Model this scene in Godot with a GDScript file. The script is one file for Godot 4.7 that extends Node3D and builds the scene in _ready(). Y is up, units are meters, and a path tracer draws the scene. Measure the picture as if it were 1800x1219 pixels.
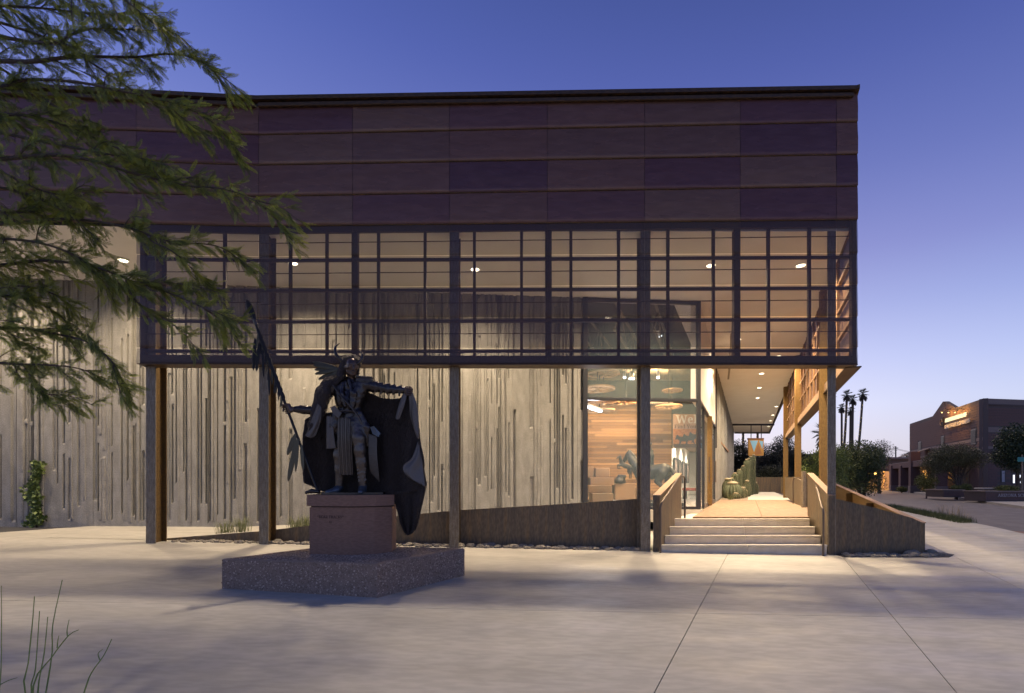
extends Node3D
# A museum wing at dusk: a hung rust-steel screen over a lit concrete wall, a bronze figure on its plinth in front.
# Units are metres, y up, the camera looks along -z from the origin's column.

const EYE := 1.31          # height of the lens above the foot of the entrance steps
const FOCAL := 860.0       # lens in pixels of an 1800 pixel wide picture
var rng := RandomNumberGenerator.new()
var mats := {}
var nz := FastNoiseLite.new()

# ------------------------------------------------------------------ mesh builder
class MB:
	var v := PackedVector3Array()
	var n := PackedVector3Array()
	var uv := PackedVector2Array()
	var ix := PackedInt32Array()
	var faceted := false
	func tri(a: Vector3, b: Vector3, c: Vector3) -> void:
		var m := (b - a).cross(c - a).normalized()
		var i := v.size()
		v.append_array([a, b, c]); n.append_array([m, m, m])
		uv.append_array([Vector2(0, 1), Vector2(1, 1), Vector2(1, 0)])
		ix.append_array([i, i + 2, i + 1])
	func quad(a: Vector3, b: Vector3, c: Vector3, d: Vector3) -> void:
		var m := (c - a).cross(d - b).normalized()
		var i := v.size()
		v.append_array([a, b, c, d]); n.append_array([m, m, m, m])
		uv.append_array([Vector2(0, 1), Vector2(1, 1), Vector2(1, 0), Vector2(0, 0)])
		ix.append_array([i, i + 2, i + 1, i, i + 3, i + 2])
	func box(c: Vector3, s: Vector3, b := Basis(), bev := 0.0) -> MB:
		var h := s * 0.5
		bev = minf(bev, minf(h.x, minf(h.y, h.z)) * 0.6)
		if bev <= 0.0:
			for ax in 3:
				for sg in [-1.0, 1.0]:
					var u := (ax + 1) % 3
					var w := (ax + 2) % 3
					var q := []
					for k in [[-1, -1], [1, -1], [1, 1], [-1, 1]]:
						var p := Vector3()
						p[ax] = h[ax] * sg; p[u] = h[u] * k[0] * sg; p[w] = h[w] * k[1]
						q.append(c + b * p)
					quad(q[0], q[1], q[2], q[3])
			return self
		# chamfered: faces, edge strips and corner triangles
		for ax in 3:
			var u := (ax + 1) % 3
			var w := (ax + 2) % 3
			for sg in [-1.0, 1.0]:
				var q := []
				for k in [[-1, -1], [1, -1], [1, 1], [-1, 1]]:
					var p := Vector3()
					p[ax] = h[ax] * sg; p[u] = (h[u] - bev) * k[0] * sg; p[w] = (h[w] - bev) * k[1]
					q.append(c + b * p)
				quad(q[0], q[1], q[2], q[3])
			for su in [-1.0, 1.0]:
				for sw in [-1.0, 1.0]:
					var p1 := Vector3(); var p2 := Vector3(); var p3 := Vector3(); var p4 := Vector3()
					var e: float = h[ax] - bev
					p1[ax] = -e; p1[u] = h[u] * su; p1[w] = (h[w] - bev) * sw
					p2[ax] = e; p2[u] = h[u] * su; p2[w] = (h[w] - bev) * sw
					p3[ax] = e; p3[u] = (h[u] - bev) * su; p3[w] = h[w] * sw
					p4[ax] = -e; p4[u] = (h[u] - bev) * su; p4[w] = h[w] * sw
					if su * sw > 0: quad(c + b * p4, c + b * p3, c + b * p2, c + b * p1)
					else: quad(c + b * p1, c + b * p2, c + b * p3, c + b * p4)
		for sx in [-1.0, 1.0]:
			for sy in [-1.0, 1.0]:
				for sz in [-1.0, 1.0]:
					var sgn := Vector3(sx, sy, sz)
					var pa := Vector3(h.x, h.y - bev, h.z - bev) * sgn
					var pb := Vector3(h.x - bev, h.y, h.z - bev) * sgn
					var pc := Vector3(h.x - bev, h.y - bev, h.z) * sgn
					if sx * sy * sz > 0: tri(c + b * pa, c + b * pb, c + b * pc)
					else: tri(c + b * pa, c + b * pc, c + b * pb)
		return self
	func bar(a: Vector3, b: Vector3, w: float, h: float, bev := 0.0) -> MB:   # w across, h along the most upright direction
		var z := (b - a).normalized()
		var up := Vector3.UP if absf(z.y) < 0.95 else Vector3.BACK
		var x := up.cross(z).normalized()
		var y := z.cross(x)
		return box((a + b) * 0.5, Vector3(w, h, a.distance_to(b)), Basis(x, y, z), bev)
	func prism(pts: Array, e: Vector3) -> MB:
		# polygon pts, counter-clockwise seen from the side e points to; extruded by e
		var nn := Vector3()
		for i in pts.size():
			nn += (pts[i] as Vector3).cross(pts[(i + 1) % pts.size()])
		nn = nn.normalized()
		if nn.dot(e) < 0:
			pts = pts.duplicate(); pts.reverse(); nn = -nn
		var ux := (Vector3.UP if absf(nn.y) < 0.9 else Vector3.RIGHT).cross(nn).normalized()
		var uy := nn.cross(ux)
		var flat := PackedVector2Array()
		for p in pts: flat.append(Vector2(ux.dot(p), uy.dot(p)))
		var t := Geometry2D.triangulate_polygon(flat)
		for i in range(0, t.size(), 3):
			var a: Vector3 = pts[t[i]]; var b: Vector3 = pts[t[i + 1]]; var c: Vector3 = pts[t[i + 2]]
			if (b - a).cross(c - a).dot(nn) < 0:
				var k := b; b = c; c = k
			tri(a + e, b + e, c + e)
			tri(a, c, b)
		for i in pts.size():
			var a: Vector3 = pts[i]; var b: Vector3 = pts[(i + 1) % pts.size()]
			quad(a, b, b + e, a + e)
		return self
	func grid(rows: Array, wrap := false) -> MB:     # smooth sheet through rows of points
		var h := rows.size()
		var w: int = rows[0].size()
		var base := v.size()
		var acc := PackedVector3Array(); acc.resize(w * h)
		for j in h:
			for i in w:
				v.append(rows[j][i]); uv.append(Vector2(float(i) / maxf(1, w - 1), float(j) / maxf(1, h - 1)))
		for j in h - 1:
			for i in (w if wrap else w - 1):
				var i2 := (i + 1) % w
				var a := j * w + i; var b := j * w + i2; var c := (j + 1) * w + i2; var d := (j + 1) * w + i
				var m := (v[base + c] - v[base + a]).cross(v[base + d] - v[base + b])
				acc[a] += m; acc[b] += m; acc[c] += m; acc[d] += m
				ix.append_array([base + a, base + c, base + b, base + a, base + d, base + c])
		for k in w * h: n.append(acc[k].normalized() if acc[k].length_squared() > 0 else Vector3.UP)
		return self
	func tube(path: Array, radii: Array, sides := 8, flat := 1.0, cap := true) -> MB:
		var rows := []
		var x := Vector3()
		for k in path.size():
			var t: Vector3 = (path[mini(k + 1, path.size() - 1)] - path[maxi(k - 1, 0)]).normalized()
			if k == 0: x = (Vector3.UP if absf(t.y) < 0.9 else Vector3.RIGHT).cross(t).normalized()
			else: x = (x - t * x.dot(t)).normalized()
			var y := t.cross(x)
			var r: float = radii[k] if k < radii.size() else radii[-1]
			var row := PackedVector3Array()
			for s in sides:
				var a := TAU * s / sides
				row.append(path[k] + (x * cos(a) + y * sin(a) * flat) * r)
			rows.append(row)
		grid(rows, true)
		if cap:
			for q in [[0, 1], [path.size() - 1, 0]]:
				var row: PackedVector3Array = rows[q[0]]
				for s in range(1, sides - 1):
					if q[1] == 1: tri(row[0], row[s + 1], row[s])
					else: tri(row[0], row[s], row[s + 1])
		return self
	func lathe(prof: Array, segs := 16, at := Vector3()) -> MB:   # prof: Vector2(radius, y) from the bottom up
		var rows := []
		for p in prof:
			var row := PackedVector3Array()
			for s in segs:
				var a := -TAU * s / segs
				row.append(at + Vector3(cos(a) * p.x, p.y, sin(a) * p.x))
			rows.append(row)
		return grid(rows, true)
	func ball(c: Vector3, r: Vector3, segs := 12, b := Basis()) -> MB:
		var rows := []
		for j in range(0, segs / 2 + 1):
			var ph := -PI / 2 + PI * j / (segs / 2)
			var row := PackedVector3Array()
			for s in segs:
				var a := -TAU * s / segs
				row.append(c + b * Vector3(cos(a) * cos(ph) * r.x, sin(ph) * r.y, sin(a) * cos(ph) * r.z))
			rows.append(row)
		return grid(rows, true)
	func add(m: MB, t: Transform3D) -> MB:
		var base := v.size()
		for p in m.v: v.append(t * p)
		for p in m.n: n.append((t.basis * p).normalized())
		uv.append_array(m.uv)
		for i in m.ix: ix.append(base + i)
		return self
	func mesh() -> ArrayMesh:
		var a := []
		a.resize(Mesh.ARRAY_MAX)
		a[Mesh.ARRAY_VERTEX] = v
		if not faceted: a[Mesh.ARRAY_NORMAL] = n
		a[Mesh.ARRAY_TEX_UV] = uv; a[Mesh.ARRAY_INDEX] = ix
		var m := ArrayMesh.new()
		if v.size() > 0: m.add_surface_from_arrays(Mesh.PRIMITIVE_TRIANGLES, a)
		return m

# ------------------------------------------------------------------ signed-distance bodies (for the sculptures)
class Field:
	var o: Vector3
	var cell: float
	var nx: int
	var ny: int
	var nzz: int
	var d := PackedFloat32Array()
	func _init(lo: Vector3, hi: Vector3, c: float) -> void:
		o = lo; cell = c
		nx = int((hi.x - lo.x) / c) + 2; ny = int((hi.y - lo.y) / c) + 2; nzz = int((hi.z - lo.z) / c) + 2
		d.resize(nx * ny * nzz); d.fill(1.0)
	func cap(a: Vector3, b: Vector3, ra: float, rb: float, k := 0.03, sq := Vector3.ONE) -> void:
		# tapered capsule; sq squashes space round the axis (for flat chests, feet ...)
		var pad := maxf(ra, rb) * maxf(1.0 / sq.x, maxf(1.0 / sq.y, 1.0 / sq.z)) + k + cell * 2
		var lo := Vector3(minf(a.x, b.x), minf(a.y, b.y), minf(a.z, b.z)) - Vector3.ONE * pad - o
		var hi := Vector3(maxf(a.x, b.x), maxf(a.y, b.y), maxf(a.z, b.z)) + Vector3.ONE * pad - o
		var ab := (b - a) * sq
		var l2 := maxf(ab.length_squared(), 1e-9)
		for z in range(maxi(0, int(lo.z / cell)), mini(nzz, int(hi.z / cell) + 1)):
			for y in range(maxi(0, int(lo.y / cell)), mini(ny, int(hi.y / cell) + 1)):
				var base := (z * ny + y) * nx
				for x in range(maxi(0, int(lo.x / cell)), mini(nx, int(hi.x / cell) + 1)):
					var p := (o + Vector3(x, y, z) * cell - a) * sq
					var t := clampf(p.dot(ab) / l2, 0.0, 1.0)
					var s := p.distance_to(ab * t) - lerpf(ra, rb, t)
					var q := d[base + x]
					var h := maxf(k - absf(q - s), 0.0) / k
					d[base + x] = minf(q, s) - h * h * k * 0.25
	func chain(p: Array, r: Array, k := 0.03, sq := Vector3.ONE) -> void:
		for i in p.size() - 1: cap(p[i], p[i + 1], r[i], r[i + 1], k, sq)
	func roughen(noise: FastNoiseLite, amount: float) -> void:
		for z in nzz:
			for y in ny:
				for x in nx:
					var i := (z * ny + y) * nx + x
					if absf(d[i]) < 0.06: d[i] += noise.get_noise_3d(o.x + x * cell, o.y + y * cell, o.z + z * cell) * amount
	func net(m: MB) -> MB:
		var at := PackedInt32Array(); at.resize(nx * ny * nzz); at.fill(-1)
		var offs := [0, 1, nx, nx + 1, nx * ny, nx * ny + 1, nx * ny + nx, nx * ny + nx + 1]
		var edges := [[0, 1], [2, 3], [4, 5], [6, 7], [0, 2], [1, 3], [4, 6], [5, 7], [0, 4], [1, 5], [2, 6], [3, 7]]
		var base := m.v.size()
		for z in nzz - 1:
			for y in ny - 1:
				for x in nx - 1:
					var i := (z * ny + y) * nx + x
					var c := d[i]
					if absf(c) > cell * 3.0: continue
					var inside := 0
					for q in 8:
						if d[i + offs[q]] < 0: inside += 1
					if inside == 0 or inside == 8: continue
					var s := Vector3(); var k := 0
					for e in edges:
						var da := d[i + offs[e[0]]]; var db := d[i + offs[e[1]]]
						if (da < 0) == (db < 0): continue
						var t := da / (da - db)
						var pa := Vector3(e[0] & 1, (e[0] >> 1) & 1, e[0] >> 2)
						var pb := Vector3(e[1] & 1, (e[1] >> 1) & 1, e[1] >> 2)
						s += pa.lerp(pb, t); k += 1
					at[i] = m.v.size()
					m.v.append(o + (Vector3(x, y, z) + s / k) * cell)
					var g := Vector3(d[i + 1] - c, d[i + nx] - c, d[i + nx * ny] - c)
					g += Vector3(d[i + offs[7]] - d[i + offs[6]], d[i + offs[7]] - d[i + offs[5]], d[i + offs[7]] - d[i + offs[3]])
					m.n.append(g.normalized() if g.length_squared() > 1e-12 else Vector3.UP)
					m.uv.append(Vector2())
		for z in range(1, nzz - 1):
			for y in range(1, ny - 1):
				for x in range(1, nx - 1):
					var i := (z * ny + y) * nx + x
					var c := d[i] < 0
					if absf(d[i]) > cell * 2.0: continue
					for ax in 3:
						var st: int = [1, nx, nx * ny][ax]
						if (d[i + st] < 0) == c: continue
						var u: int = [nx, nx * ny, 1][ax]
						var w: int = [nx * ny, 1, nx][ax]
						var a := at[i]; var b := at[i - u]; var e := at[i - u - w]; var f := at[i - w]
						if a < 0 or b < 0 or e < 0 or f < 0: continue
						if c: m.ix.append_array([a, e, b, a, f, e])
						else: m.ix.append_array([a, b, e, a, e, f])
		return m

# ------------------------------------------------------------------ scene helpers
func P(px: float, py: float, d: float) -> Vector3:      # a point of the survey picture at depth d
	return Vector3((px - 900.0) * d / FOCAL, EYE + (848.0 - py) * d / FOCAL, -d)

func lin(r: float, g: float, b: float) -> Color:
	return Color(r, g, b).linear_to_srgb()

func G(x: float, d: float) -> float:                    # height of the plaza
	var y := 0.065 - 0.0185 * clampf(x, -18.0, 6.0)
	return y + (0.03 * (d - 9.0) if d < 9.0 else 0.016 * (minf(d, 14.0) - 9.0))

func thing(called: String, label: String, category: String, at := Vector3.ZERO, group := "") -> Node3D:
	var o := Node3D.new()
	o.name = called
	add_child(o, true)
	o.position = at
	o.set_meta("label", label); o.set_meta("category", category)
	if group != "": o.set_meta("group", group)
	return o

func part(called: String, m, material: Material, parent: Node, kind := "") -> MeshInstance3D:   # shapes are in world axes; kept so under a thing
	var o := MeshInstance3D.new()
	o.name = called
	o.mesh = m.mesh() if m is MB else m
	o.material_override = material
	parent.add_child(o, true)
	if parent.get_parent() == self and not parent is MeshInstance3D: o.position = -(parent as Node3D).position
	if kind != "": o.set_meta("kind", kind)
	return o

func one(called: String, m, material: Material, label: String, category: String, group := "") -> MeshInstance3D:
	var o := part(called, m, material, self)
	o.set_meta("label", label); o.set_meta("category", category)
	if group != "": o.set_meta("group", group)
	return o

func struct(called: String, m, material: Material, parent: Node = null) -> MeshInstance3D:
	var o := part(called, m, material, parent if parent else self)
	if parent == null: o.set_meta("kind", "structure")
	return o

func scatter(called: String, mesh: Mesh, material: Material, xf: Array, parent: Node, tint: Array = []) -> MultiMeshInstance3D:
	var mm := MultiMesh.new()
	mm.transform_format = MultiMesh.TRANSFORM_3D
	mm.use_colors = tint.size() > 0
	mm.mesh = mesh
	mm.instance_count = xf.size()
	for i in xf.size():
		mm.set_instance_transform(i, xf[i])
		if tint.size() > 0: mm.set_instance_color(i, tint[i])
	var o := MultiMeshInstance3D.new()
	o.name = called
	o.multimesh = mm
	o.material_override = material
	parent.add_child(o, true)
	if parent.get_parent() == self and not parent is MultiMeshInstance3D: o.position = -(parent as Node3D).position
	o.set_meta("kind", "stuff")
	return o

func noise_tex(sd: int, freq: float, stops: Array, size := 512, octaves := 4, normal := 0.0, ridged := false) -> NoiseTexture2D:
	var f := FastNoiseLite.new()
	f.seed = sd; f.frequency = freq; f.fractal_octaves = octaves
	f.noise_type = FastNoiseLite.TYPE_SIMPLEX_SMOOTH
	if ridged: f.fractal_type = FastNoiseLite.FRACTAL_RIDGED
	var t := NoiseTexture2D.new()
	t.width = size; t.height = size; t.seamless = true; t.noise = f
	if normal > 0.0:
		t.as_normal_map = true; t.bump_strength = normal
	elif stops.size() > 0:
		var g := Gradient.new()
		var offs := PackedFloat32Array(); var cols := PackedColorArray()
		for s in stops:
			offs.append(s[0]); cols.append(s[1])
		g.offsets = offs; g.colors = cols
		t.color_ramp = g
	return t

func flat(c: Color, rough := 0.8, metal := 0.0) -> StandardMaterial3D:
	var m := StandardMaterial3D.new()
	m.albedo_color = c; m.roughness = rough; m.metallic = metal
	return m

func noisy(sd: int, freq: float, stops: Array, scale: Vector3, rough: float, metal := 0.0, bump := 0.0, octaves := 4) -> StandardMaterial3D:
	var m := flat(Color.WHITE, rough, metal)
	m.albedo_texture = noise_tex(sd, freq, stops, 512, octaves)
	m.uv1_triplanar = true; m.uv1_world_triplanar = true; m.uv1_scale = scale
	if bump > 0.0:
		m.heightmap_enabled = true; m.heightmap_scale = bump
		m.heightmap_texture = noise_tex(sd + 7, freq * 1.7, [], 512, 5)
	return m

func detail(m: StandardMaterial3D, sd: int, freq: float, lo: float, hi: float, scale2: Vector3) -> StandardMaterial3D:
	m.detail_enabled = true; m.detail_blend_mode = BaseMaterial3D.BLEND_MODE_MUL
	m.detail_albedo = noise_tex(sd, freq, [[0.25, Color(lo, lo, lo)], [0.75, Color(hi, hi, hi)]], 512, 4)
	m.detail_uv_layer = BaseMaterial3D.DETAIL_UV_2
	m.uv2_triplanar = true; m.uv2_world_triplanar = true; m.uv2_scale = scale2
	return m

func glow(c: Color, e: float) -> StandardMaterial3D:
	var m := flat(Color(0.02, 0.02, 0.02), 0.6)
	m.emission_enabled = true; m.emission = c; m.emission_energy_multiplier = e
	return m

func spot(at: Vector3, towards: Vector3, e: float, c: Color, angle: float, size: float, soft := 1.0) -> SpotLight3D:
	var l := SpotLight3D.new()
	l.name = "lamp_light"
	l.light_energy = e; l.light_color = c; l.spot_angle = angle; l.spot_angle_attenuation = soft
	l.light_size = size; l.spot_range = 40; l.spot_attenuation = 2; l.shadow_enabled = true
	add_child(l, true)
	l.position = at
	var z := -(towards - at).normalized()
	var x := (Vector3.UP if absf(z.y) < 0.95 else Vector3.RIGHT).cross(z).normalized()
	l.basis = Basis(x, z.cross(x), z)
	return l

func omni(at: Vector3, e: float, c: Color, size: float) -> OmniLight3D:
	var l := OmniLight3D.new()
	l.name = "lamp_light"
	l.light_energy = e; l.light_color = c; l.light_size = size; l.omni_range = 60; l.omni_attenuation = 2; l.shadow_enabled = true
	add_child(l, true)
	l.position = at
	return l

func lettering(called: String, text: String, font: String, size: float, depth: float, material: Material, at: Vector3, turn: Basis, parent: Node, bold := false) -> MeshInstance3D:
	var f := SystemFont.new()
	f.font_names = PackedStringArray([font])
	if bold: f.font_weight = 700
	var t := TextMesh.new()
	t.font = f; t.text = text; t.font_size = 32; t.pixel_size = size / 32.0; t.depth = depth
	var o := part(called, t, material, parent)
	o.transform = Transform3D(turn, at - (parent as Node3D).position if parent.get_parent() == self and not parent is MeshInstance3D else at)
	return o

func make_sky() -> PanoramaSkyMaterial:
	var w := 512; var h := 256
	var im := Image.create(w, h, false, Image.FORMAT_RGBF)
	# linear radiance against elevation in degrees
	var el := [0.0, 5.0, 9.0, 14.0, 20.0, 26.0, 34.0, 44.0, 60.0, 90.0]
	var co := [Vector3(0.42, 0.44, 0.60), Vector3(0.48, 0.55, 0.78), Vector3(0.48, 0.60, 0.93), Vector3(0.37, 0.50, 0.92), Vector3(0.25, 0.36, 0.80), Vector3(0.18, 0.245, 0.66), Vector3(0.125, 0.18, 0.55), Vector3(0.085, 0.125, 0.44), Vector3(0.045, 0.068, 0.24), Vector3(0.026, 0.04, 0.14)]
	for j in h:
		var e := 90.0 - 180.0 * (j + 0.5) / h
		for i in w:
			var az := 360.0 * (i + 0.5) / w - 180.0           # 0 = straight ahead, + to the right
			var k := cos(deg_to_rad(az - 95.0))               # the afterglow lies to the right
			var ee := clampf(absf(e) * (1.12 - 0.20 * k), 0.0, 90.0)
			var c: Vector3 = co[-1]
			for q in el.size() - 1:
				if ee <= el[q + 1]:
					c = (co[q] as Vector3).lerp(co[q + 1], (ee - el[q]) / (el[q + 1] - el[q])); break
			c = c * (0.92 + 0.08 * k) * Vector3(0.95, 1.0, 1.0)
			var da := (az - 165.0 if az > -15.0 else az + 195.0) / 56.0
			c += Vector3(0.80, 0.53, 0.33) * exp(-da * da - pow(absf(e) / 20.0, 2.0))      # warm low glow added behind the camera to fill the front-facing surfaces
			im.set_pixel(i, j, Color(c.x, c.y, c.z))
	var m := PanoramaSkyMaterial.new()
	m.panorama = ImageTexture.create_from_image(im)
	return m

func _ready() -> void:
	rng.seed = 77
	nz.seed = 5; nz.frequency = 1.0
	var cam := Camera3D.new()
	cam.name = "camera"
	cam.projection = Camera3D.PROJECTION_FRUSTUM
	cam.near = 0.1; cam.far = 3000.0
	cam.size = 0.1 * 1219.0 / FOCAL
	cam.frustum_offset = Vector2(0.0, 0.1 * 238.5 / FOCAL)
	cam.position = Vector3(0, EYE, 0)
	add_child(cam)
	cam.current = true
	var we := WorldEnvironment.new()
	we.name = "world_environment"
	var env := Environment.new()
	env.background_mode = Environment.BG_SKY
	env.sky = Sky.new()
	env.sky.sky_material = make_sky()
	env.background_energy_multiplier = 1.0
	env.tonemap_mode = Environment.TONE_MAPPER_LINEAR
	env.tonemap_exposure = 1.05
	env.sdfgi_enabled = true; env.ssao_enabled = true; env.ssil_enabled = true
	we.environment = env
	add_child(we)
	var sun := DirectionalLight3D.new()                  # a high thin moonlight from behind the roof, whose edge shades the plaza
	sun.name = "high_moonlight"
	sun.light_energy = SUN_E
	sun.light_color = Color(1.0, 0.91, 0.80)
	sun.light_angular_distance = 2.0
	sun.shadow_enabled = true
	add_child(sun)
	sun.rotation_degrees = Vector3(-67, 180, 0)

	make_materials()
	build_ground()
	build_museum()
	build_interior()
	build_entrance()
	build_statue()
	build_walk_things()
	build_street()
	build_plants()

const SUN_E := 0.56
const U := Vector3(0.483, 0, -1)      # the direction of the covered walk, per metre of depth

func make_materials() -> void:
	var M := mats
	M.plaza = detail(noisy(11, 0.008, [[0.15, lin(0.385, 0.37, 0.325)], [0.5, lin(0.43, 0.412, 0.362)], [0.85, lin(0.465, 0.445, 0.392)]], Vector3(0.10, 0.21, 0.33), 0.6), 12, 0.02, 0.93, 1.0, Vector3(0.33, 1.0, 1.1))
	M.plaza.roughness = 1.0
	M.plaza.roughness_texture = noise_tex(19, 0.012, [[0.2, Color(0.45, 0.45, 0.45)], [0.8, Color(0.72, 0.72, 0.72)]], 512, 5)
	M.concrete = detail(noisy(21, 0.02, [[0.25, lin(0.285, 0.278, 0.255)], [0.55, lin(0.33, 0.322, 0.295)], [0.85, lin(0.37, 0.362, 0.335)]], Vector3(0.5, 0.14, 0.5), 0.85, 0.0, 0.12), 22, 0.06, 0.8, 1.0, Vector3(1.5, 1.1, 1.5))
	M.step = detail(noisy(23, 0.012, [[0.3, lin(0.53, 0.475, 0.385)], [0.7, lin(0.60, 0.545, 0.45)]], Vector3(0.6, 0.6, 0.6), 0.7), 24, 0.08, 0.93, 1.0, Vector3(2.3, 2.3, 2.3))
	M.rusty_floor = detail(noisy(25, 0.03, [[0.25, lin(0.21, 0.125, 0.07)], [0.55, lin(0.27, 0.165, 0.092)], [0.85, lin(0.34, 0.235, 0.15)]], Vector3(0.4, 0.4, 0.2), 0.7, 0.0, 0.1), 26, 0.12, 0.85, 1.0, Vector3(2.1, 2.1, 2.1))
	M.corten = detail(noisy(31, 0.018, [[0.15, lin(0.135, 0.105, 0.07)], [0.5, lin(0.17, 0.128, 0.078)], [0.78, lin(0.20, 0.138, 0.074)], [0.96, lin(0.27, 0.155, 0.06)]], Vector3(0.9, 0.07, 0.9), 0.6, 0.25, 0.0), 32, 0.04, 0.86, 1.0, Vector3(1.3, 0.35, 1.3))
	M.corten_edge = noisy(33, 0.05, [[0.3, lin(0.27, 0.17, 0.10)], [0.7, lin(0.36, 0.25, 0.16)]], Vector3(1, 1, 1), 0.6, 0.2)
	M.rail = flat(lin(0.14, 0.11, 0.085), 0.45, 0.6)
	M.post_grey = detail(noisy(35, 0.04, [[0.2, lin(0.20, 0.158, 0.105)], [0.5, lin(0.255, 0.21, 0.145)], [0.85, lin(0.31, 0.265, 0.195)]], Vector3(1.2, 0.25, 1.2), 0.6, 0.15, 0.0), 36, 0.08, 0.8, 1.0, Vector3(2.5, 0.7, 2.5))
	M.post_ochre = noisy(37, 0.04, [[0.3, lin(0.15, 0.088, 0.024)], [0.7, lin(0.21, 0.125, 0.035)]], Vector3(1.3, 0.5, 1.3), 0.55, 0.1)
	M.frame = noisy(38, 0.05, [[0.3, lin(0.050, 0.032, 0.027)], [0.7, lin(0.068, 0.044, 0.036)]], Vector3(1, 1, 1), 0.6, 0.05)
	M.frame.metallic_specular = 0.3
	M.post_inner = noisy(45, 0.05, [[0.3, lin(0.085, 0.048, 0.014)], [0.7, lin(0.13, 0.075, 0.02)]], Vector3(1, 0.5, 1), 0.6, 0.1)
	M.side_frame = noisy(39, 0.05, [[0.3, lin(0.15, 0.08, 0.035)], [0.7, lin(0.22, 0.125, 0.06)]], Vector3(1, 1, 1), 0.6, 0.1)
	M.fascia = noisy(40, 0.03, [[0.3, lin(0.045, 0.026, 0.014)], [0.7, lin(0.085, 0.048, 0.022)]], Vector3(0.5, 2, 1), 0.5, 0.3)
	M.lap = noisy(41, 0.06, [[0.3, lin(0.10, 0.06, 0.015)], [0.7, lin(0.17, 0.10, 0.03)]], Vector3(1, 1, 1), 0.6, 0.1)
	var tones := [lin(0.185, 0.092, 0.064), lin(0.160, 0.076, 0.063), lin(0.125, 0.060, 0.060), lin(0.195, 0.104, 0.068), lin(0.172, 0.090, 0.062), lin(0.140, 0.064, 0.060)]
	M.panels = []
	M.screens = []
	for i in tones.size():
		var c: Color = tones[i]
		var m := noisy(50 + i, 0.03, [[0.25, c.darkened(0.05)], [0.75, c.lightened(0.015)]], Vector3(0.13, 0.6, 0.13), 0.36, 0.35)
		m.roughness_texture = noise_tex(58, 0.02, [[0.2, Color(0.55, 0.55, 0.55)], [0.8, Color(1, 1, 1)]], 256, 4)
		m.metallic_specular = 0.35
		M.panels.append(m)
	for i in 3:
		var m := flat([lin(0.125, 0.078, 0.060), lin(0.115, 0.070, 0.062), lin(0.132, 0.084, 0.060)][i], 0.38, 0.3)
		m.albedo_color.a = 0.56
		m.transparency = BaseMaterial3D.TRANSPARENCY_ALPHA
		M.screens.append(m)
	var ss := flat(lin(0.17, 0.088, 0.04), 0.6, 0.15)
	ss.albedo_color.a = 0.72; ss.transparency = BaseMaterial3D.TRANSPARENCY_ALPHA
	M.side_screen = ss
	M.soffit = noisy(60, 0.01, [[0.2, lin(0.77, 0.73, 0.67)], [0.8, lin(0.80, 0.765, 0.71)]], Vector3(0.2, 0.2, 0.2), 0.9)
	M.white_wall = flat(lin(0.72, 0.68, 0.62), 0.85)
	M.dark = flat(lin(0.035, 0.035, 0.04), 0.8)
	M.black_metal = flat(lin(0.022, 0.022, 0.025), 0.45, 0.4)
	M.window_frame = flat(lin(0.05, 0.052, 0.06), 0.4, 0.5)
	var g := flat(Color(0.8, 0.9, 0.9), 0.03)
	g.metallic_specular = 0.28; g.albedo_color.a = 0.05; g.transparency = BaseMaterial3D.TRANSPARENCY_ALPHA
	M.glass = g
	M.lamp_lens = glow(Color(1.0, 0.93, 0.80), 9.0)
	M.lamp_trim = flat(lin(0.75, 0.72, 0.66), 0.4)
	M.cool_lens = glow(Color(0.92, 0.96, 1.0), 9.0)
	M.granite = detail(noisy(70, 0.16, [[0.30, lin(0.19, 0.13, 0.098)], [0.5, lin(0.27, 0.195, 0.155)], [0.68, lin(0.36, 0.275, 0.225)]], Vector3(1.6, 1.6, 1.6), 0.85, 0.0, 0.5, 2), 71, 0.02, 0.92, 1.0, Vector3(0.8, 0.8, 0.8))
	M.sandstone = detail(noisy(72, 0.05, [[0.3, lin(0.235, 0.13, 0.088)], [0.7, lin(0.29, 0.165, 0.115)]], Vector3(0.5, 1.6, 0.5), 0.75, 0.0, 0.06), 73, 0.2, 0.9, 1.0, Vector3(2, 2, 2))
	M.engraved = flat(lin(0.07, 0.042, 0.035), 0.9)
	M.asphalt = detail(noisy(80, 0.02, [[0.3, lin(0.15, 0.138, 0.138)], [0.7, lin(0.195, 0.18, 0.18)]], Vector3(0.12, 0.12, 0.12), 0.8, 0.0, 0.1), 81, 0.1, 0.8, 1.0, Vector3(1, 1, 1))
	M.dirt = noisy(82, 0.03, [[0.3, lin(0.16, 0.12, 0.09)], [0.7, lin(0.24, 0.19, 0.14)]], Vector3(0.3, 0.3, 0.3), 0.95, 0.0, 0.5)
	M.paving_red = noisy(83, 0.05, [[0.3, lin(0.19, 0.11, 0.08)], [0.7, lin(0.26, 0.155, 0.115)]], Vector3(0.6, 0.6, 0.6), 0.85, 0.0, 0.1)
	M.rock = noisy(84, 0.04, [[0.3, lin(0.15, 0.13, 0.10)], [0.7, lin(0.33, 0.30, 0.24)]], Vector3(3, 3, 3), 0.9, 0.0, 0.3)
	M.kerb = noisy(85, 0.05, [[0.3, lin(0.30, 0.28, 0.25)], [0.7, lin(0.38, 0.355, 0.32)]], Vector3(0.7, 0.7, 0.7), 0.85)
	M.bark = noisy(86, 0.05, [[0.3, lin(0.05, 0.038, 0.03)], [0.7, lin(0.11, 0.085, 0.066)]], Vector3(4, 1, 4), 0.95, 0.0, 0.5)
	M.brick = noisy(87, 0.06, [[0.3, lin(0.10, 0.062, 0.056)], [0.7, lin(0.16, 0.10, 0.09)]], Vector3(0.8, 2.5, 0.8), 0.9)
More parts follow.
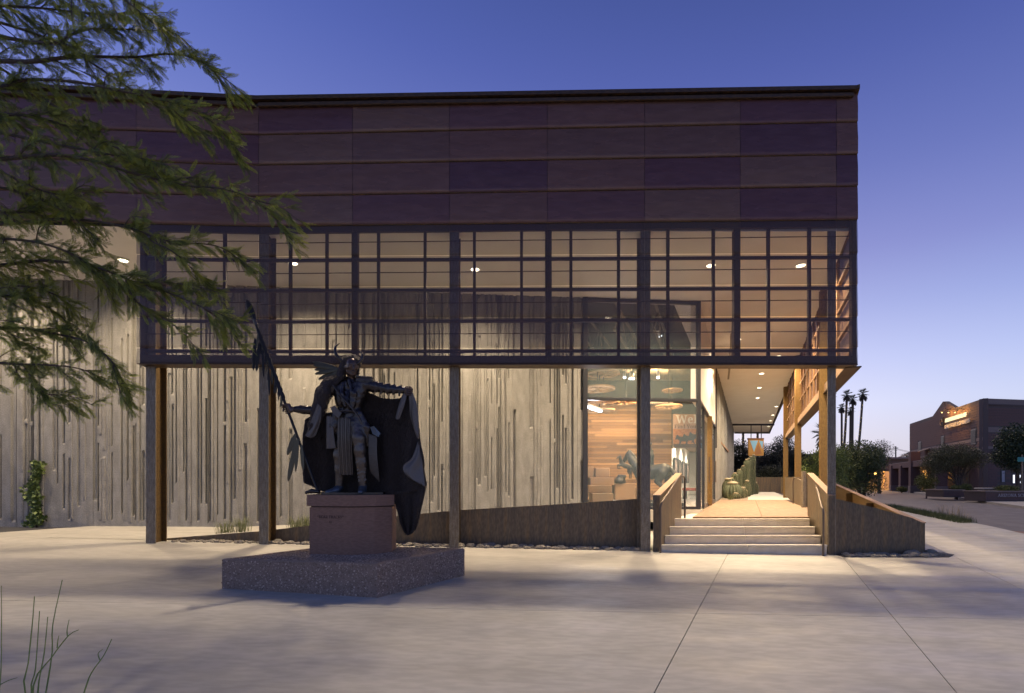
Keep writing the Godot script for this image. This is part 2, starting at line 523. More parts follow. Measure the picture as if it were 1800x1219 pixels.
	M.mortar = flat(lin(0.10, 0.08, 0.075), 0.95)
	M.brick_band = noisy(88, 0.06, [[0.3, lin(0.17, 0.135, 0.12)], [0.7, lin(0.22, 0.18, 0.16)]], Vector3(0.8, 2.5, 0.8), 0.9)
	M.stucco = noisy(89, 0.05, [[0.3, lin(0.40, 0.34, 0.24)], [0.7, lin(0.47, 0.40, 0.29)]], Vector3(0.6, 0.6, 0.6), 0.9)
	M.dark_glass = flat(lin(0.012, 0.014, 0.022), 0.35, 0.0)
	M.dark_glass.metallic_specular = 0.2
	M.lit_window = glow(Color(0.93, 0.95, 1.0), 1.6)

func leaf(c: Color, back := 0.35) -> StandardMaterial3D:
	var m := flat(Color.WHITE, 0.55)
	m.albedo_color = c
	m.vertex_color_use_as_albedo = true
	m.backlight_enabled = true
	m.backlight = Color(back, back, back * 0.6)
	return m

# ------------------------------------------------------------------ ground, plaza, road
func kerb_x(d: float) -> float: return 14.3 + 0.52 * (d - 15.0)

func road_y(d: float) -> float: return -0.19 + 0.012 * (clampf(d, 0.0, 70.0) - 12.0)

func slab(x0: float, x1: float, d0: float, d1: float, m: Material, parent: Node, edge_is_kerb := false) -> void:
	# a slab between two joints that run with the covered walk; the joint is an open 8 mm groove
	var gap := 0.004
	var rows := []
	var nd := maxi(2, int((d1 - d0) / 0.8)); var nx := maxi(2, int((x1 - x0) / 0.8))
	for j in nd + 1:
		var d := lerpf(d0 + gap, d1 - gap, float(j) / nd)
		var r := PackedVector3Array()
		for i in nx + 1:
			var a := x0 + gap + 0.53 * (d - 3.5)
			var b := (x1 - gap + 0.53 * (d - 3.5)) if not edge_is_kerb else kerb_x(d)
			var x := lerpf(a, b, float(i) / nx)
			r.append(Vector3(x, G(x, d), -d))
		rows.append(r)
	var mb := MB.new()
	mb.grid(rows)
	for side in 4:
		var line := []
		if side == 0: line = Array(rows[0])
		elif side == 1: line = Array(rows[-1])
		else:
			for r in rows: line.append(r[0] if side == 2 else r[-1])
		for k in line.size() - 1:
			var a: Vector3 = line[k]; var b: Vector3 = line[k + 1]
			var dn := Vector3(0, -0.05, 0)
			if side == 0 or side == 3: mb.quad(a + dn, b + dn, b, a)
			else: mb.quad(b + dn, a + dn, a, b)
	part("slab", mb, m, parent)

func build_ground() -> void:
	var M := mats
	var xs := [-900.0, -300.0, -120.0, -60.0, -30.0, 0.0, 30.0, 60.0, 120.0, 300.0, 900.0]
	var ds := [-400.0, -100.0, -30.0, 0.0, 14.0, 30.0, 45.0, 80.0, 200.0, 500.0, 1400.0]
	var rows := []
	for d in ds:
		var r := PackedVector3Array()
		for x in xs: r.append(Vector3(x, clampf(lerpf(-0.85, -0.05, (d - 14.0) / 16.0), -0.85, -0.05) + (0.12 if d >= 45.0 else 0.0), -d))
		rows.append(r)
	struct("ground", MB.new().grid(rows), M.dirt)
	# plaza: a bed that shows in the joints, and the poured slabs
	rows = []
	for j in 41:
		var d := -12.0 + 26.0 * j / 40.0
		var r := PackedVector3Array()
		for i in 31:
			var x := lerpf(-22.0, minf(kerb_x(d) - 0.05, 12.0), i / 30.0)
			r.append(Vector3(x, G(x, d) - 0.035, -d))
		rows.append(r)
	var plaza := struct("plaza", MB.new().grid(rows), M.dark)
	var cols := [-14.0, -6.2, 1.06, 3.15, 5.2]
	for i in cols.size() - 1:
		for q in [[-12.0, 1.0], [1.0, 5.2], [5.2, 13.0]]:
			slab(cols[i], cols[i + 1], q[0], q[1], M.plaza, plaza)
	for q in [[-6.0, 1.0], [1.0, 5.2], [5.2, 9.6], [9.6, 15.0], [15.0, 21.0], [21.0, 28.0], [28.0, 40.0]]:
		slab(5.2, 12.0, q[0], q[1], M.plaza, plaza, true)
	# road
	rows = []
	for j in 46:
		var d := -20.0 + 2.0 * j
		var r := PackedVector3Array()
		var far := 26.0 + 0.58 * (d - 25.0)
		for i in 9: r.append(Vector3(lerpf(kerb_x(d) - 0.02, far, i / 8.0), road_y(d), -d))
		rows.append(r)
	struct("road", MB.new().grid(rows), M.asphalt)
	# the cross street far on the right, and the far pavement in front of the brick building
	rows = []
	for j in 36:
		var d := -20.0 + 3.0 * j
		var far := 26.0 + 0.58 * (d - 25.0)
		var r := PackedVector3Array()
		for i in 5: r.append(Vector3(far + i * (1.0 if i < 3 else 8.0), road_y(d) + 0.13, -d))
		rows.append(r)
	var pav := MB.new().grid(rows)
	for j in 35:
		var a: Vector3 = rows[j][0]; var b: Vector3 = rows[j + 1][0]
		pav.quad(b + Vector3(0, -0.2, 0), a + Vector3(0, -0.2, 0), a, b)
	struct("pavement", pav, M.kerb)
	# kerbs of the near side
	var kb := MB.new()
	for j in 12:
		var d := 15.6 + 2.0 * j
		var a := Vector3(kerb_x(d) + 0.02, 0, -d); var b := Vector3(kerb_x(d + 2.0) + 0.02, 0, -d - 2.0)
		kb.bar(Vector3(a.x, G(a.x, d) - 0.1, a.z), Vector3(b.x, G(b.x, d + 2) - 0.1, b.z), 0.16, 0.22, 0.015)
	struct("kerb", kb, M.kerb)
	var dk := MB.new()
	dk.bar(P(1716, 937, 15.4), P(1786, 946, 12.6), 0.22, 0.26, 0.02)
	one("kerb_block", dk, M.kerb, "raised pale concrete kerb end beside the street corner", "kerb")
	rows = []
	for j in 9:
		var d := 3.0 + 1.25 * j
		var r := PackedVector3Array()
		for i in 4: r.append(Vector3(kerb_x(d) + 0.01 + i * 1.0, lerpf(G(10, d) - 0.004, road_y(d) + 0.006, i / 3.0), -d))
		rows.append(r)
	struct("paved_ramp", MB.new().grid(rows), M.paving_red)

# ------------------------------------------------------------------ the museum
const ROWS_K := [186.0, 236.7, 290.0, 345.0, 397.7, 451.0, 505.0, 560.0, 613.0, 641.0]
const ROWS_R := [163.0, 214.0, 271.0, 327.0, 386.0, 445.0, 500.0, 556.0, 611.0, 642.0]
const COLS := [-190.0, 27.0, 240.0, 455.0, 620.0, 790.0, 962.0, 1133.0, 1301.0, 1470.0, 1508.0]

func scr(px: float, r: int, off := 0.0) -> Vector3:     # a point of the screen's plane: column in survey pixels, row line r
	return scr_y(px, lerpf(ROWS_K[r], ROWS_R[r], clampf((px - 455.0) / 1053.0, 0, 1)), off)

func scr_y(px: float, py: float, off := 0.0) -> Vector3:
	if px >= 455.0: return P(px, py, 9.0) + Vector3(0, 0, off)
	var d := 9.309 / (1.0 - 0.0000772 * (px - 900.0))
	var x := (px - 900.0) / FOCAL * d
	return Vector3(x, EYE + (848.0 - py) * 9.0 / FOCAL - 0.012 * (-4.657 - x), -d + off)

func along(d: float, y: float, inward := 0.0) -> Vector3:   # the side screen's plane, which runs back with the covered walk
	return Vector3(6.363 + 0.483 * (d - 9.0), y, -d) + Vector3(-0.9, 0, -0.435) * inward

func side_wall(d: float, y: float, out := 0.0) -> Vector3:   # the glazed and concrete side of the hall along the covered walk
	return Vector3(0.483 * d - 1.29, y, -d) + Vector3(0.9, 0, 0.435) * out

func wall_x(x: float, y: float, out := 0.0) -> Vector3:      # the concrete front wall behind the screen
	return Vector3(x, y, -(11.4 + (x + 9.68) * 0.0895)) + Vector3(0.089, 0, 0.996) * out

func metal_sheet(c0: float, c1: float, r: int, sd: int) -> MB:
	var rows := []
	for j in range(-1, 9):
		var v := 1.0 - maxf(0, j) / 8.0
		var row := PackedVector3Array()
		for i in 13:
			var t := i / 12.0
			var px := lerpf(c0 + 0.3, c1 - 0.3, t)
			var k := clampf((px - 455.0) / 1053.0, 0, 1)
			var top := lerpf(ROWS_K[r], ROWS_R[r], k) + 1.0
			var bot := lerpf(ROWS_K[r + 1], ROWS_R[r + 1], k) - 0.6
			var off := 0.014 * v + 0.008 * (1.0 - absf(v - 0.5) * 2.0)
			off += 0.008 * nz.get_noise_3d(px * 0.02 + sd * 7.1, v * 2.2, sd) * (1.0 - absf(v - 0.5))
			if j == -1: off = -0.01
			row.append(scr_y(px, lerpf(top, bot, v), off))
		rows.append(row)
	return MB.new().grid(rows)

func ribbed_wall(s0: float, s1: float, at: Callable, y0: Callable, y1: float, sd: int, dy := 0.055, coarse := 1.0) -> MB:
	# board-formed concrete: strips of uneven width, some standing proud with broken edges, some recessed, each over its own heights
	var r := RandomNumberGenerator.new()
	r.seed = sd
	var ss := PackedFloat32Array(); var kinds := []
	var s := s0 + 0.004
	var cols := []          # [s, strip index, edge]
	var strips := []
	while s < s1 - 0.06:
		var w := r.randf_range(0.028, 0.088) * coarse
		if s + w > s1 - 0.05: w = s1 - 0.004 - s
		var base := 0.0
		var kind := r.randf()
		var spans := []
		var depth := 0.0
		if kind < 0.48: depth = -r.randf_range(0.03, 0.06)
		elif kind < 0.70: depth = r.randf_range(0.012, 0.022)
		if depth != 0.0:
			var y := r.randf_range(0.15, 1.4) if r.randf() < 0.5 else 0.16
			while y < y1 + 1.0:
				var l := r.randf_range(1.2, 5.0)
				spans.append(Vector2(y, y + l))
				y += l + r.randf_range(0.06, 1.3)
		strips.append([depth, spans, r.randf() * 100.0, kind])
		var k := strips.size() - 1
		cols.append([s + 0.001, k, -1]); cols.append([s + minf(0.014, w * 0.2), k, 0]); cols.append([s + w - minf(0.014, w * 0.2), k, 0]); cols.append([s + w - 0.001, k, 1])
		s += w
	var ny := int((y1 - (-0.1)) / dy)
	var rows := []
	for j in ny + 1:
		var row := PackedVector3Array()
		for c in cols:
			var st: Array = strips[c[1]]
			var ylow: float = y0.call(c[0])
			var y := lerpf(ylow, y1, float(j) / ny)
			var h := y - ylow
			var rag := nz.get_noise_2d(y * 6.0, st[2])
			var lvl := 0.0
			if c[2] == 0:
				for sp in st[1]:
					if h > sp.x + rag * 0.06 and h < sp.y + rag * 0.08: lvl = st[0]
				if st[3] > 0.48 and st[3] < 0.70: lvl *= clampf(0.85 + rag * 0.5, 0.0, 1.15)     # broken fins
			var wob: float = 0.004 * nz.get_noise_2d(y * 9.0 + c[0] * 50.0, st[2] + 9.0) if c[2] == 0 and h > 0.16 else 0.0
			row.append(at.call(c[0] + wob, y, lvl + 0.004 * nz.get_noise_2d(c[0] * 4.0, y * 3.0)))
		rows.append(row)
	var m := MB.new()
	m.faceted = true
	return m.grid(rows)

func build_museum() -> void:
	var M := mats
	var mu := thing("museum_building", "long museum with purple brown perforated steel screen, lit soffit and ribbed concrete wall", "museum", Vector3(0, 0.06, -9.0))
	var soff := EYE + 4.69
	# concrete front wall, cast in lifts with open joints
	var joints := [-21.0, -18.0, -14.6, -11.4, -9.76, -7.6, -5.3, -3.2, -1.0, 0.55, 1.83]
	var at_front := func(s: float, y: float, out: float) -> Vector3: return wall_x(s, y, out)
	for i in joints.size() - 1:
		var base := func(s: float) -> float: return G(s, 11.0) - 0.03
		part("concrete_panel", ribbed_wall(joints[i], joints[i + 1], at_front, base, soff, 400 + i), M.concrete, mu)
	part("wall_core", MB.new().prism([wall_x(-21, -0.2, -0.1), wall_x(1.83, -0.2, -0.1), wall_x(1.83, -0.2, -0.35), wall_x(-21, -0.2, -0.35)], Vector3(0, 6.5, 0)), M.concrete, mu)
	# side wall beyond the glazing
	var at_side := func(s: float, y: float, out: float) -> Vector3: return side_wall(s, y, out)
	var flat_base := func(_s: float) -> float: return 0.53
	var dj := [18.8, 22.6, 26.6, 30.6, 35.0, 39.6, 44.0]
	for i in dj.size() - 1:
		part("concrete_panel", ribbed_wall(dj[i], dj[i + 1], at_side, flat_base, soff, 500 + i, 0.12, 1.5), M.concrete, mu)
	part("wall_core", MB.new().prism([side_wall(18.8, 0.3, -0.08), side_wall(44, 0.3, -0.08), side_wall(44, 0.3, -0.4), side_wall(18.8, 0.3, -0.4)], Vector3(0, 5.9, 0)), M.concrete, mu)
	part("wall_end", MB.new().prism([side_wall(18.7, 0.53, 0.03), side_wall(18.8, 0.53, 0.03), side_wall(18.8, 0.53, -0.4), side_wall(18.7, 0.53, -0.4)], Vector3(0, 5.46, 0)), M.concrete, mu)
	# soffit and roof
	var so := [scr(-420, 4, -0.1), scr(455, 4, -0.16), Vector3(6.3, 0, -9.14), along(46, 0, 0.05), side_wall(46, 0, -0.5), side_wall(12.7, 0, -0.6), wall_x(1.8, 0, -0.3), wall_x(-21, 0, -0.3)]
	for i in so.size(): so[i] = Vector3(so[i].x, soff, so[i].z)
	part("soffit", MB.new().prism(so, Vector3(0, 0.2, 0)), M.soffit, mu)
	var rf := [scr(-420, 4, -0.12), scr(455, 4, -0.12), Vector3(6.25, 0, -9.12), along(46, 0, 0.1), along(60, 0, 12), Vector3(-25, 0, -60), Vector3(-25, 0, -9.5)]
	for i in rf.size(): rf[i] = Vector3(rf[i].x, 8.12, rf[i].z)
	part("roof", MB.new().prism(rf, Vector3(0, 0.12, 0)), M.fascia, mu)
	part("soffit_edge", MB.new().bar(along(24.2, soff + 0.05), along(46.1, soff + 0.05), 0.06, 0.34), M.frame, mu)
	part("soffit_edge", MB.new().bar(along(46.1, soff + 0.05), side_wall(46.1, soff + 0.05), 0.06, 0.34), M.frame, mu)
	part("rear_wall", MB.new().prism([side_wall(44.1, -0.2, -0.4), side_wall(44.1, -0.2, -20), side_wall(44.4, -0.2, -20), side_wall(44.4, -0.2, -0.4)], Vector3(0, 8.3, 0)), M.concrete, mu)
	# parapet gutter
	var tops := [scr_y(-420, 164, 0.1), scr_y(455, 175, 0.1), P(1511, 149.5, 8.9)]
	for i in 2:
		var run: Vector3 = (tops[i + 1] - tops[i]).normalized() * (0.02 if i == 0 else 0.0)
		part("roof_fascia", MB.new().bar(tops[i] + Vector3(0, -0.035, -0.06), tops[i + 1] + run + Vector3(0.0, -0.035, -0.06), 0.12, 0.07), M.fascia, mu)
		part("roof_gutter", MB.new().bar(tops[i] + Vector3(0, -0.13, -0.09), tops[i + 1] + Vector3(-0.06, -0.13, -0.09), 0.1, 0.075, 0.01), M.fascia, mu)
	part("roof_fascia", MB.new().bar(tops[2] + Vector3(-0.06, -0.036, 0.0), along(24, tops[2].y - 0.036) + Vector3(-0.02, 0, 0), 0.12, 0.066), M.fascia, mu)
	# upper sheets and the perforated sheets below
	var tone := [[0, 1, 0, 5, 3, 1, 0, 4, 5, 0], [1, 0, 5, 3, 4, 0, 4, 4, 2, 0], [0, 4, 4, 0, 0, 2, 0, 5, 3, 2], [4, 0, 0, 3, 1, 0, 1, 3, 5, 1]]
	for c in COLS.size() - 1:
		for r in 4:
			part("metal_sheet", metal_sheet(COLS[c], COLS[c + 1], r, c * 9 + r), M.panels[tone[r][c]], mu)
		if c >= 2:
			for r in range(4, 9):
				part("perforated_sheet", metal_sheet(COLS[c], COLS[c + 1], r, c * 9 + r), M.screens[(c * 5 + r * 3) % 3], mu)
	for r in range(1, 5):
		for q in [[-190.0, 455.0], [455.0, 1507.0]]:
			part("lap_strip", MB.new().bar(scr(q[0], r, 0.008) + Vector3(0, -0.004, 0), scr(q[1], r, 0.008) + Vector3(0, -0.004, 0), 0.016, 0.007), M.lap, mu)
	part("backing_board", MB.new().prism([scr(-420, 4, -0.1), scr(455, 4, -0.1), scr(457, 0, -0.1) + Vector3(0, 0.2, 0), scr(-420, 0, -0.1) + Vector3(0, 0.2, 0)], Vector3(0, 0, -0.03)), M.dark, mu)
	part("backing_board", MB.new().prism([scr(455, 4, -0.1), scr(1504, 4, -0.1), scr(1504, 0, -0.1) + Vector3(0, 0.12, 0), scr(455, 0, -0.1) + Vector3(0, 0.2, 0)], Vector3(0, 0, -0.03)), M.dark, mu)
	# framing behind the screen
	for px in [388.0, 505.0, 570.0, 662.0, 745.0, 833.0, 917.0, 1005.0, 1090.0, 1178.0, 1259.0, 1357.0, 1430.0]:
		part("mullion", MB.new().bar(scr(px, 4, -0.13), scr(px, 9, -0.13) + Vector3(0, 0.03, 0), 0.052, 0.06, 0.006), M.frame, mu)
	for px in [620.0, 965.0, 1301.0]:
		part("mullion", MB.new().bar(scr(px, 4, -0.15), scr(px, 9, -0.15) + Vector3(0, 0.03, 0), 0.12, 0.1, 0.008), M.frame, mu)
	part("mullion", MB.new().bar(scr(1503, 0, -0.05), scr(1503, 9, -0.05), 0.09, 0.09, 0.006), M.frame, mu)
	part("mullion", MB.new().bar(scr(246, 4, -0.1), scr(246, 9, -0.1), 0.1, 0.09, 0.006), M.frame, mu)
	for r in range(4, 9):
		var th := 0.12 if r == 4 else 0.052
		for q in [[244.0, 455.0], [455.0, 1500.0]]:
			part("frame_rail", MB.new().bar(scr(q[0], r, -0.11) + Vector3(0, -0.03, 0), scr(q[1], r, -0.11) + Vector3(0, -0.03, 0), 0.06, th, 0.006), M.frame, mu)
		if r < 8:
			for q in [[244.0, 455.0], [455.0, 1500.0]]:
				part("tension_rod", MB.new().tube([scr(q[0], r, -0.06).lerp(scr(q[0], r + 1, -0.06), 0.52), scr(q[1], r, -0.06).lerp(scr(q[1], r + 1, -0.06), 0.45)], [0.008], 6), M.frame, mu)
	for q in [[243.0, 455.0], [455.0, 1505.0]]:
		part("bottom_beam", MB.new().bar(scr(q[0], 9, -0.07) + Vector3(0, 0.09, 0), scr(q[1], 9, -0.07) + Vector3(0, 0.09, 0), 0.1, 0.17, 0.01), M.frame, mu)
		part("bottom_flange", MB.new().bar(scr(q[0], 9, -0.1) + Vector3(0, -0.006, 0), scr(q[1], 9, -0.1) + Vector3(0, -0.006, 0), 0.3, 0.016), M.fascia, mu)
	# posts: wide-flange sections
	for px in [256.5, 458.0, 797.0, 1138.0, 1469.5]:
		var f := scr_y(px, 848, -0.12)
		var lo := G(f.x, -f.z) - 0.02
		var post := part("post", MB.new().bar(Vector3(f.x, lo, f.z), Vector3(f.x, soff - 0.01, f.z), 0.18 if px < 1300.0 else 0.155, 0.022, 0.004), M.post_grey, mu)
		if px > 1300.0:
			part("web", MB.new().bar(Vector3(f.x + 0.04, lo, f.z - 0.05), Vector3(f.x + 0.04, soff - 0.01, f.z - 0.05), 0.016, 0.076), M.post_grey, post)
			continue
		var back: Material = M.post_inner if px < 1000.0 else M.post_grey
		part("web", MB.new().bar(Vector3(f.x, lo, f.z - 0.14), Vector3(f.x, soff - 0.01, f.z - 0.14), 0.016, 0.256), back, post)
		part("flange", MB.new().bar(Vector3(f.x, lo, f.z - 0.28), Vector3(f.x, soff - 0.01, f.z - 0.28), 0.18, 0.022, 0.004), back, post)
	var ub := Basis(Vector3(0.9, 0, 0.435), Vector3.UP, Vector3(-0.435, 0, 0.9))
	for d in [11.8, 18.1, 24.0]:
		var c := along(d, 0, 0.15)
		var post := part("side_post", MB.new().box(Vector3(c.x, 3.1, c.z) + ub.z * 0.11, Vector3(0.2, 5.78, 0.022), ub, 0.004), M.post_ochre, mu)
		part("web", MB.new().box(Vector3(c.x, 3.1, c.z), Vector3(0.016, 5.78, 0.19), ub), M.post_ochre, post)
		part("flange", MB.new().box(Vector3(c.x, 3.1, c.z) - ub.z * 0.11, Vector3(0.2, 5.78, 0.022), ub, 0.004), M.post_ochre, post)
	# side screen
	var yr := []
	for r in 10: yr.append(EYE + (848.0 - ROWS_R[r]) * 9.0 / FOCAL)
	var db := [9.02, 10.4, 11.8, 13.4, 15.0, 16.6, 18.1, 20.0, 22.0, 24.0]
	for i in db.size() - 1:
		for r in range(4, 9):
			part("side_screen_sheet", MB.new().prism([along(db[i] + 0.01, yr[r + 1] + 0.005), along(db[i + 1] - 0.01, yr[r + 1] + 0.005), along(db[i + 1] - 0.01, yr[r] - 0.005, 0.02), along(db[i] + 0.01, yr[r] - 0.005, 0.02)], Vector3(0.004, 0, 0.002)), M.side_screen, mu)
		part("side_metal_sheet", MB.new().prism([along(db[i] + 0.004, yr[4] + 0.005), along(db[i + 1] - 0.004, yr[4] + 0.005), along(db[i + 1] - 0.004, yr[0] + 0.1), along(db[i] + 0.004, yr[0] + 0.1)], Vector3(-0.018, 0, -0.009)), M.panels[i % 6], mu)
	for d in [10.4, 11.1, 12.6, 13.4, 14.2, 15.0, 15.8, 16.6, 17.4, 19.0, 20.0, 21.0, 22.0, 23.0]:
		part("side_mullion", MB.new().box(along(d, (yr[4] + yr[9]) / 2, 0.09), Vector3(0.06, yr[4] - yr[9], 0.07), ub, 0.006), M.side_frame, mu)
	for r in range(4, 9):
		part("side_rail", MB.new().bar(along(9.1, yr[r] - 0.03, 0.075), along(24, yr[r] - 0.03, 0.075), 0.06, 0.07, 0.006), M.side_frame, mu)
	part("side_beam", MB.new().bar(along(9.15, yr[9] + 0.1, 0.1), along(24, yr[9] + 0.1, 0.1), 0.14, 0.2, 0.01), M.corten_edge, mu)
	part("side_flange", MB.new().bar(along(9.05, yr[9] - 0.02, 0.06), along(24, yr[9] - 0.02, 0.06), 0.26, 0.02), M.fascia, mu)
	# downlights
	var seen := [[-330, 455], [-40, 452], [215, 458], [515, 463], [835, 474], [1131, 485], [1250, 467], [1408, 467], [1384, 562], [1298, 597], [1368, 626], [1339, 657], [1335, 682], [1332, 700], [1365, 715], [1359, 730], [1355, 740], [1351, 750]]
	for q in seen:
		var d: float = 4.69 * FOCAL / (848.0 - q[1])
		var c := P(q[0], q[1], d)
		c.y = soff
		var ring := MB.new().lathe([Vector2(0.088, 0.0), Vector2(0.105, -0.012), Vector2(0.115, -0.006), Vector2(0.118, 0.004)], 20, c)
		var li := part("downlight", ring, M.lamp_trim, mu)
		part("lamp_lens", MB.new().lathe([Vector2(0.001, -0.006), Vector2(0.09, -0.006), Vector2(0.09, 0.0)], 20, c), M.lamp_lens, li)
		spot(c + Vector3(0, -0.03, 0), c + Vector3(0, -5, 0), (DOWN_E if q[0] > 300 else DOWN_E * 0.62) if d < 12.0 else DOWN_E * (1.5 if d < 25.0 else 0.9), Color(1.0, 0.89, 0.74), 74.0, 0.1, 1.0)
	# glazing of the hall
	glazing(mu, soff)

const DOWN_E := 34.0

func glazing(mu: Node, soff: float) -> void:
	var M := mats
	var fl := 0.6
	var ytr := EYE + 2.12
	var w0 := 1.86; var w1 := 4.84
	var wm := (1126.0 - 900.0) * 12.5 / FOCAL
	var fr := part("shopfront_frame", MB.new().bar(wall_x(w0, fl), wall_x(w0, soff - 0.004), 0.12, 0.12, 0.006), M.window_frame, mu)
	for x in [wm, w1]: part("jamb", MB.new().bar(wall_x(x, fl), wall_x(x, soff - 0.004), 0.09, 0.12, 0.006), M.window_frame, fr)
	for y in [fl + 0.04, ytr, soff - 0.05]:
		part("transom", MB.new().bar(wall_x(w0 + 0.06, y), wall_x(w1 - 0.045, y), 0.1, 0.075, 0.006), M.window_frame, fr)
	for q in [[w0 + 0.06, wm - 0.045], [wm + 0.045, w1 - 0.045]]:
		for yy in [[fl + 0.08, ytr - 0.04], [ytr + 0.04, soff - 0.09]]:
			part("pane", MB.new().prism([wall_x(q[0], yy[0]), wall_x(q[1], yy[0]), wall_x(q[1], yy[1]), wall_x(q[0], yy[1])], Vector3(0, 0, 0.004)), M.glass, mu)
	part("sill", MB.new().prism([wall_x(w0 - 0.1, 0.3, 0.12), wall_x(w1 + 0.05, 0.3, 0.12), wall_x(w1 + 0.05, 0.3, -0.2), wall_x(w0 - 0.1, 0.3, -0.2)], Vector3(0, 0.3, 0)), M.step, mu)
	# the glazed side with its doors, plain plaster above
	var ub := Basis(Vector3(0.9, 0, 0.435), Vector3.UP, Vector3(-0.435, 0, 0.9))
	part("plaster_band", MB.new().prism([side_wall(12.78, ytr + 0.04, 0.03), side_wall(18.7, ytr + 0.04, 0.03), side_wall(18.7, ytr + 0.04, -0.2), side_wall(12.78, ytr + 0.04, -0.2)], Vector3(0, soff - ytr - 0.05, 0)), M.white_wall, mu)
	part("head_frame", MB.new().bar(side_wall(12.78, ytr), side_wall(18.7, ytr), 0.1, 0.075, 0.006), M.window_frame, mu)
	for d in [14.0, 17.2, 18.6]: part("door_frame", MB.new().box(side_wall(d, (0.55 + ytr) / 2), Vector3(0.08, ytr - 0.62, 0.06), ub, 0.006), M.window_frame, mu)
	part("door_frame", MB.new().box(side_wall(15.6, (0.55 + ytr) / 2, 0.06), Vector3(0.14, ytr - 0.6, 0.16), ub, 0.006), M.post_ochre, mu)
	part("pane", MB.new().prism([side_wall(12.85, 0.6), side_wall(13.96, 0.6), side_wall(13.96, ytr - 0.04), side_wall(12.85, ytr - 0.04)], Vector3(0.004, 0, 0.002)), M.glass, mu)
	for q in [[14.06, 15.5], [15.72, 17.15], [17.27, 18.55]]:
		var dr := part("glass_door", MB.new().bar(side_wall(q[0], 0.6), side_wall(q[1], 0.6), 0.05, 0.12, 0.004), M.window_frame, mu)
		part("pane", MB.new().prism([side_wall(q[0], 0.66), side_wall(q[1], 0.66), side_wall(q[1], ytr - 0.05), side_wall(q[0], ytr - 0.05)], Vector3(0.004, 0, 0.002)), M.glass, dr)
		part("handle", MB.new().bar(side_wall(q[1] - 0.12, 1.3, 0.06), side_wall(q[1] - 0.12, 2.1, 0.06), 0.03, 0.03), M.rail, dr)

# ------------------------------------------------------------------ the lobby behind the glass
func px_box(x0: float, y0: float, x1: float, y1: float, d: float, deep: float, bev := 0.01) -> MB:   # a box whose front face fills these survey pixels at depth d
	var a := P(x0, y1, d); var b := P(x1, y0, d)
	return MB.new().box(Vector3((a.x + b.x) / 2, (a.y + b.y) / 2, -d - deep / 2), Vector3(b.x - a.x, b.y - a.y, deep), Basis(), bev)

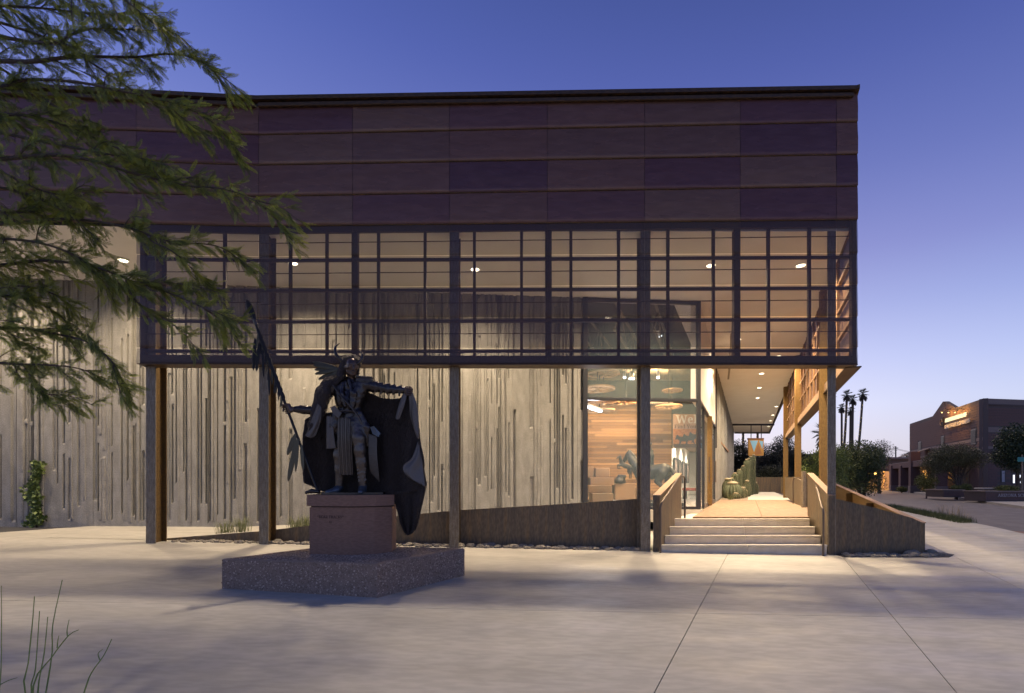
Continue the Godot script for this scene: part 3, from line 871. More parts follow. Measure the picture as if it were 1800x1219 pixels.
func build_interior() -> void:
	var M := mats
	var mu: Node = get_node("museum_building")
	var wood := [noisy(90, 0.05, [[0.3, lin(0.17, 0.088, 0.038)], [0.7, lin(0.30, 0.165, 0.074)]], Vector3(0.7, 4, 0.7), 0.7), noisy(91, 0.05, [[0.3, lin(0.28, 0.155, 0.07)], [0.7, lin(0.39, 0.225, 0.11)]], Vector3(0.7, 4, 0.7), 0.7), noisy(92, 0.05, [[0.3, lin(0.11, 0.058, 0.028)], [0.7, lin(0.20, 0.108, 0.052)]], Vector3(0.7, 4, 0.7), 0.7)]
	var floor_m := noisy(93, 0.03, [[0.3, lin(0.26, 0.24, 0.22)], [0.7, lin(0.33, 0.31, 0.28)]], Vector3(0.4, 0.4, 0.4), 0.25)
	part("lobby_floor", MB.new().prism([Vector3(-3, 0.35, -12.3), Vector3(4.7, 0.35, -12.85), Vector3(13.5, 0.35, -31), Vector3(-3, 0.35, -31)], Vector3(0, 0.2, 0)), floor_m, mu)
	part("lobby_ceiling", MB.new().prism([Vector3(-3.2, 6.25, -12.2), Vector3(4.75, 6.25, -12.75), Vector3(8, 6.25, -19.4), Vector3(-3.2, 6.25, -19.4)], Vector3(0, 0.1, 0)), flat(lin(0.016, 0.018, 0.026), 0.9), mu)
	part("lobby_wall", MB.new().box(Vector3(-2.9, 3.3, -15.9), Vector3(0.2, 5.9, 7.2)), M.white_wall, mu)
	# back wall: plain board above, planks below, an opening to the gallery at its right
	part("lobby_wall", MB.new().box(Vector3(1.65, 3.4, -19.25), Vector3(9.2, 5.7, 0.2)), M.dark, mu)
	part("lobby_wall", MB.new().box(Vector3(7.15, 4.45, -19.25), Vector3(1.75, 3.6, 0.2)), M.dark, mu)
	for row in 33:
		var y := 0.62 + row * 0.112
		var x := -2.7 + rng.randf() * 0.4
		while x < 6.2:
			var l := minf(rng.randf_range(1.1, 3.2), 6.24 - x)
			part("plank", MB.new().box(Vector3(x + l / 2, y + 0.054, -19.12 + rng.randf_range(-0.006, 0.01)), Vector3(l - 0.010, 0.099, 0.05)), wood[rng.randi() % 3], mu)
			x += l
	part("wall_cap", MB.new().box(Vector3(1.75, 4.42, -19.05), Vector3(9.0, 0.16, 0.2)), M.white_wall, mu)
	# roof trusses over the lobby
	for k in 6:
		var x0 := 0.6 + k * 1.05
		for y in [5.35, 6.1]: part("truss_chord", MB.new().bar(Vector3(x0, y, -12.9), Vector3(x0 + 2.6, y, -19.1), 0.06, 0.06), M.post_grey, mu)
		for j in 7:
			var t0 := j / 7.0; var t1 := (j + 1) / 7.0
			var up := j % 2 == 0
			part("truss_web", MB.new().bar(Vector3(x0 + 2.6 * t0, 5.35 if up else 6.1, -12.9 - 6.2 * t0), Vector3(x0 + 2.6 * t1, 6.1 if up else 5.35, -12.9 - 6.2 * t1), 0.035, 0.035), M.post_grey, mu)
	part("duct", MB.new().tube([Vector3(-2, 5.1, -17), Vector3(7, 5.1, -17.2)], [0.22, 0.22], 14), M.post_grey, mu)
	# track lights
	var heads := [[1172, 646, 14.2, 1], [1190, 645, 15.0, 1], [1157, 664, 16.0, 0], [1157, 593, 15.5, 0], [1162, 590, 16.5, 1], [1045, 538, 14.0, 0], [1066, 540, 14.5, 1], [1083, 541, 15.0, 0], [1098, 664, 16.0, 0], [1108, 666, 16.4, 1], [1113, 666, 16.8, 0]]
	for q in heads:
		var c := P(q[0], q[1], q[2])
		var h := part("track_light", MB.new().tube([c + Vector3(0, 0.2, 0), c + Vector3(0, 0.02, -0.0)], [0.04, 0.055], 10), M.lamp_trim, mu)
		part("stem", MB.new().tube([c + Vector3(0, 0.2, 0), c + Vector3(0, 0.55, 0)], [0.012, 0.012], 6), M.black_metal, h)
		part("lamp_lens", MB.new().ball(c, Vector3(0.045, 0.04, 0.045), 10), M.cool_lens, h)
		if q[3] == 1: spot(c + Vector3(0, -0.06, 0), c + Vector3(-1.2, -4.2, -2.6), 17.0, Color(1.0, 0.84, 0.62), 62.0, 0.06, 0.8)
	var sl := part("strip_light", MB.new().bar(P(1029, 711, 13.6), P(1056, 721, 14.3), 0.16, 0.06, 0.01), M.lamp_trim, mu)
	part("lamp_lens", MB.new().bar(P(1029, 714.5, 13.6), P(1056, 724, 14.3), 0.12, 0.03), glow(Color(0.9, 0.95, 1.0), 6.0), sl)
	omni(P(1043, 722, 13.95), 4.0, Color(0.95, 0.95, 1.0), 0.12)
	# gallery beyond the opening
	part("gallery_wall", MB.new().prism([Vector3(6.25, 0.55, -19.36), Vector3(10.9, 0.55, -30), Vector3(10.7, 0.55, -30.1), Vector3(6.05, 0.55, -19.4)], Vector3(0, 2.6, 0)), M.white_wall, mu)
	part("gallery_wall", MB.new().box(Vector3(11.5, 1.9, -30.2), Vector3(2.6, 2.8, 0.2)), M.white_wall, mu)
	part("gallery_wall", MB.new().prism([side_wall(19.4, 0.55, -0.42), side_wall(30, 0.55, -0.42), side_wall(30, 0.55, -0.6), side_wall(19.4, 0.55, -0.6)], Vector3(0, 2.6, 0)), M.white_wall, mu)
	part("gallery_ceiling", MB.new().prism([Vector3(6.0, 3.15, -19.36), Vector3(8.0, 3.15, -19.36), Vector3(13.4, 3.15, -30.2), Vector3(10.5, 3.15, -30.2)], Vector3(0, 0.1, 0)), wood[0], mu)
	for k in 3:
		var c := Vector3(7.6 + k * 1.5, 3.1, -20.8 - k * 3.2)
		var dl := part("downlight", MB.new().lathe([Vector2(0.08, 0.0), Vector2(0.11, -0.012), Vector2(0.12, 0.004)], 14, c + Vector3(0, 0.045, 0)), M.lamp_trim, mu)
		part("lamp_lens", MB.new().lathe([Vector2(0.001, 0.035), Vector2(0.085, 0.035)], 14, c), M.cool_lens, dl)
		spot(c, c + Vector3(-0.6, -3, 0), 9.0, Color(1.0, 0.94, 0.84), 75.0, 0.08, 0.8)
	var pics := [[0.10, 0.22, "tall dark framed picture nearest the gallery opening"], [0.26, 0.40, "square dark picture second along the white gallery wall"], [0.46, 0.62, "wide dark picture third along the white gallery wall"], [0.70, 0.86, "farthest dark picture along the white gallery wall"]]
	for i in 4:
		var q: Array = pics[i]
		var a := Vector3(6.25, 1.25, -19.36).lerp(Vector3(10.9, 1.25, -30), q[0]) + Vector3(0.03, 0, 0.013); var b := Vector3(6.25, 1.25, -19.36).lerp(Vector3(10.9, 1.25, -30), q[1]) + Vector3(0.03, 0, 0.013)
		var t := thing("picture", q[2], "picture", a, "pictures in the gallery")
		part("frame", MB.new().prism([a, b, b + Vector3(0, 1.1, 0), a + Vector3(0, 1.1, 0)], Vector3(0.03, 0, 0.013)), M.black_metal, t)
		var i1 := a.lerp(b, 0.1) + Vector3(0.034, 0.1, 0.015); var i2 := a.lerp(b, 0.9) + Vector3(0.034, 0.1, 0.015)
		part("print", MB.new().prism([i1, i2, i2 + Vector3(0, 0.9, 0), i1 + Vector3(0, 0.9, 0)], Vector3(0.004, 0, 0.002)), noisy(940 + i, 0.08, [[0.3, lin(0.06, 0.05, 0.05)], [0.7, lin(0.25, 0.16, 0.12)]], Vector3(1, 1, 1), 0.6), t)
	var bn := thing("bench", "low red bench in the gallery beyond the lobby opening", "bench", Vector3(8.4, 0.55, -22.5))
	part("seat", MB.new().box(Vector3(8.4, 0.98, -22.5), Vector3(1.0, 0.14, 0.5), Basis(), 0.03), flat(lin(0.25, 0.045, 0.03), 0.7), bn)
	for x in [7.95, 8.85]: part("leg", MB.new().box(Vector3(x, 0.73, -22.5), Vector3(0.06, 0.36, 0.44)), M.black_metal, bn)
	# poster
	var po := thing("poster", "orange welcome poster with running horses above the gallery opening", "poster", Vector3(6.8, 2.7, -19.1))
	var a := P(1184, 787, 19.0); var b := P(1228, 728, 19.0)
	part("board", MB.new().box(Vector3((a.x + b.x) / 2, (a.y + b.y) / 2, -19.08), Vector3(b.x - a.x, b.y - a.y, 0.06), Basis(), 0.004), flat(lin(0.55, 0.36, 0.26), 0.7), po)
	part("print_band", MB.new().box(Vector3((a.x + b.x) / 2, a.y + 0.36, -19.045), Vector3(b.x - a.x - 0.01, 0.72, 0.006)), noisy(95, 0.02, [[0.3, lin(0.46, 0.16, 0.05)], [0.7, lin(0.58, 0.25, 0.09)]], Vector3(0.5, 1, 1), 0.7), po)
	part("print_band", MB.new().box(Vector3((a.x + b.x) / 2, a.y + 0.07, -19.039), Vector3(b.x - a.x - 0.02, 0.13, 0.006)), flat(lin(0.07, 0.035, 0.025), 0.8), po)
	lettering("lettering", "Wel", "Droid Serif", 0.42, 0.006, flat(lin(0.8, 0.76, 0.7), 0.6), P(1207, 738, 18.96), Basis(), po, true)
	lettering("lettering", "Find Your", "Droid Serif", 0.19, 0.006, flat(lin(0.10, 0.06, 0.05), 0.6), P(1207, 750.5, 18.96), Basis(), po, true)
	var hs := [Vector2(0, 0.42), Vector2(0.05, 0.5), Vector2(0.1, 0.66), Vector2(0.16, 0.7), Vector2(0.24, 0.6), Vector2(0.36, 0.56), Vector2(0.6, 0.56), Vector2(0.72, 0.54), Vector2(0.84, 0.46), Vector2(0.80, 0.34), Vector2(0.76, 0.4), Vector2(0.74, 0.26), Vector2(0.82, 0.06), Vector2(0.76, 0.04), Vector2(0.66, 0.28), Vector2(0.40, 0.28), Vector2(0.34, 0.1), Vector2(0.22, 0.02), Vector2(0.2, 0.06), Vector2(0.27, 0.16), Vector2(0.27, 0.34), Vector2(0.12, 0.44), Vector2(0.05, 0.38)]
	var hm := flat(lin(0.045, 0.04, 0.05), 0.8)
	for q in [[1187.0, 0.0], [1199.0, 0.03], [1210.0, 0.10]]:
		var o := P(q[0], 785, 18.97) + Vector3(0, 0.02 + q[1], -0.003 * q[1])
		var pts := []
		for p in hs: pts.append(o + Vector3(p.x * 0.62, p.y * 0.62, -0.001 * q[0] * 0.01))
		part("horse_print", MB.new().prism(pts, Vector3(0, 0, 0.003 + q[1] * 0.02)), hm, po)
	# crates and plinths
	var cr := [[1030, 821, 1044, 839.5, 14.2, "narrow pale crate at the top left of the lobby stack"], [1046, 823, 1072, 839.5, 14.2, "wide pale crate at the top of the lobby stack"], [1037, 840, 1080, 853.5, 14.1, "long tan crate second row of the lobby stack"], [1033, 854, 1076, 867, 14.0, "tan crate third row of the lobby stack"], [1040, 867.5, 1078, 884, 13.9, "tan crate at the bottom of the lobby stack"], [1080, 850, 1117, 880, 14.1, "pale plinth box carrying the small leaping horse bronze"]]
	for i in cr.size():
		var q: Array = cr[i]
		var t := thing("crate", q[5], "crate", P((q[0] + q[2]) / 2.0, q[3], q[4]), "crates inside the lobby")
		part("box", px_box(q[0], q[1], q[2], q[3], q[4], 0.5), wood[1] if i != 3 else wood[0], t)
		part("batten", px_box(q[0] + 0.5, q[1] + 0.6, q[0] + 2.0, q[3] - 0.6, q[4] - 0.02, 0.03, 0.003), wood[2], t)
	one("floor_slab_plinth", px_box(1072, 880, 1116, 892, 13.9, 0.7), M.white_wall, "low white plinth slab under the lobby crates and bronze", "plinth")
	# wagon-wheel lamps
	var rimw := noisy(96, 0.05, [[0.3, lin(0.42, 0.25, 0.13)], [0.7, lin(0.55, 0.36, 0.21)]], Vector3(2, 2, 2), 0.6)
	var wh := [[1060, 657, 15.0, 0.48, "topmost wagon wheel hanging behind the lobby glass"], [1050, 684, 14.6, 0.50, "wagon wheel hanging just below the topmost wheel"], [1061, 708, 15.2, 0.46, "low wagon wheel under the glass transom at left"], [1101, 707, 15.6, 0.44, "low wagon wheel beside the lobby mullion"], [1182, 687, 17.0, 0.32, "small wagon wheel hanging right of the front post"], [1054, 722, 15.4, 0.45, "lowest wagon wheel beside the white strip light"], [1176, 715, 16.6, 0.42, "wagon wheel hanging above the orange poster"]]
	for q in wh:
		var c := P(q[0], q[1], q[2]); var r: float = q[3]
		var t := thing("wagon_wheel", q[4], "wagon wheel", c, "wagon wheels hung from the lobby ceiling")
		var ring := []
		for s in 33: ring.append(c + Vector3(cos(TAU * s / 32.0), 0, sin(TAU * s / 32.0)) * r)
		part("rim", MB.new().tube(ring, [0.035], 8, 1.2, false), rimw, t)
		part("hub", MB.new().tube([c + Vector3(0, -0.09, 0), c + Vector3(0, 0.09, 0)], [0.06, 0.06], 10), rimw, t)
		for s in 12:
			var dv := Vector3(cos(TAU * s / 12.0), 0, sin(TAU * s / 12.0))
			part("spoke", MB.new().tube([c + dv * 0.05, c + dv * (r - 0.02)], [0.02, 0.016], 6), rimw, t)
		part("hanging_rod", MB.new().tube([c + Vector3(0, 0.08, 0), Vector3(c.x, 6.2, c.z)], [0.012, 0.012], 6), M.black_metal, t)
	# bronzes in the lobby
	var bz := noisy(97, 0.05, [[0.3, lin(0.012, 0.011, 0.010)], [0.7, lin(0.036, 0.031, 0.027)]], Vector3(2, 2, 2), 0.5, 0.1)
	var hr := thing("equestrian_bronze", "dark bronze rider on a horse standing behind the lobby glass", "sculpture", P(1142, 890, 14.6))
	var hb := horse_body(false)
	var turn := Basis(Vector3.UP, deg_to_rad(132)) * Basis().scaled(Vector3.ONE * 0.78)
	var hbm := part("horse", hb, bz, hr)
	hbm.transform = Transform3D(turn, Vector3(0, 0.12, 0))
	var rb := Field.new(Vector3(-0.5, 0.9, -0.5), Vector3(0.6, 2.6, 0.5), 0.025)
	rb.chain([Vector3(0, 1.45, 0), Vector3(0, 1.75, 0), Vector3(0.03, 1.98, 0)], [0.16, 0.17, 0.12], 0.05)
	rb.cap(Vector3(0.05, 2.1, 0), Vector3(0.08, 2.2, 0), 0.1, 0.1, 0.03)
	for sg in [-1.0, 1.0]:
		rb.chain([Vector3(0, 1.42, 0.12 * sg), Vector3(0.25, 1.25, 0.3 * sg), Vector3(0.2, 0.95, 0.33 * sg)], [0.11, 0.085, 0.06], 0.04)
		rb.chain([Vector3(0.02, 1.95, 0.18 * sg), Vector3(0.1, 1.68, 0.28 * sg), Vector3(0.32, 1.6, 0.14 * sg)], [0.075, 0.06, 0.045], 0.03)
	rb.cap(Vector3(0.07, 2.24, 0), Vector3(0.07, 2.26, 0), 0.17, 0.13, 0.02, Vector3(1, 2.2, 1))
	var rd := part("rider", rb.net(MB.new()), bz, hr)
	rd.transform = Transform3D(turn, Vector3(0, 0.12, 0))
	part("base", MB.new().box(P(1142, 890, 14.6) + Vector3(0, 0.06, 0), Vector3(1.6, 0.14, 1.3), Basis(), 0.02), bz, hr)
	var sm := thing("leaping_horse_bronze", "small bronze of a leaping horse over rocks on a plinth box", "sculpture", P(1093, 850, 14.2))
	var lh := part("horse", horse_body(true), bz, sm)
	lh.transform = Transform3D(Basis(Vector3.UP, deg_to_rad(200)) * Basis(Vector3.BACK, 0.35) * Basis().scaled(Vector3.ONE * 0.27), Vector3(0, 0.22, 0))
	var rk := Field.new(Vector3(-0.3, -0.02, -0.25), Vector3(0.3, 0.35, 0.25), 0.02)
	for k in 6: rk.cap(Vector3(rng.randf_range(-0.15, 0.15), 0.05, rng.randf_range(-0.1, 0.1)), Vector3(rng.randf_range(-0.1, 0.1), 0.2, rng.randf_range(-0.05, 0.05)), 0.1, 0.05, 0.03)
	var rkm := part("rock_base", rk.net(MB.new()), bz, sm)
	rkm.position = Vector3.ZERO

func horse_body(leap: bool) -> MB:      # faces +x, hooves on y = 0
	var f := Field.new(Vector3(-1.25, -0.05, -0.45), Vector3(1.4, 2.2, 0.45), 0.03)
	f.chain([Vector3(-0.62, 1.2, 0), Vector3(-0.1, 1.14, 0), Vector3(0.42, 1.18, 0)], [0.27, 0.26, 0.27], 0.08)
	f.chain([Vector3(0.5, 1.3, 0), Vector3(0.78, 1.62, 0), Vector3(0.92, 1.86, 0)], [0.22, 0.15, 0.11], 0.08)
	f.chain([Vector3(0.93, 1.88, 0), Vector3(1.1, 1.68, 0), Vector3(1.22, 1.52, 0)], [0.12, 0.09, 0.065], 0.04)
	for sg in [-1.0, 1.0]:
		f.cap(Vector3(0.9, 1.96, 0.05 * sg), Vector3(0.92, 2.08, 0.07 * sg), 0.035, 0.012, 0.02)
		var fx := 0.42
		if leap:
			f.chain([Vector3(fx, 1.05, 0.15 * sg), Vector3(fx + 0.35, 0.95, 0.15 * sg), Vector3(fx + 0.25, 0.65, 0.15 * sg), Vector3(fx + 0.1, 0.6, 0.15 * sg)], [0.13, 0.075, 0.05, 0.06], 0.04)
			f.chain([Vector3(-0.68, 1.1, 0.15 * sg), Vector3(-0.7, 0.75, 0.17 * sg), Vector3(-1.0, 0.45, 0.15 * sg), Vector3(-1.1, 0.1, 0.15 * sg)], [0.19, 0.11, 0.06, 0.06], 0.05)
		else:
			var st: float = 0.12 * sg
			f.chain([Vector3(fx, 1.05, 0.15 * sg), Vector3(fx + st, 0.62, 0.16 * sg), Vector3(fx + st * 0.9, 0.12, 0.16 * sg), Vector3(fx + 0.06 + st, 0.04, 0.16 * sg)], [0.13, 0.07, 0.045, 0.06], 0.04)
			f.chain([Vector3(-0.66, 1.1, 0.15 * sg), Vector3(-0.56 - st, 0.8, 0.17 * sg), Vector3(-0.82 - st, 0.5, 0.16 * sg), Vector3(-0.76 - st, 0.12, 0.16 * sg), Vector3(-0.7 - st, 0.04, 0.16 * sg)], [0.19, 0.11, 0.06, 0.045, 0.06], 0.05)
	f.chain([Vector3(-0.88, 1.28, 0), Vector3(-1.05, 1.05, 0), Vector3(-1.05, 0.6, 0)], [0.06, 0.08, 0.03], 0.04)
	f.chain([Vector3(0.5, 1.55, 0), Vector3(0.75, 1.85, 0), Vector3(0.88, 2.0, 0)], [0.05, 0.05, 0.04], 0.04)
	return f.net(MB.new())

# ------------------------------------------------------------------ entrance: walls of weathered steel, steps, the covered walk
const FLOOR := 0.54

func build_entrance() -> void:
	var M := mats
	# ramp behind the low steel wall
	var rows := []
	for j in 5:
		var r := PackedVector3Array()
		for i in 25:
			var x := lerpf(-9.0, 2.75, i / 24.0)
			var d := lerpf(9.42, 12.55, j / 4.0)
			var y := G(x, d) + 0.006
			if x > -6.6: y = lerpf(G(-6.6, d) + 0.006, FLOOR, clampf((x + 6.6) / 8.6, 0, 1))
			r.append(Vector3(x, y, -d))
		rows.append(r)
	struct("ramp", MB.new().grid(rows), M.plaza)
	var wall := thing("steel_ramp_wall", "long low dark weathered steel wall rising beside the ramp", "wall", P(700, 960, 9.4))
	var top := [[278, 948], [463, 934], [640, 913], [811, 897], [975, 887.5], [1140, 876]]
	for i in top.size() - 1:
		var a := P(top[i][0] + 0.05, top[i][1], 9.4); var b := P(top[i + 1][0] - 0.05, top[i + 1][1], 9.4)
		part("steel_plate", MB.new().prism([Vector3(a.x, G(a.x, 9.4) - 0.05, a.z), Vector3(b.x, G(b.x, 9.4) - 0.05, b.z), b, a], Vector3(0, 0, -0.014)), M.corten, wall)
	# steps: each tread cast in two blocks
	var st := thing("entrance_steps", "four wide pale concrete steps up to the covered walk", "steps", Vector3(3.9, 0, -9.05))
	for k in 4:
		var d0 := 9.04 + k * 0.43
		var y1 := 0.024 + (k + 1) * 0.129
		var xl := lerpf(2.765, 3.55, k / 4.0); var xr := lerpf(5.82, 6.44, k / 4.0)
		var mid := lerpf(xl, xr, 0.52)
		for q in [[xl, mid - 0.003], [mid + 0.003, xr]]:
			var sh := 0.24
			part("step", MB.new().prism([Vector3(q[0], -0.1, -d0), Vector3(q[1], -0.1, -d0), Vector3(q[1] + sh, -0.1, -d0 - 0.44), Vector3(q[0] + sh, -0.1, -d0 - 0.44)], Vector3(0, y1 + 0.06, 0)), M.step, st)
			part("nosing", MB.new().box(Vector3((q[0] + q[1]) / 2, y1 - 0.02, -d0 - 0.012), Vector3(q[1] - q[0] - 0.004, 0.04, 0.07), Basis(), 0.008), M.step, st)
	# covered walk
	var walk := struct("walkway", MB.new().prism([Vector3(3.5, 0.2, -10.76), Vector3(6.6, 0.2, -10.76), along(46, 0.2, -0.3), side_wall(46, 0.2, -0.1), side_wall(12.9, 0.2, -0.1)], Vector3(0, FLOOR - 0.24, 0)), M.step)
	var wl := func(d: float, t: float) -> Vector3: return side_wall(d, FLOOR, 0.12).lerp(along(d, FLOOR, 0.0), t)
	var ds := [10.78, 14.3, 17.8, 21.2]
	for i in 3:
		for q in [[-0.02, 0.46], [0.463, 0.93]]:
			var a: Vector3 = wl.call(ds[i] + 0.004, q[0]); var b: Vector3 = wl.call(ds[i] + 0.004, q[1]); var c: Vector3 = wl.call(ds[i + 1] - 0.004, q[1]); var e: Vector3 = wl.call(ds[i + 1] - 0.004, q[0])
			part("slab", MB.new().prism([a - Vector3(0, 0.05, 0), b - Vector3(0, 0.05, 0), c - Vector3(0, 0.05, 0), e - Vector3(0, 0.05, 0)], Vector3(0, 0.056, 0)), M.rusty_floor, walk)
	part("slab", MB.new().prism([wl.call(21.21, -0.03), wl.call(21.21, 1.0), wl.call(45, 1.0), wl.call(45, -0.03)], Vector3(0, 0.004, 0)), M.plaza, walk)
	# cheek walls beside the steps
	var lw := thing("cheek_wall", "sloped rusty steel wall left of the entrance steps", "wall", P(1155, 970, 9.1), "steel walls flanking the steps")
	var rw := thing("cheek_wall", "sloped rusty steel wall right of the entrance steps", "wall", P(1462, 975, 9.1), "steel walls flanking the steps")
	for q in [[lw, 2.62, 0.56, 11.0], [rw, 5.88, 0.40, 11.0]]:
		var x0: float = q[1]; var k: float = q[2]; var d1: float = q[3]
		var ft := 1.055; var bt := 1.50
		for s in 2:
			var t0 := s / 2.0; var t1 := (s + 1) / 2.0
			var da := lerpf(9.08, d1, t0) + 0.002; var dbb := lerpf(9.08, d1, t1) - 0.002
			var pa := Vector3(x0 + k * (da - 9.08), 0, -da); var pb := Vector3(x0 + k * (dbb - 9.08), 0, -dbb)
			var up := func(p: Vector3, y: float) -> Vector3: return Vector3(p.x, y, p.z)
			part("steel_plate", MB.new().prism([up.call(pa, -0.1), up.call(pb, -0.1), up.call(pb, lerpf(ft, bt, t1)), up.call(pa, lerpf(ft, bt, t0))], Vector3(0.12, 0, 0.0)), M.corten, q[0])
		part("cap_plate", MB.new().prism([Vector3(x0 - 0.012, ft, -9.07), Vector3(x0 + 0.132, ft, -9.07), Vector3(x0 + 0.132 + k * (d1 - 9.08), bt, -d1), Vector3(x0 - 0.012 + k * (d1 - 9.08), bt, -d1)], Vector3(0, 0.016, 0)), M.corten_edge, q[0])
	# handrails
	var hl := thing("handrail", "bent steel pipe handrail on the left of the steps", "handrail", P(1162, 973, 9.0), "handrails of the steps")
	part("pipe", MB.new().tube([P(1161, 976, 8.98), P(1161, 893, 8.98), P(1162.5, 886, 8.99), P(1164.5, 882, 9.02), P(1193, 840, 10.5), P(1196, 837.5, 10.6), P(1200, 837.5, 10.65), P(1203, 839, 10.68), P(1204, 843, 10.7), P(1204, 911, 10.7)], [0.021], 10), M.rail, hl)
	var hrr := thing("handrail", "bent steel pipe handrail on the right of the steps", "handrail", P(1448, 978, 8.95), "handrails of the steps")
	part("pipe", MB.new().tube([P(1447.5, 979, 8.95), P(1447.5, 903, 8.95), P(1446.5, 896, 8.97), P(1445, 892, 9.0), P(1432, 843, 10.6), P(1431, 840, 10.66), P(1429.5, 841, 10.7), P(1429, 845, 10.72), P(1429, 909, 10.75)], [0.021], 10), M.rail, hrr)
	# walls further along the right of the walk
	var gate := thing("steel_side_wall", "dark steel guard wall halfway along the walk with handrail", "wall", P(1396, 880, 16.5))
	part("steel_plate", MB.new().prism([P(1380, 872, 21.0), P(1413, 897, 15.0), P(1413, 846, 15.0), P(1395, 839.5, 18.5), P(1380, 839.5, 21.0)], Vector3(0.05, 0, 0.02)), M.corten, gate)
	part("steel_plate", MB.new().prism([P(1416, 897, 15.0), P(1433, 895, 15.0), P(1433, 838, 15.0), P(1416, 838, 15.0)], Vector3(0, 0, -0.06)), M.corten, gate)
	part("cap_plate", MB.new().box(P(1424.5, 837.5, 15.0) + Vector3(0, 0.0, -0.1), Vector3(0.33, 0.14, 0.24), Basis(), 0.006), M.post_ochre, gate)
	part("gate_post", MB.new().bar(P(1413, 898, 14.7), P(1413, 829, 14.7), 0.1, 0.1, 0.008), M.post_grey, gate)
	part("pipe", MB.new().tube([P(1394.5, 886, 15.6), P(1394.5, 846, 15.6), P(1396, 841, 15.7), P(1410, 840, 15.3)], [0.02], 8), M.rail, gate)
	var fw := thing("steel_end_wall", "long purple grey steel wall across the far end of the walk", "wall", P(1350, 866, 38))
	for q in [[1316, 1336], [1336, 1355], [1355, 1374]]:
		part("steel_plate", px_box(q[0] + 0.1, 839.5, q[1] - 0.1, 867, 38, 0.08, 0.01), M.corten, fw)
	var lowp := thing("side_planter_wall", "tall dark steel planter wall past the gate", "wall", P(1378, 860, 26))
	part("steel_plate", px_box(1374.5, 840, 1385, 868, 27, 0.1, 0.01), M.corten, lowp)
	# planter to the right of the steps: a sloping front wall and a higher guard wall running back
	var pl := thing("steel_planter", "brown weathered steel planter with sloping top right of the steps", "planter", P(1550, 978, 9.1))
	var fa := P(1478, 979.5, 9.1); var fb := P(1625.5, 920.5, 9.1)
	var y0 := -0.12
	var splits := [[1474.0, 878.0], [1625.5, 920.5]]
	part("steel_plate", MB.new().prism([Vector3(fa.x - 0.14, y0, -9.12), Vector3(fb.x, y0, -9.12), fb + Vector3(0, 0, -0.02), P(1604, 911, 9.12), P(1540, 893.5, 9.12), P(1464.5, 876, 9.12)], Vector3(0, 0, -0.02)), M.corten, pl)
	var gb := Vector3(fb.x + 0.483 * 9.5, 1.26, -18.6)
	part("guard_plate", MB.new().prism([Vector3(fb.x, y0, -9.12), Vector3(gb.x, y0, gb.z), gb, Vector3(fb.x, fb.y, -9.12)], Vector3(-0.06, 0, -0.029)), M.post_inner, pl)
	part("guard_plate", MB.new().prism([Vector3(fb.x, y0, -9.12), Vector3(gb.x, y0, gb.z), gb, Vector3(fb.x, fb.y, -9.12)], Vector3(0.02, 0, 0.01)), M.corten, pl)
	part("cap_plate", MB.new().prism([Vector3(fb.x - 0.09, fb.y, -9.14), Vector3(fb.x + 0.03, fb.y, -9.1), gb + Vector3(0.03, 0, 0), gb + Vector3(-0.09, 0, -0.04)], Vector3(0, 0.02, 0)), M.corten_edge, pl)
	for t in [0.35, 0.62]:
		var q := Vector3(fb.x, 0, -9.12).lerp(Vector3(gb.x, 0, gb.z), t)
		var yy := lerpf(fb.y, gb.y, t)
		part("stiffener", MB.new().box(Vector3(q.x - 0.14, yy / 2 + 0.1, q.z - 0.05), Vector3(0.2, yy - 0.24, 0.03)), M.post_inner, pl)
	var soil := MB.new()
	soil.prism([Vector3(6.1, 0.2, -9.18), Vector3(7.5, 0.2, -9.18), Vector3(11.8, 0.2, -18.5), Vector3(7.0, 0.2, -11.5)], Vector3(0, 0.1, 0))
	part("soil", soil, M.dirt, pl)
	# gravel along the walls
	var gx := []
	var tint := []
	for i in 620:
		var left := i < 430
		var x := rng.randf_range(-6.4, 2.55) if left else rng.randf_range(6.12, 8.1)
		var d := rng.randf_range(9.16, 9.36) if left else rng.randf_range(8.86, 9.1)
		if not left and x > 7.7: d = rng.randf_range(8.95, 9.5)
		var s := rng.randf_range(0.016, 0.042) * (1.0 if rng.randf() < 0.85 else 1.5)
		if left and x < -4.5: s *= 0.7
		var b := Basis.from_euler(Vector3(rng.randf() * 6, rng.randf() * 6, rng.randf() * 6)).scaled(Vector3(s * 1.4, s * 0.8, s))
		gx.append(Transform3D(b, Vector3(x, G(x, d) + s * 0.45, -d)))
	var gs := MB.new().ball(Vector3.ZERO, Vector3.ONE, 6)
	gs.faceted = true
	for i in gs.v.size(): gs.v[i] *= 1.0 + 0.25 * sin(i * 12.7)
	var gh := thing("gravel_strip", "strip of tan gravel along the foot of the steel walls", "gravel", Vector3(-1.5, 0.05, -9.25))
	gh.set_meta("kind", "stuff")
	scatter("gravel", gs.mesh(), M.rock, gx, gh)
	var bed := MB.new()
	bed.prism([Vector3(6.02, -0.2, -8.84), Vector3(7.9, -0.2, -8.84), Vector3(8.25, -0.2, -9.12), Vector3(8.2, -0.2, -9.6), Vector3(7.6, -0.2, -9.14), Vector3(6.02, -0.2, -9.14)], Vector3(0, 0.2 + G(7, 9.0) + 0.008, 0))
	part("gravel_bed", bed, M.dark, gh, "stuff")
	var rocks := [[1598, 974, 0.075, "largest tan rock at the planter foot"], [1607, 975, 0.085, "broad flat tan rock near the planter corner"], [1552, 977, 0.05, "small tan rock midway along the planter foot"], [1488, 976, 0.05, "small tan rock beside the last front post"], [845, 964, 0.05, "lone tan rock right of the stone plinth"]]
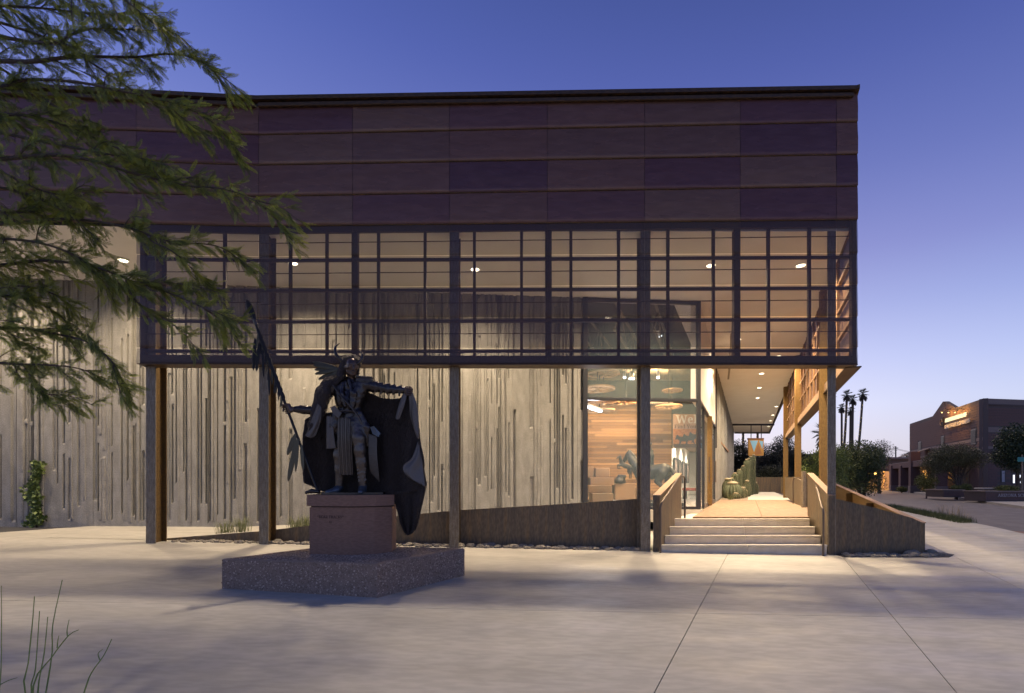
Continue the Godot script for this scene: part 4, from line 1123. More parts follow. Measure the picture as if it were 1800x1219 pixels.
	for q in rocks:
		var c := P(q[0], q[1], 8.98 if q[0] > 1000 else 9.22)
		c.y = G(c.x, -c.z) + q[2] * 0.5
		var b := MB.new().ball(Vector3.ZERO, Vector3(1.3, 0.9, 1) * q[2], 8)
		b.faceted = true
		for i in b.v.size(): b.v[i] *= 1.0 + 0.22 * nz.get_noise_3d(b.v[i].x * 30 + q[0], b.v[i].y * 30, b.v[i].z * 30)
		var o := one("rock", b, M.rock, q[3], "rock", "rocks at the foot of the steel walls")
		o.position = c

# ------------------------------------------------------------------ bronze figure on its plinth
func Z(zx: float, zy: float, z := 0.0) -> Vector3:     # survey of the figure: 503 units a metre, feet at 1090
	return Vector3((zx - 476.0) / 503.0, (1090.0 - zy) / 503.0, z)

func spline(pts: Array, t: float) -> Vector3:
	var n := pts.size() - 1
	var f := clampf(t, 0.0, 1.0) * n
	var i := mini(int(f), n - 1)
	var u := f - i
	var a: Vector3 = pts[maxi(i - 1, 0)]; var b: Vector3 = pts[i]; var c: Vector3 = pts[i + 1]; var e: Vector3 = pts[mini(i + 2, n)]
	return b.cubic_interpolate(c, a, e, u)

func smooth_path(pts: Array, steps: int) -> Array:
	var r := []
	for k in steps + 1: r.append(spline(pts, float(k) / steps))
	return r

func sheet(ctrl: Array, nu: int, nv: int, thick: float, bump: Callable) -> MB:    # a cloth or hide through rows of control points, with a back and a rolled edge
	var rows := []
	var back := []
	for j in nv + 1:
		var line := []
		for c in ctrl[0].size():
			var col := []
			for r in ctrl: col.append(r[c])
			line.append(spline(col, float(j) / nv))
		var row := PackedVector3Array(); var rb := PackedVector3Array()
		for i in nu + 1:
			var p := spline(line, float(i) / nu)
			var q: float = bump.call(float(i) / nu, float(j) / nv, p)
			row.append(p + Vector3(0, 0, q))
			rb.append(p + Vector3(0, 0, q - thick))
		rows.append(row)
		rb.reverse(); back.append(rb)
	var m := MB.new()
	rows.reverse(); back.reverse()
	m.grid(rows); m.grid(back)
	var rim := []
	for i in nu + 1: rim.append(rows[0][i])
	for j in range(1, nv + 1): rim.append(rows[j][nu])
	for i in range(nu - 1, -1, -1): rim.append(rows[nv][i])
	for j in range(nv - 1, -1, -1): rim.append(rows[j][0])
	for i in rim.size(): rim[i] += Vector3(0, 0, -thick / 2)
	m.tube(rim, [thick * 0.62], 6, 1.0, false)
	return m

func blade(a: Vector3, b: Vector3, w: float, th := 0.006, segs := 10) -> MB:     # a feather or blade from a to b
	var y := (b - a).normalized()
	var x := y.cross(Vector3(0.1, 0.05, 1)).normalized()
	return MB.new().ball((a + b) / 2, Vector3(w, a.distance_to(b) / 2, th), segs, Basis(x, y, x.cross(y)))

func fist(f: Field, c: Vector3, axis: Vector3, back: Vector3, sc := 1.0) -> void:   # four fingers closed round a shaft, thumb across them
	axis = axis.normalized()
	var b := (back - axis * back.dot(axis)).normalized()       # from the shaft to the back of the hand
	var s := axis.cross(b)
	f.cap(c + b * 0.034 * sc - axis * 0.03 * sc, c + b * 0.034 * sc + axis * 0.03 * sc, 0.022 * sc, 0.024 * sc, 0.012)
	for k in 4:
		var o := c + axis * (k - 1.5) * 0.022 * sc
		var r: float = [0.0085, 0.0095, 0.009, 0.008][k] * sc
		f.chain([o + b * 0.036 * sc + s * 0.012 * sc, o + s * 0.036 * sc + b * 0.008 * sc, o + s * 0.018 * sc - b * 0.03 * sc, o - s * 0.014 * sc - b * 0.026 * sc], [r * 1.15, r * 1.1, r, r * 0.85], 0.004)
	f.chain([c + axis * 0.03 * sc + b * 0.03 * sc - s * 0.01 * sc, c + axis * 0.046 * sc - s * 0.03 * sc + b * 0.004 * sc, c + axis * 0.028 * sc - s * 0.022 * sc - b * 0.026 * sc], [0.013 * sc, 0.011 * sc, 0.009 * sc], 0.006)

func build_statue() -> void:
	var M := mats
	# exposed-aggregate block, four-sided on plan
	var bl := [Vector3(-3.475, 0, -5.86), Vector3(-1.535, 0, -5.57), Vector3(-0.66, 0, -6.80), Vector3(-2.60, 0, -7.12)]
	var block := thing("stone_block", "large low slab of rough purple grey aggregate under the bronze figure", "plinth", Vector3(-2.1, 0, -6.3))
	var cut := MB.new()
	var low := []; var hi := []; var inn := []
	var mid := Vector3(-2.07, 0, -6.34)
	for p in bl:
		low.append(Vector3(p.x, -0.15, p.z)); hi.append(Vector3(p.x, 0.378, p.z)); inn.append(mid + (p - mid) * 0.985 + Vector3(0, 0.39, 0))
	for i in 4:
		var k := (i + 1) % 4
		cut.quad(low[i], low[k], hi[k], hi[i]); cut.quad(hi[i], hi[k], inn[k], inn[i])
	cut.quad(inn[0], inn[1], inn[2], inn[3])
	part("aggregate_block", cut, M.granite, block)
	# the exposed stones of its faces
	var chips := []; var ctint := []
	var chip := MB.new().ball(Vector3.ZERO, Vector3.ONE, 6)
	chip.faceted = true
	for k in 15000:
		var side := rng.randi() % 7
		var p: Vector3
		var nn := Vector3.UP
		if side >= 4:
			var a: Vector3 = inn[0].lerp(inn[1], rng.randf()); var b: Vector3 = inn[3].lerp(inn[2], rng.randf())
			p = a.lerp(b, rng.randf())
			if Vector2(p.x + 2.1, p.z + 6.58).length() < 0.42: continue
		else:
			if side == 2: continue
			var i2 := (side + 1) % 4
			p = low[side].lerp(low[i2], rng.randf())
			p.y = rng.randf_range(-0.12, 0.375)
			nn = (bl[i2] - bl[side]).cross(Vector3.UP).normalized() * -1.0
			nn = nn if nn.dot(p - mid) > 0 else -nn
		var s := rng.randf_range(0.004, 0.0115)
		var x := nn.cross(Vector3(rng.randf_range(-1, 1), rng.randf_range(-1, 1), rng.randf_range(-1, 1))).normalized()
		chips.append(Transform3D(Basis(x * s * rng.randf_range(0.8, 1.5), nn * s * 0.55, x.cross(nn) * s), p))
		var g := rng.randf()
		ctint.append(Color(0.16, 0.112, 0.085).lerp(Color(0.52, 0.41, 0.34), g * g))
	var chip_m := flat(Color.WHITE, 0.7)
	chip_m.vertex_color_use_as_albedo = true
	scatter("exposed_stones", chip.mesh(), chip_m, chips, block, ctint)
	var pts := [Vector2(-2.58, 6.23), Vector2(-2.01, 6.15), Vector2(-1.753, 6.23), Vector2(-1.578, 6.43), Vector2(-1.62, 6.84), Vector2(-1.86, 7.0), Vector2(-2.42, 7.02), Vector2(-2.64, 6.62)]
	var ped := thing("stone_pedestal", "eight sided reddish brown sandstone pedestal with engraved lettering on the slab", "pedestal", Vector3(-2.1, 0.39, -6.57))
	var shaft := []; var capr := []
	var c0 := Vector2(-2.1, 6.58)
	for p in pts:
		shaft.append(Vector3(p.x, 0.385, -p.y))
		var q: Vector2 = c0 + (p - c0) * 1.055
		capr.append(Vector3(q.x, 1.005, -q.y))
	part("shaft", MB.new().prism(shaft, Vector3(0, 0.605, 0)), M.sandstone, ped)
	part("cap_stone", MB.new().prism(capr, Vector3(0, 0.14, 0)), M.sandstone, ped)
	var neck := []
	for p in pts:
		var q: Vector2 = c0 + (p - c0) * 0.97
		neck.append(Vector3(q.x, 0.985, -q.y))
	part("joint", MB.new().prism(neck, Vector3(0, 0.025, 0)), M.engraved, ped)
	var fx := Vector3(0.57, 0, 0.08).normalized()
	var fb := Basis(fx, Vector3.UP, fx.cross(Vector3.UP))
	var fc := Vector3(-2.295, 0, -6.19)
	lettering("engraving", "\u201cBEAR TRACKS\u201d", "Droid Serif", 0.047, 0.002, M.engraved, fc + Vector3(-0.005, 0.868, 0.001), fb, ped)
	lettering("engraving", "by", "Droid Serif", 0.03, 0.002, M.engraved, fc + Vector3(-0.005, 0.805, 0.001), fb, ped)

	# ---- the figure
	var at := Vector3(-2.154, 1.148, -6.5)
	var st := thing("bronze_statue", "dark bronze robed warrior with horned cap, spread hide and tall feathered lance", "statue", at)
	var bronze := noisy(120, 0.06, [[0.3, lin(0.030, 0.024, 0.022)], [0.7, lin(0.085, 0.066, 0.054)]], Vector3(3, 3, 3), 0.26, 0.75, 0.2)
	var skin := noisy(121, 0.06, [[0.3, lin(0.075, 0.046, 0.034)], [0.7, lin(0.12, 0.078, 0.058)]], Vector3(3, 3, 3), 0.34, 0.7)
	var legm := noisy(122, 0.06, [[0.3, lin(0.075, 0.058, 0.046)], [0.7, lin(0.15, 0.118, 0.09)]], Vector3(3, 2, 3), 0.36, 0.7, 0.2)
	var fur := noisy(123, 0.12, [[0.3, lin(0.035, 0.026, 0.022)], [0.7, lin(0.14, 0.11, 0.092)]], Vector3(4, 4, 4), 0.45, 0.4, 1.2)
	var leather := noisy(124, 0.06, [[0.3, lin(0.075, 0.06, 0.05)], [0.7, lin(0.13, 0.105, 0.085)]], Vector3(3, 3, 3), 0.42, 0.6, 0.15)
	var lining := noisy(125, 0.05, [[0.3, lin(0.11, 0.095, 0.085)], [0.7, lin(0.17, 0.15, 0.135)]], Vector3(3, 3, 3), 0.45, 0.5, 0.15)
	var feather := noisy(126, 0.1, [[0.3, lin(0.075, 0.066, 0.042)], [0.7, lin(0.15, 0.13, 0.085)]], Vector3(6, 2, 6), 0.4, 0.6)
	var blue := noisy(127, 0.05, [[0.3, lin(0.07, 0.082, 0.105)], [0.7, lin(0.13, 0.155, 0.19)]], Vector3(4, 4, 4), 0.35, 0.5)
	var lance_m := noisy(128, 0.05, [[0.3, lin(0.010, 0.009, 0.010)], [0.7, lin(0.03, 0.026, 0.026)]], Vector3(3, 3, 3), 0.45, 0.3)
	for gm in [bronze, legm, skin, leather]:
		gm.clearcoat_enabled = true; gm.clearcoat = 0.6; gm.clearcoat_roughness = 0.22
	var put := func(called: String, m: MB, mt: Material, parent: Node = null) -> MeshInstance3D:
		var o := part(called, m, mt, parent if parent else st)
		o.position = Vector3.ZERO
		return o
	# ground of the casting
	var bp := MB.new()
	var ring := []
	for k in 18: ring.append(Vector3(cos(TAU * k / 18) * (0.44 + 0.03 * sin(k * 2.3)) + 0.02, 0.0, sin(TAU * k / 18) * (0.30 + 0.02 * sin(k * 3.1)) - 0.03))
	put.call("cast_base", bp.prism(ring, Vector3(0, 0.028, 0)), bronze)
	# body and coat
	var f := Field.new(Vector3(-0.8, 0.0, -0.35), Vector3(0.86, 1.62, 0.36), 0.0155)
	f.chain([Z(474, 640, 0.0), Z(472, 560, 0.0)], [0.125, 0.12], 0.06)
	f.chain([Z(440, 470, 0.0), Z(420, 400, 0.0)], [0.12, 0.105], 0.06)
	f.chain([Z(505, 480, 0.01), Z(540, 395, 0.0)], [0.12, 0.105], 0.06)
	f.cap(Z(380, 360, -0.01), Z(575, 355, -0.01), 0.08, 0.082, 0.05)
	f.cap(Z(480, 340, 0.0), Z(490, 285, 0.01), 0.062, 0.055, 0.03)
	f.chain([Z(575, 355, 0.0), Z(640, 372, 0.02), Z(740, 392, 0.06), Z(855, 404, 0.09)], [0.085, 0.072, 0.058, 0.043], 0.03)      # the arm that holds up the hide
	f.chain([Z(365, 365, 0.0), Z(310, 440, 0.02), Z(262, 535, 0.06), Z(180, 533, 0.11), Z(118, 531, 0.13)], [0.085, 0.075, 0.062, 0.052, 0.036], 0.03)
	for k in 5:       # creases of the sleeves
		f.cap(Z(660 + k * 42, 345 + k * 6, 0.06 + k * 0.012), Z(650 + k * 42, 425 + k * 4, 0.07 + k * 0.012), 0.012, 0.012, 0.03)
	f.chain([Z(520, 620, 0.03), Z(545, 720, 0.07), Z(556, 800, 0.085), Z(560, 880, 0.06), Z(570, 1035, 0.05)], [0.105, 0.088, 0.07, 0.068, 0.046], 0.04)
	f.chain([Z(430, 640, 0.0), Z(412, 760, 0.0), Z(405, 830, 0.0), Z(410, 920, -0.02), Z(402, 1040, -0.03)], [0.105, 0.09, 0.072, 0.068, 0.048], 0.04)
	f.chain([Z(400, 560, 0.06), Z(372, 640, 0.07), Z(350, 720, 0.05)], [0.07, 0.06, 0.045], 0.05)          # skirts of the coat
	f.chain([Z(545, 560, 0.05), Z(590, 650, 0.03), Z(600, 760, 0.0)], [0.07, 0.06, 0.045], 0.05)
	f.chain([Z(480, 330, 0.075), Z(510, 420, 0.125), Z(500, 520, 0.125)], [0.02, 0.022, 0.02], 0.03)           # lapels and folds
	f.chain([Z(540, 350, 0.07), Z(530, 430, 0.125), Z(515, 520, 0.125)], [0.018, 0.02, 0.018], 0.03)
	f.chain([Z(440, 350, 0.075), Z(440, 430, 0.12), Z(465, 510, 0.125)], [0.02, 0.022, 0.02], 0.03)
	f.roughen(noise3(3, 14.0), 0.006)
	put.call("body", f.net(MB.new()), bronze)
	# leggings, boots and feet
	var lg := Field.new(Vector3(-0.36, -0.0, -0.2), Vector3(0.42, 0.98, 0.34), 0.0125)
	lg.chain([Z(524, 640, 0.035), Z(545, 720, 0.08), Z(556, 800, 0.095), Z(560, 880, 0.07), Z(570, 1030, 0.06)], [0.104, 0.088, 0.072, 0.069, 0.05], 0.04)
	lg.chain([Z(425, 720, 0.0), Z(408, 830, 0.01), Z(410, 920, -0.01), Z(402, 1040, -0.02)], [0.095, 0.076, 0.071, 0.052], 0.04)
	for k in 7: lg.cap(Z(540 + k, 860 + k * 24, 0.13 - k * 0.004), Z(592 + k, 850 + k * 24, 0.10 - k * 0.004), 0.008, 0.008, 0.02)
	lg.roughen(noise3(4, 18.0), 0.005)
	put.call("leggings", lg.net(MB.new()), legm)
	var ft := Field.new(Vector3(-0.4, -0.0, -0.16), Vector3(0.4, 0.2, 0.4), 0.01)
	ft.chain([Z(570, 1040, 0.05), Z(574, 1062, 0.1), Z(584, 1074, 0.24)], [0.055, 0.048, 0.034], 0.03, Vector3(1, 1.1, 1))
	ft.chain([Z(402, 1042, -0.02), Z(390, 1062, 0.03), Z(352, 1074, 0.13)], [0.055, 0.048, 0.034], 0.03, Vector3(1, 1.1, 1))
	put.call("moccasins", ft.net(MB.new()), blue)
	# head, turned towards the spread hide
	var hd := Field.new(Vector3(-0.16, -0.2, -0.16), Vector3(0.16, 0.17, 0.17), 0.0065)
	hd.cap(Vector3(0, 0.05, -0.02), Vector3(0, 0.045, 0.025), 0.088, 0.083, 0.03)
	hd.chain([Vector3(0, 0.0, 0.04), Vector3(0, -0.075, 0.055)], [0.066, 0.036], 0.03)
	for sg in [-1.0, 1.0]:
		hd.chain([Vector3(0.062 * sg, 0.0, 0.01), Vector3(0.05 * sg, -0.055, 0.02), Vector3(0.012 * sg, -0.088, 0.062)], [0.03, 0.022, 0.02], 0.025)
		hd.cap(Vector3(0.045 * sg, 0.0, 0.075), Vector3(0.055 * sg, -0.008, 0.05), 0.018, 0.016, 0.02)             # cheekbones
		hd.cap(Vector3(0.012 * sg, 0.042, 0.105), Vector3(0.05 * sg, 0.04, 0.085), 0.012, 0.010, 0.014)            # brows
		hd.cap(Vector3(0.030 * sg, 0.022, 0.088), Vector3(0.036 * sg, 0.022, 0.086), 0.011, 0.010, 0.006)          # eyes
		hd.cap(Vector3(0.088 * sg, 0.02, -0.005), Vector3(0.086 * sg, -0.02, 0.0), 0.014, 0.011, 0.01)
	hd.chain([Vector3(0, 0.035, 0.105), Vector3(0, 0.0, 0.122), Vector3(0, -0.022, 0.124)], [0.009, 0.012, 0.016], 0.012)
	hd.cap(Vector3(-0.02, -0.052, 0.1), Vector3(0.02, -0.052, 0.1), 0.009, 0.009, 0.008)
	hd.cap(Vector3(-0.016, -0.066, 0.097), Vector3(0.016, -0.066, 0.097), 0.009, 0.009, 0.008)
	hd.cap(Vector3(0, -0.09, 0.078), Vector3(0, -0.093, 0.074), 0.018, 0.018, 0.015)
	hd.cap(Vector3(0, -0.06, 0.0), Vector3(0, -0.17, -0.02), 0.058, 0.06, 0.03)
	var head: MeshInstance3D = put.call("head", hd.net(MB.new()), skin)
	head.transform = Transform3D(Basis(Vector3.UP, 0.5) * Basis(Vector3.RIGHT, 0.08), Z(494, 250, 0.03))
	# horned fur cap with hair down one side
	var cp := Field.new(Vector3(-0.3, 1.3, -0.22), Vector3(0.2, 1.86, 0.2), 0.0105)
	cp.chain([Z(455, 205, -0.02), Z(505, 205, 0.01), Z(520, 215, 0.03)], [0.085, 0.086, 0.07], 0.03)
	cp.chain([Z(445, 215, 0.0), Z(432, 260, 0.03), Z(420, 310, 0.06), Z(395, 360, 0.09)], [0.06, 0.05, 0.04, 0.02], 0.03)
	cp.chain([Z(440, 215, -0.06), Z(410, 280, -0.05), Z(378, 330, 0.0)], [0.07, 0.055, 0.03], 0.03)
	cp.chain([Z(537, 235, 0.03), Z(535, 300, 0.03)], [0.022, 0.014], 0.02)
	cp.roughen(noise3(5, 26.0), 0.016)
	put.call("fur_cap", cp.net(MB.new()), fur)
	put.call("horn", MB.new().tube(smooth_path([Z(436, 205, 0.04), Z(404, 180, 0.05), Z(386, 140, 0.05), Z(388, 108, 0.04), Z(414, 84, 0.03)], 14), [0.027, 0.027, 0.026, 0.025, 0.024, 0.023, 0.021, 0.020, 0.018, 0.016, 0.014, 0.011, 0.008, 0.005, 0.003], 8), bronze)
	put.call("horn", MB.new().tube(smooth_path([Z(530, 232, 0.08), Z(556, 218, 0.09), Z(572, 190, 0.09), Z(570, 160, 0.08), Z(549, 137, 0.07)], 14), [0.024, 0.024, 0.023, 0.022, 0.021, 0.020, 0.019, 0.018, 0.016, 0.014, 0.012, 0.010, 0.007, 0.005, 0.003], 8), bronze)
	for q in [[212, 197, -0.06], [222, 222, -0.04], [226, 250, -0.05], [232, 282, -0.03], [250, 318, -0.06], [290, 335, -0.05]]:
		put.call("feather", blade(Z(398, 246, -0.06), Z(q[0], q[1], q[2]), 0.032, 0.007, 12), feather)
	for k in 6: put.call("braid", MB.new().tube(smooth_path([Z(440 - k * 9, 270 + k * 5, 0.06 - k * 0.01), Z(425 - k * 11, 320 + k * 3, 0.08), Z(405 - k * 8, 370 + k * 2, 0.1)], 6), [0.011, 0.012, 0.011, 0.01, 0.009, 0.007, 0.004], 6), fur)
	# epaulette
	var ep := Basis(Vector3.BACK, -0.05)
	put.call("epaulette", MB.new().box(Z(583, 313, 0.02), Vector3(0.22, 0.022, 0.15), ep, 0.008), leather)
	for k in 15:
		var a := Z(530 + k * 7.4, 316, 0.085 - absf(k - 7) * 0.003)
		put.call("fringe", MB.new().tube([a, a + Vector3(0.002, -0.035, 0.012), a + Vector3(0.004, -0.075, 0.008)], [0.007, 0.007, 0.004], 5), leather)
	# belt, sash, breechclout
	put.call("belt", MB.new().tube(ellipse(Z(466, 545, 0.02), 0.145, 0.145, 24), [0.028], 8, 0.35, false), leather)
	put.call("shoulder_strap", MB.new().tube(smooth_path([Z(385, 370, 0.095), Z(440, 440, 0.14), Z(500, 505, 0.145), Z(560, 590, 0.11), Z(590, 660, 0.05)], 14), [0.03], 8, 0.3), leather)
	put.call("sash_flap", MB.new().prism([Z(372, 520, 0.14), Z(402, 510, 0.15), Z(450, 560, 0.16), Z(430, 592, 0.16), Z(395, 565, 0.15)], Vector3(0, 0, 0.014)), lining)
	var clo := [[Z(425, 590, 0.14), Z(450, 590, 0.155), Z(480, 590, 0.15), Z(505, 600, 0.13)], [Z(422, 720, 0.15), Z(450, 720, 0.165), Z(480, 720, 0.16), Z(506, 720, 0.15)], [Z(424, 850, 0.13), Z(452, 850, 0.145), Z(482, 850, 0.14), Z(508, 850, 0.13)], [Z(426, 955, 0.11), Z(454, 960, 0.12), Z(484, 960, 0.12), Z(508, 958, 0.11)]]
	put.call("breechclout", sheet(clo, 26, 16, 0.012, func(u: float, _v: float, _p: Vector3) -> float: return 0.012 * sin(u * 24.0)), legm)
	put.call("coat_panel", sheet([[Z(345, 580, 0.13), Z(362, 580, 0.14), Z(380, 585, 0.13)], [Z(345, 690, 0.13), Z(365, 690, 0.14), Z(388, 690, 0.13)], [Z(342, 785, 0.11), Z(370, 785, 0.12), Z(398, 782, 0.11)]], 8, 10, 0.014, func(u: float, _v: float, _p: Vector3) -> float: return 0.006 * sin(u * 9.0)), lining)
	# pipe bag with fringe
	put.call("pouch", MB.new().prism([Z(622, 645, 0.03), Z(650, 640, 0.05), Z(694, 688, 0.06), Z(680, 712, 0.06), Z(640, 690, 0.04)], Vector3(0, 0, 0.05)), blue)
	for k in 9:
		var a := Z(612 + k * 6.2, 690 + k * 2.0, 0.055)
		put.call("fringe", MB.new().tube(smooth_path([a, a + Vector3(0.004, -0.25, 0.015), a + Vector3(0.02 + 0.002 * k, -0.5 - 0.012 * k, 0.01)], 6), [0.009, 0.009, 0.008, 0.008, 0.007, 0.006, 0.004], 5), legm)
	# the hide: over the near shoulder, behind the legs, and spread out from the raised hand
	var furry := func(u: float, v: float, p: Vector3) -> float: return 0.03 * sin(u * 15.0 + v * 3.0 + 0.6 * sin(v * 5.0)) * (0.3 + v) + 0.02 * nz.get_noise_3d(p.x * 34.0, p.y * 24.0, 0.0)
	var wing := [[Z(540, 385, -0.10), Z(640, 432, -0.08), Z(730, 455, -0.05), Z(812, 450, -0.0), Z(888, 410, 0.07)],
		[Z(520, 560, -0.13), Z(640, 590, -0.12), Z(745, 610, -0.06), Z(845, 590, -0.0), Z(922, 535, 0.07)],
		[Z(515, 740, -0.14), Z(640, 770, -0.13), Z(755, 790, -0.05), Z(850, 770, 0.02), Z(938, 690, 0.06)],
		[Z(515, 920, -0.15), Z(650, 950, -0.13), Z(770, 960, -0.03), Z(865, 930, 0.05), Z(958, 860, 0.06)],
		[Z(520, 1070, -0.14), Z(650, 1085, -0.12), Z(775, 1085, -0.0), Z(880, 1070, 0.08), Z(984, 1035, 0.07)]]
	put.call("hide_robe", sheet(wing, 54, 54, 0.03, furry), fur)
	var tail := [[Z(735, 1070, -0.02), Z(800, 1080, 0.03), Z(880, 1065, 0.08), Z(984, 1032, 0.07)],
		[Z(778, 1130, 0.0), Z(840, 1140, 0.06), Z(900, 1130, 0.1), Z(968, 1110, 0.08)],
		[Z(806, 1210, 0.02), Z(856, 1220, 0.07), Z(906, 1215, 0.1), Z(946, 1200, 0.08)],
		[Z(826, 1290, 0.02), Z(864, 1300, 0.06), Z(900, 1300, 0.08), Z(926, 1285, 0.06)],
		[Z(852, 1345, 0.03), Z(870, 1352, 0.05), Z(890, 1345, 0.05), Z(906, 1330, 0.05)]]
	put.call("hide_tail", sheet(tail, 24, 34, 0.03, furry), fur)
	var rear := [[Z(170, 585, -0.06), Z(240, 560, -0.08), Z(340, 540, -0.12), Z(470, 540, -0.14), Z(560, 560, -0.14)],
		[Z(158, 720, -0.05), Z(240, 720, -0.08), Z(340, 730, -0.14), Z(470, 740, -0.16), Z(560, 740, -0.15)],
		[Z(160, 900, -0.04), Z(240, 900, -0.10), Z(340, 900, -0.15), Z(470, 900, -0.17), Z(560, 900, -0.16)],
		[Z(172, 1010, -0.03), Z(250, 1055, -0.10), Z(350, 1075, -0.15), Z(470, 1080, -0.17), Z(560, 1080, -0.16)]]
	put.call("hide_robe", sheet(rear, 44, 40, 0.03, furry), fur)
	var fl := MB.new()
	for q in [[wing, 5200], [tail, 1500], [rear, 2600]]:
		var ctrl: Array = q[0]
		for k in q[1]:
			var u := rng.randf(); var v := rng.randf()
			var line := []
			for c in ctrl[0].size():
				var col := []
				for r in ctrl: col.append(r[c])
				line.append(spline(col, v))
			var p := spline(line, u)
			p.z += furry.call(u, v, p) + 0.002
			var dv := Vector3(rng.randf_range(-0.5, 0.5), -1.0, rng.randf_range(0.25, 0.75)).normalized() * rng.randf_range(0.018, 0.038)
			var sd := Vector3(rng.randf_range(0.6, 1.0), rng.randf_range(-0.4, 0.4), rng.randf_range(-0.5, 0.5)) * 0.006
			fl.tri(p - sd, p + sd, p + dv)
	part("hide_fur", fl, fur, st, "stuff").position = Vector3.ZERO
	var sh := Field.new(Vector3(-0.64, 0.66, -0.2), Vector3(0.02, 1.6, 0.32), 0.014)
	sh.chain([Z(420, 325, -0.08), Z(345, 350, -0.03), Z(305, 420, 0.03), Z(275, 540, 0.06), Z(250, 640, 0.08), Z(238, 700, 0.08)], [0.075, 0.1, 0.1, 0.088, 0.07, 0.045], 0.04)
	sh.chain([Z(345, 350, 0.03), Z(325, 430, 0.09), Z(318, 500, 0.1)], [0.06, 0.055, 0.03], 0.04)
	sh.roughen(noise3(6, 22.0), 0.018)
	put.call("hide_shoulder", sh.net(MB.new()), fur)
	put.call("hide_hem", sheet([[Z(290, 500, 0.15), Z(302, 510, 0.16), Z(310, 520, 0.15)], [Z(240, 640, 0.15), Z(275, 640, 0.17), Z(304, 600, 0.15)], [Z(204, 700, 0.12), Z(238, 714, 0.14), Z(270, 700, 0.13)]], 10, 14, 0.014, func(u: float, v: float, _p: Vector3) -> float: return 0.008 * sin(u * 8.0 + v * 5.0)), lining)
	# turned-over lining
	put.call("hide_lining", sheet([[Z(876, 408, 0.10), Z(884, 402, 0.12), Z(896, 402, 0.11)], [Z(886, 470, 0.10), Z(908, 470, 0.12), Z(930, 500, 0.1)], [Z(888, 560, 0.09), Z(912, 580, 0.11), Z(938, 590, 0.09)], [Z(915, 660, 0.08), Z(925, 672, 0.1), Z(940, 680, 0.08)], [Z(932, 712, 0.07), Z(936, 716, 0.08), Z(942, 718, 0.07)]], 10, 22, 0.012, func(u: float, v: float, _p: Vector3) -> float: return 0.008 * sin(u * 7.0 + v * 9.0)), lining)
	put.call("hide_lining", sheet([[Z(940, 745, 0.09), Z(946, 748, 0.1), Z(950, 752, 0.09)], [Z(905, 850, 0.12), Z(930, 845, 0.13), Z(962, 840, 0.1)], [Z(848, 905, 0.14), Z(900, 925, 0.15), Z(970, 920, 0.1)], [Z(872, 965, 0.15), Z(920, 985, 0.15), Z(980, 985, 0.11)], [Z(955, 1018, 0.13), Z(970, 1025, 0.13), Z(986, 1036, 0.11)]], 14, 22, 0.012, func(u: float, v: float, _p: Vector3) -> float: return 0.008 * sin(u * 9.0 + v * 7.0)), lining)
	put.call("hide_strip", sheet([[Z(842, 436, 0.11), Z(852, 430, 0.12), Z(866, 432, 0.11)], [Z(818, 510, 0.12), Z(832, 512, 0.13), Z(846, 512, 0.12)], [Z(796, 586, 0.11), Z(806, 594, 0.12), Z(818, 588, 0.11)]], 6, 12, 0.014, func(u: float, _v: float, _p: Vector3) -> float: return 0.004 * sin(u * 6.0)), lining)
	for k in 4: put.call("hide_leg", MB.new().tube([Z(945, 740 + k * 8, 0.09), Z(966 + k * 3, 800 + k * 14, 0.1), Z(968 + k * 5, 870 + k * 14, 0.09)], [0.012, 0.01, 0.004], 6), fur)
	# lance
	var tip := Z(-179, -190, 0.13); var butt := Z(286, 1064, 0.14)
	var on := func(t: float) -> Vector3: return tip.lerp(butt, t)
	put.call("lance_shaft", MB.new().tube([on.call(0.08), on.call(0.5), butt], [0.016, 0.018, 0.015], 10), lance_m)
	put.call("lance_blade", blade(tip, on.call(0.125), 0.042, 0.012, 12), lance_m)
	put.call("lance_binding", MB.new().tube([on.call(0.105), on.call(0.12), on.call(0.135)], [0.02, 0.026, 0.018], 8), leather)
	var wrap := []; var wr := []
	for k in 40:
		wrap.append(on.call(0.16 + 0.36 * k / 39.0) + Vector3(nz.get_noise_1d(k * 3.0), 0, nz.get_noise_1d(k * 5.0 + 40)) * 0.008)
		wr.append(0.024 + 0.016 * absf(nz.get_noise_1d(k * 7.3)))
	put.call("lance_wrapping", MB.new().tube(wrap, wr, 8), lance_m)
	for k in 26:
		var a: Vector3 = on.call(0.17 + 0.38 * k / 25.0) + Vector3(rng.randf_range(-0.015, 0.015), 0, rng.randf_range(0.0, 0.02))
		var l := rng.randf_range(0.10, 0.26)
		put.call("tassel", blade(a, a + Vector3(rng.randf_range(-0.03, 0.02), -l, 0.01), rng.randf_range(0.007, 0.013), 0.004, 8), lance_m if k % 3 else feather)
	for q in [[-118, 60, -128, 285, 0.026], [-92, 90, -108, 290, 0.024], [-70, 150, -60, 330, 0.018], [-30, 260, -22, 450, 0.016]]:
		put.call("feather", blade(Z(q[0], q[1], 0.15), Z(q[2], q[3], 0.16), q[4], 0.006, 10), lance_m)
	for q in [[148, 690, 96, 835, 0.033], [160, 720, 100, 1008, 0.036], [165, 720, 150, 945, 0.022], [185, 760, 200, 935, 0.024], [150, 700, 120, 900, 0.02]]:
		put.call("feather", blade(Z(q[0], q[1], 0.16), Z(q[2], q[3], 0.17), q[4], 0.007, 12), feather)
	put.call("lance_foot", MB.new().tube([Z(210, 1078, 0.14), Z(250, 1066, 0.14), Z(300, 1072, 0.14)], [0.03, 0.042, 0.03], 8, 0.7), bronze)
	# hands
	var h1 := Field.new(Z(60, 590, 0.02), Z(150, 470, 0.26), 0.0055)
	fist(h1, on.call(0.576), tip - butt, Vector3(0.6, 0.0, 0.3), 1.25)
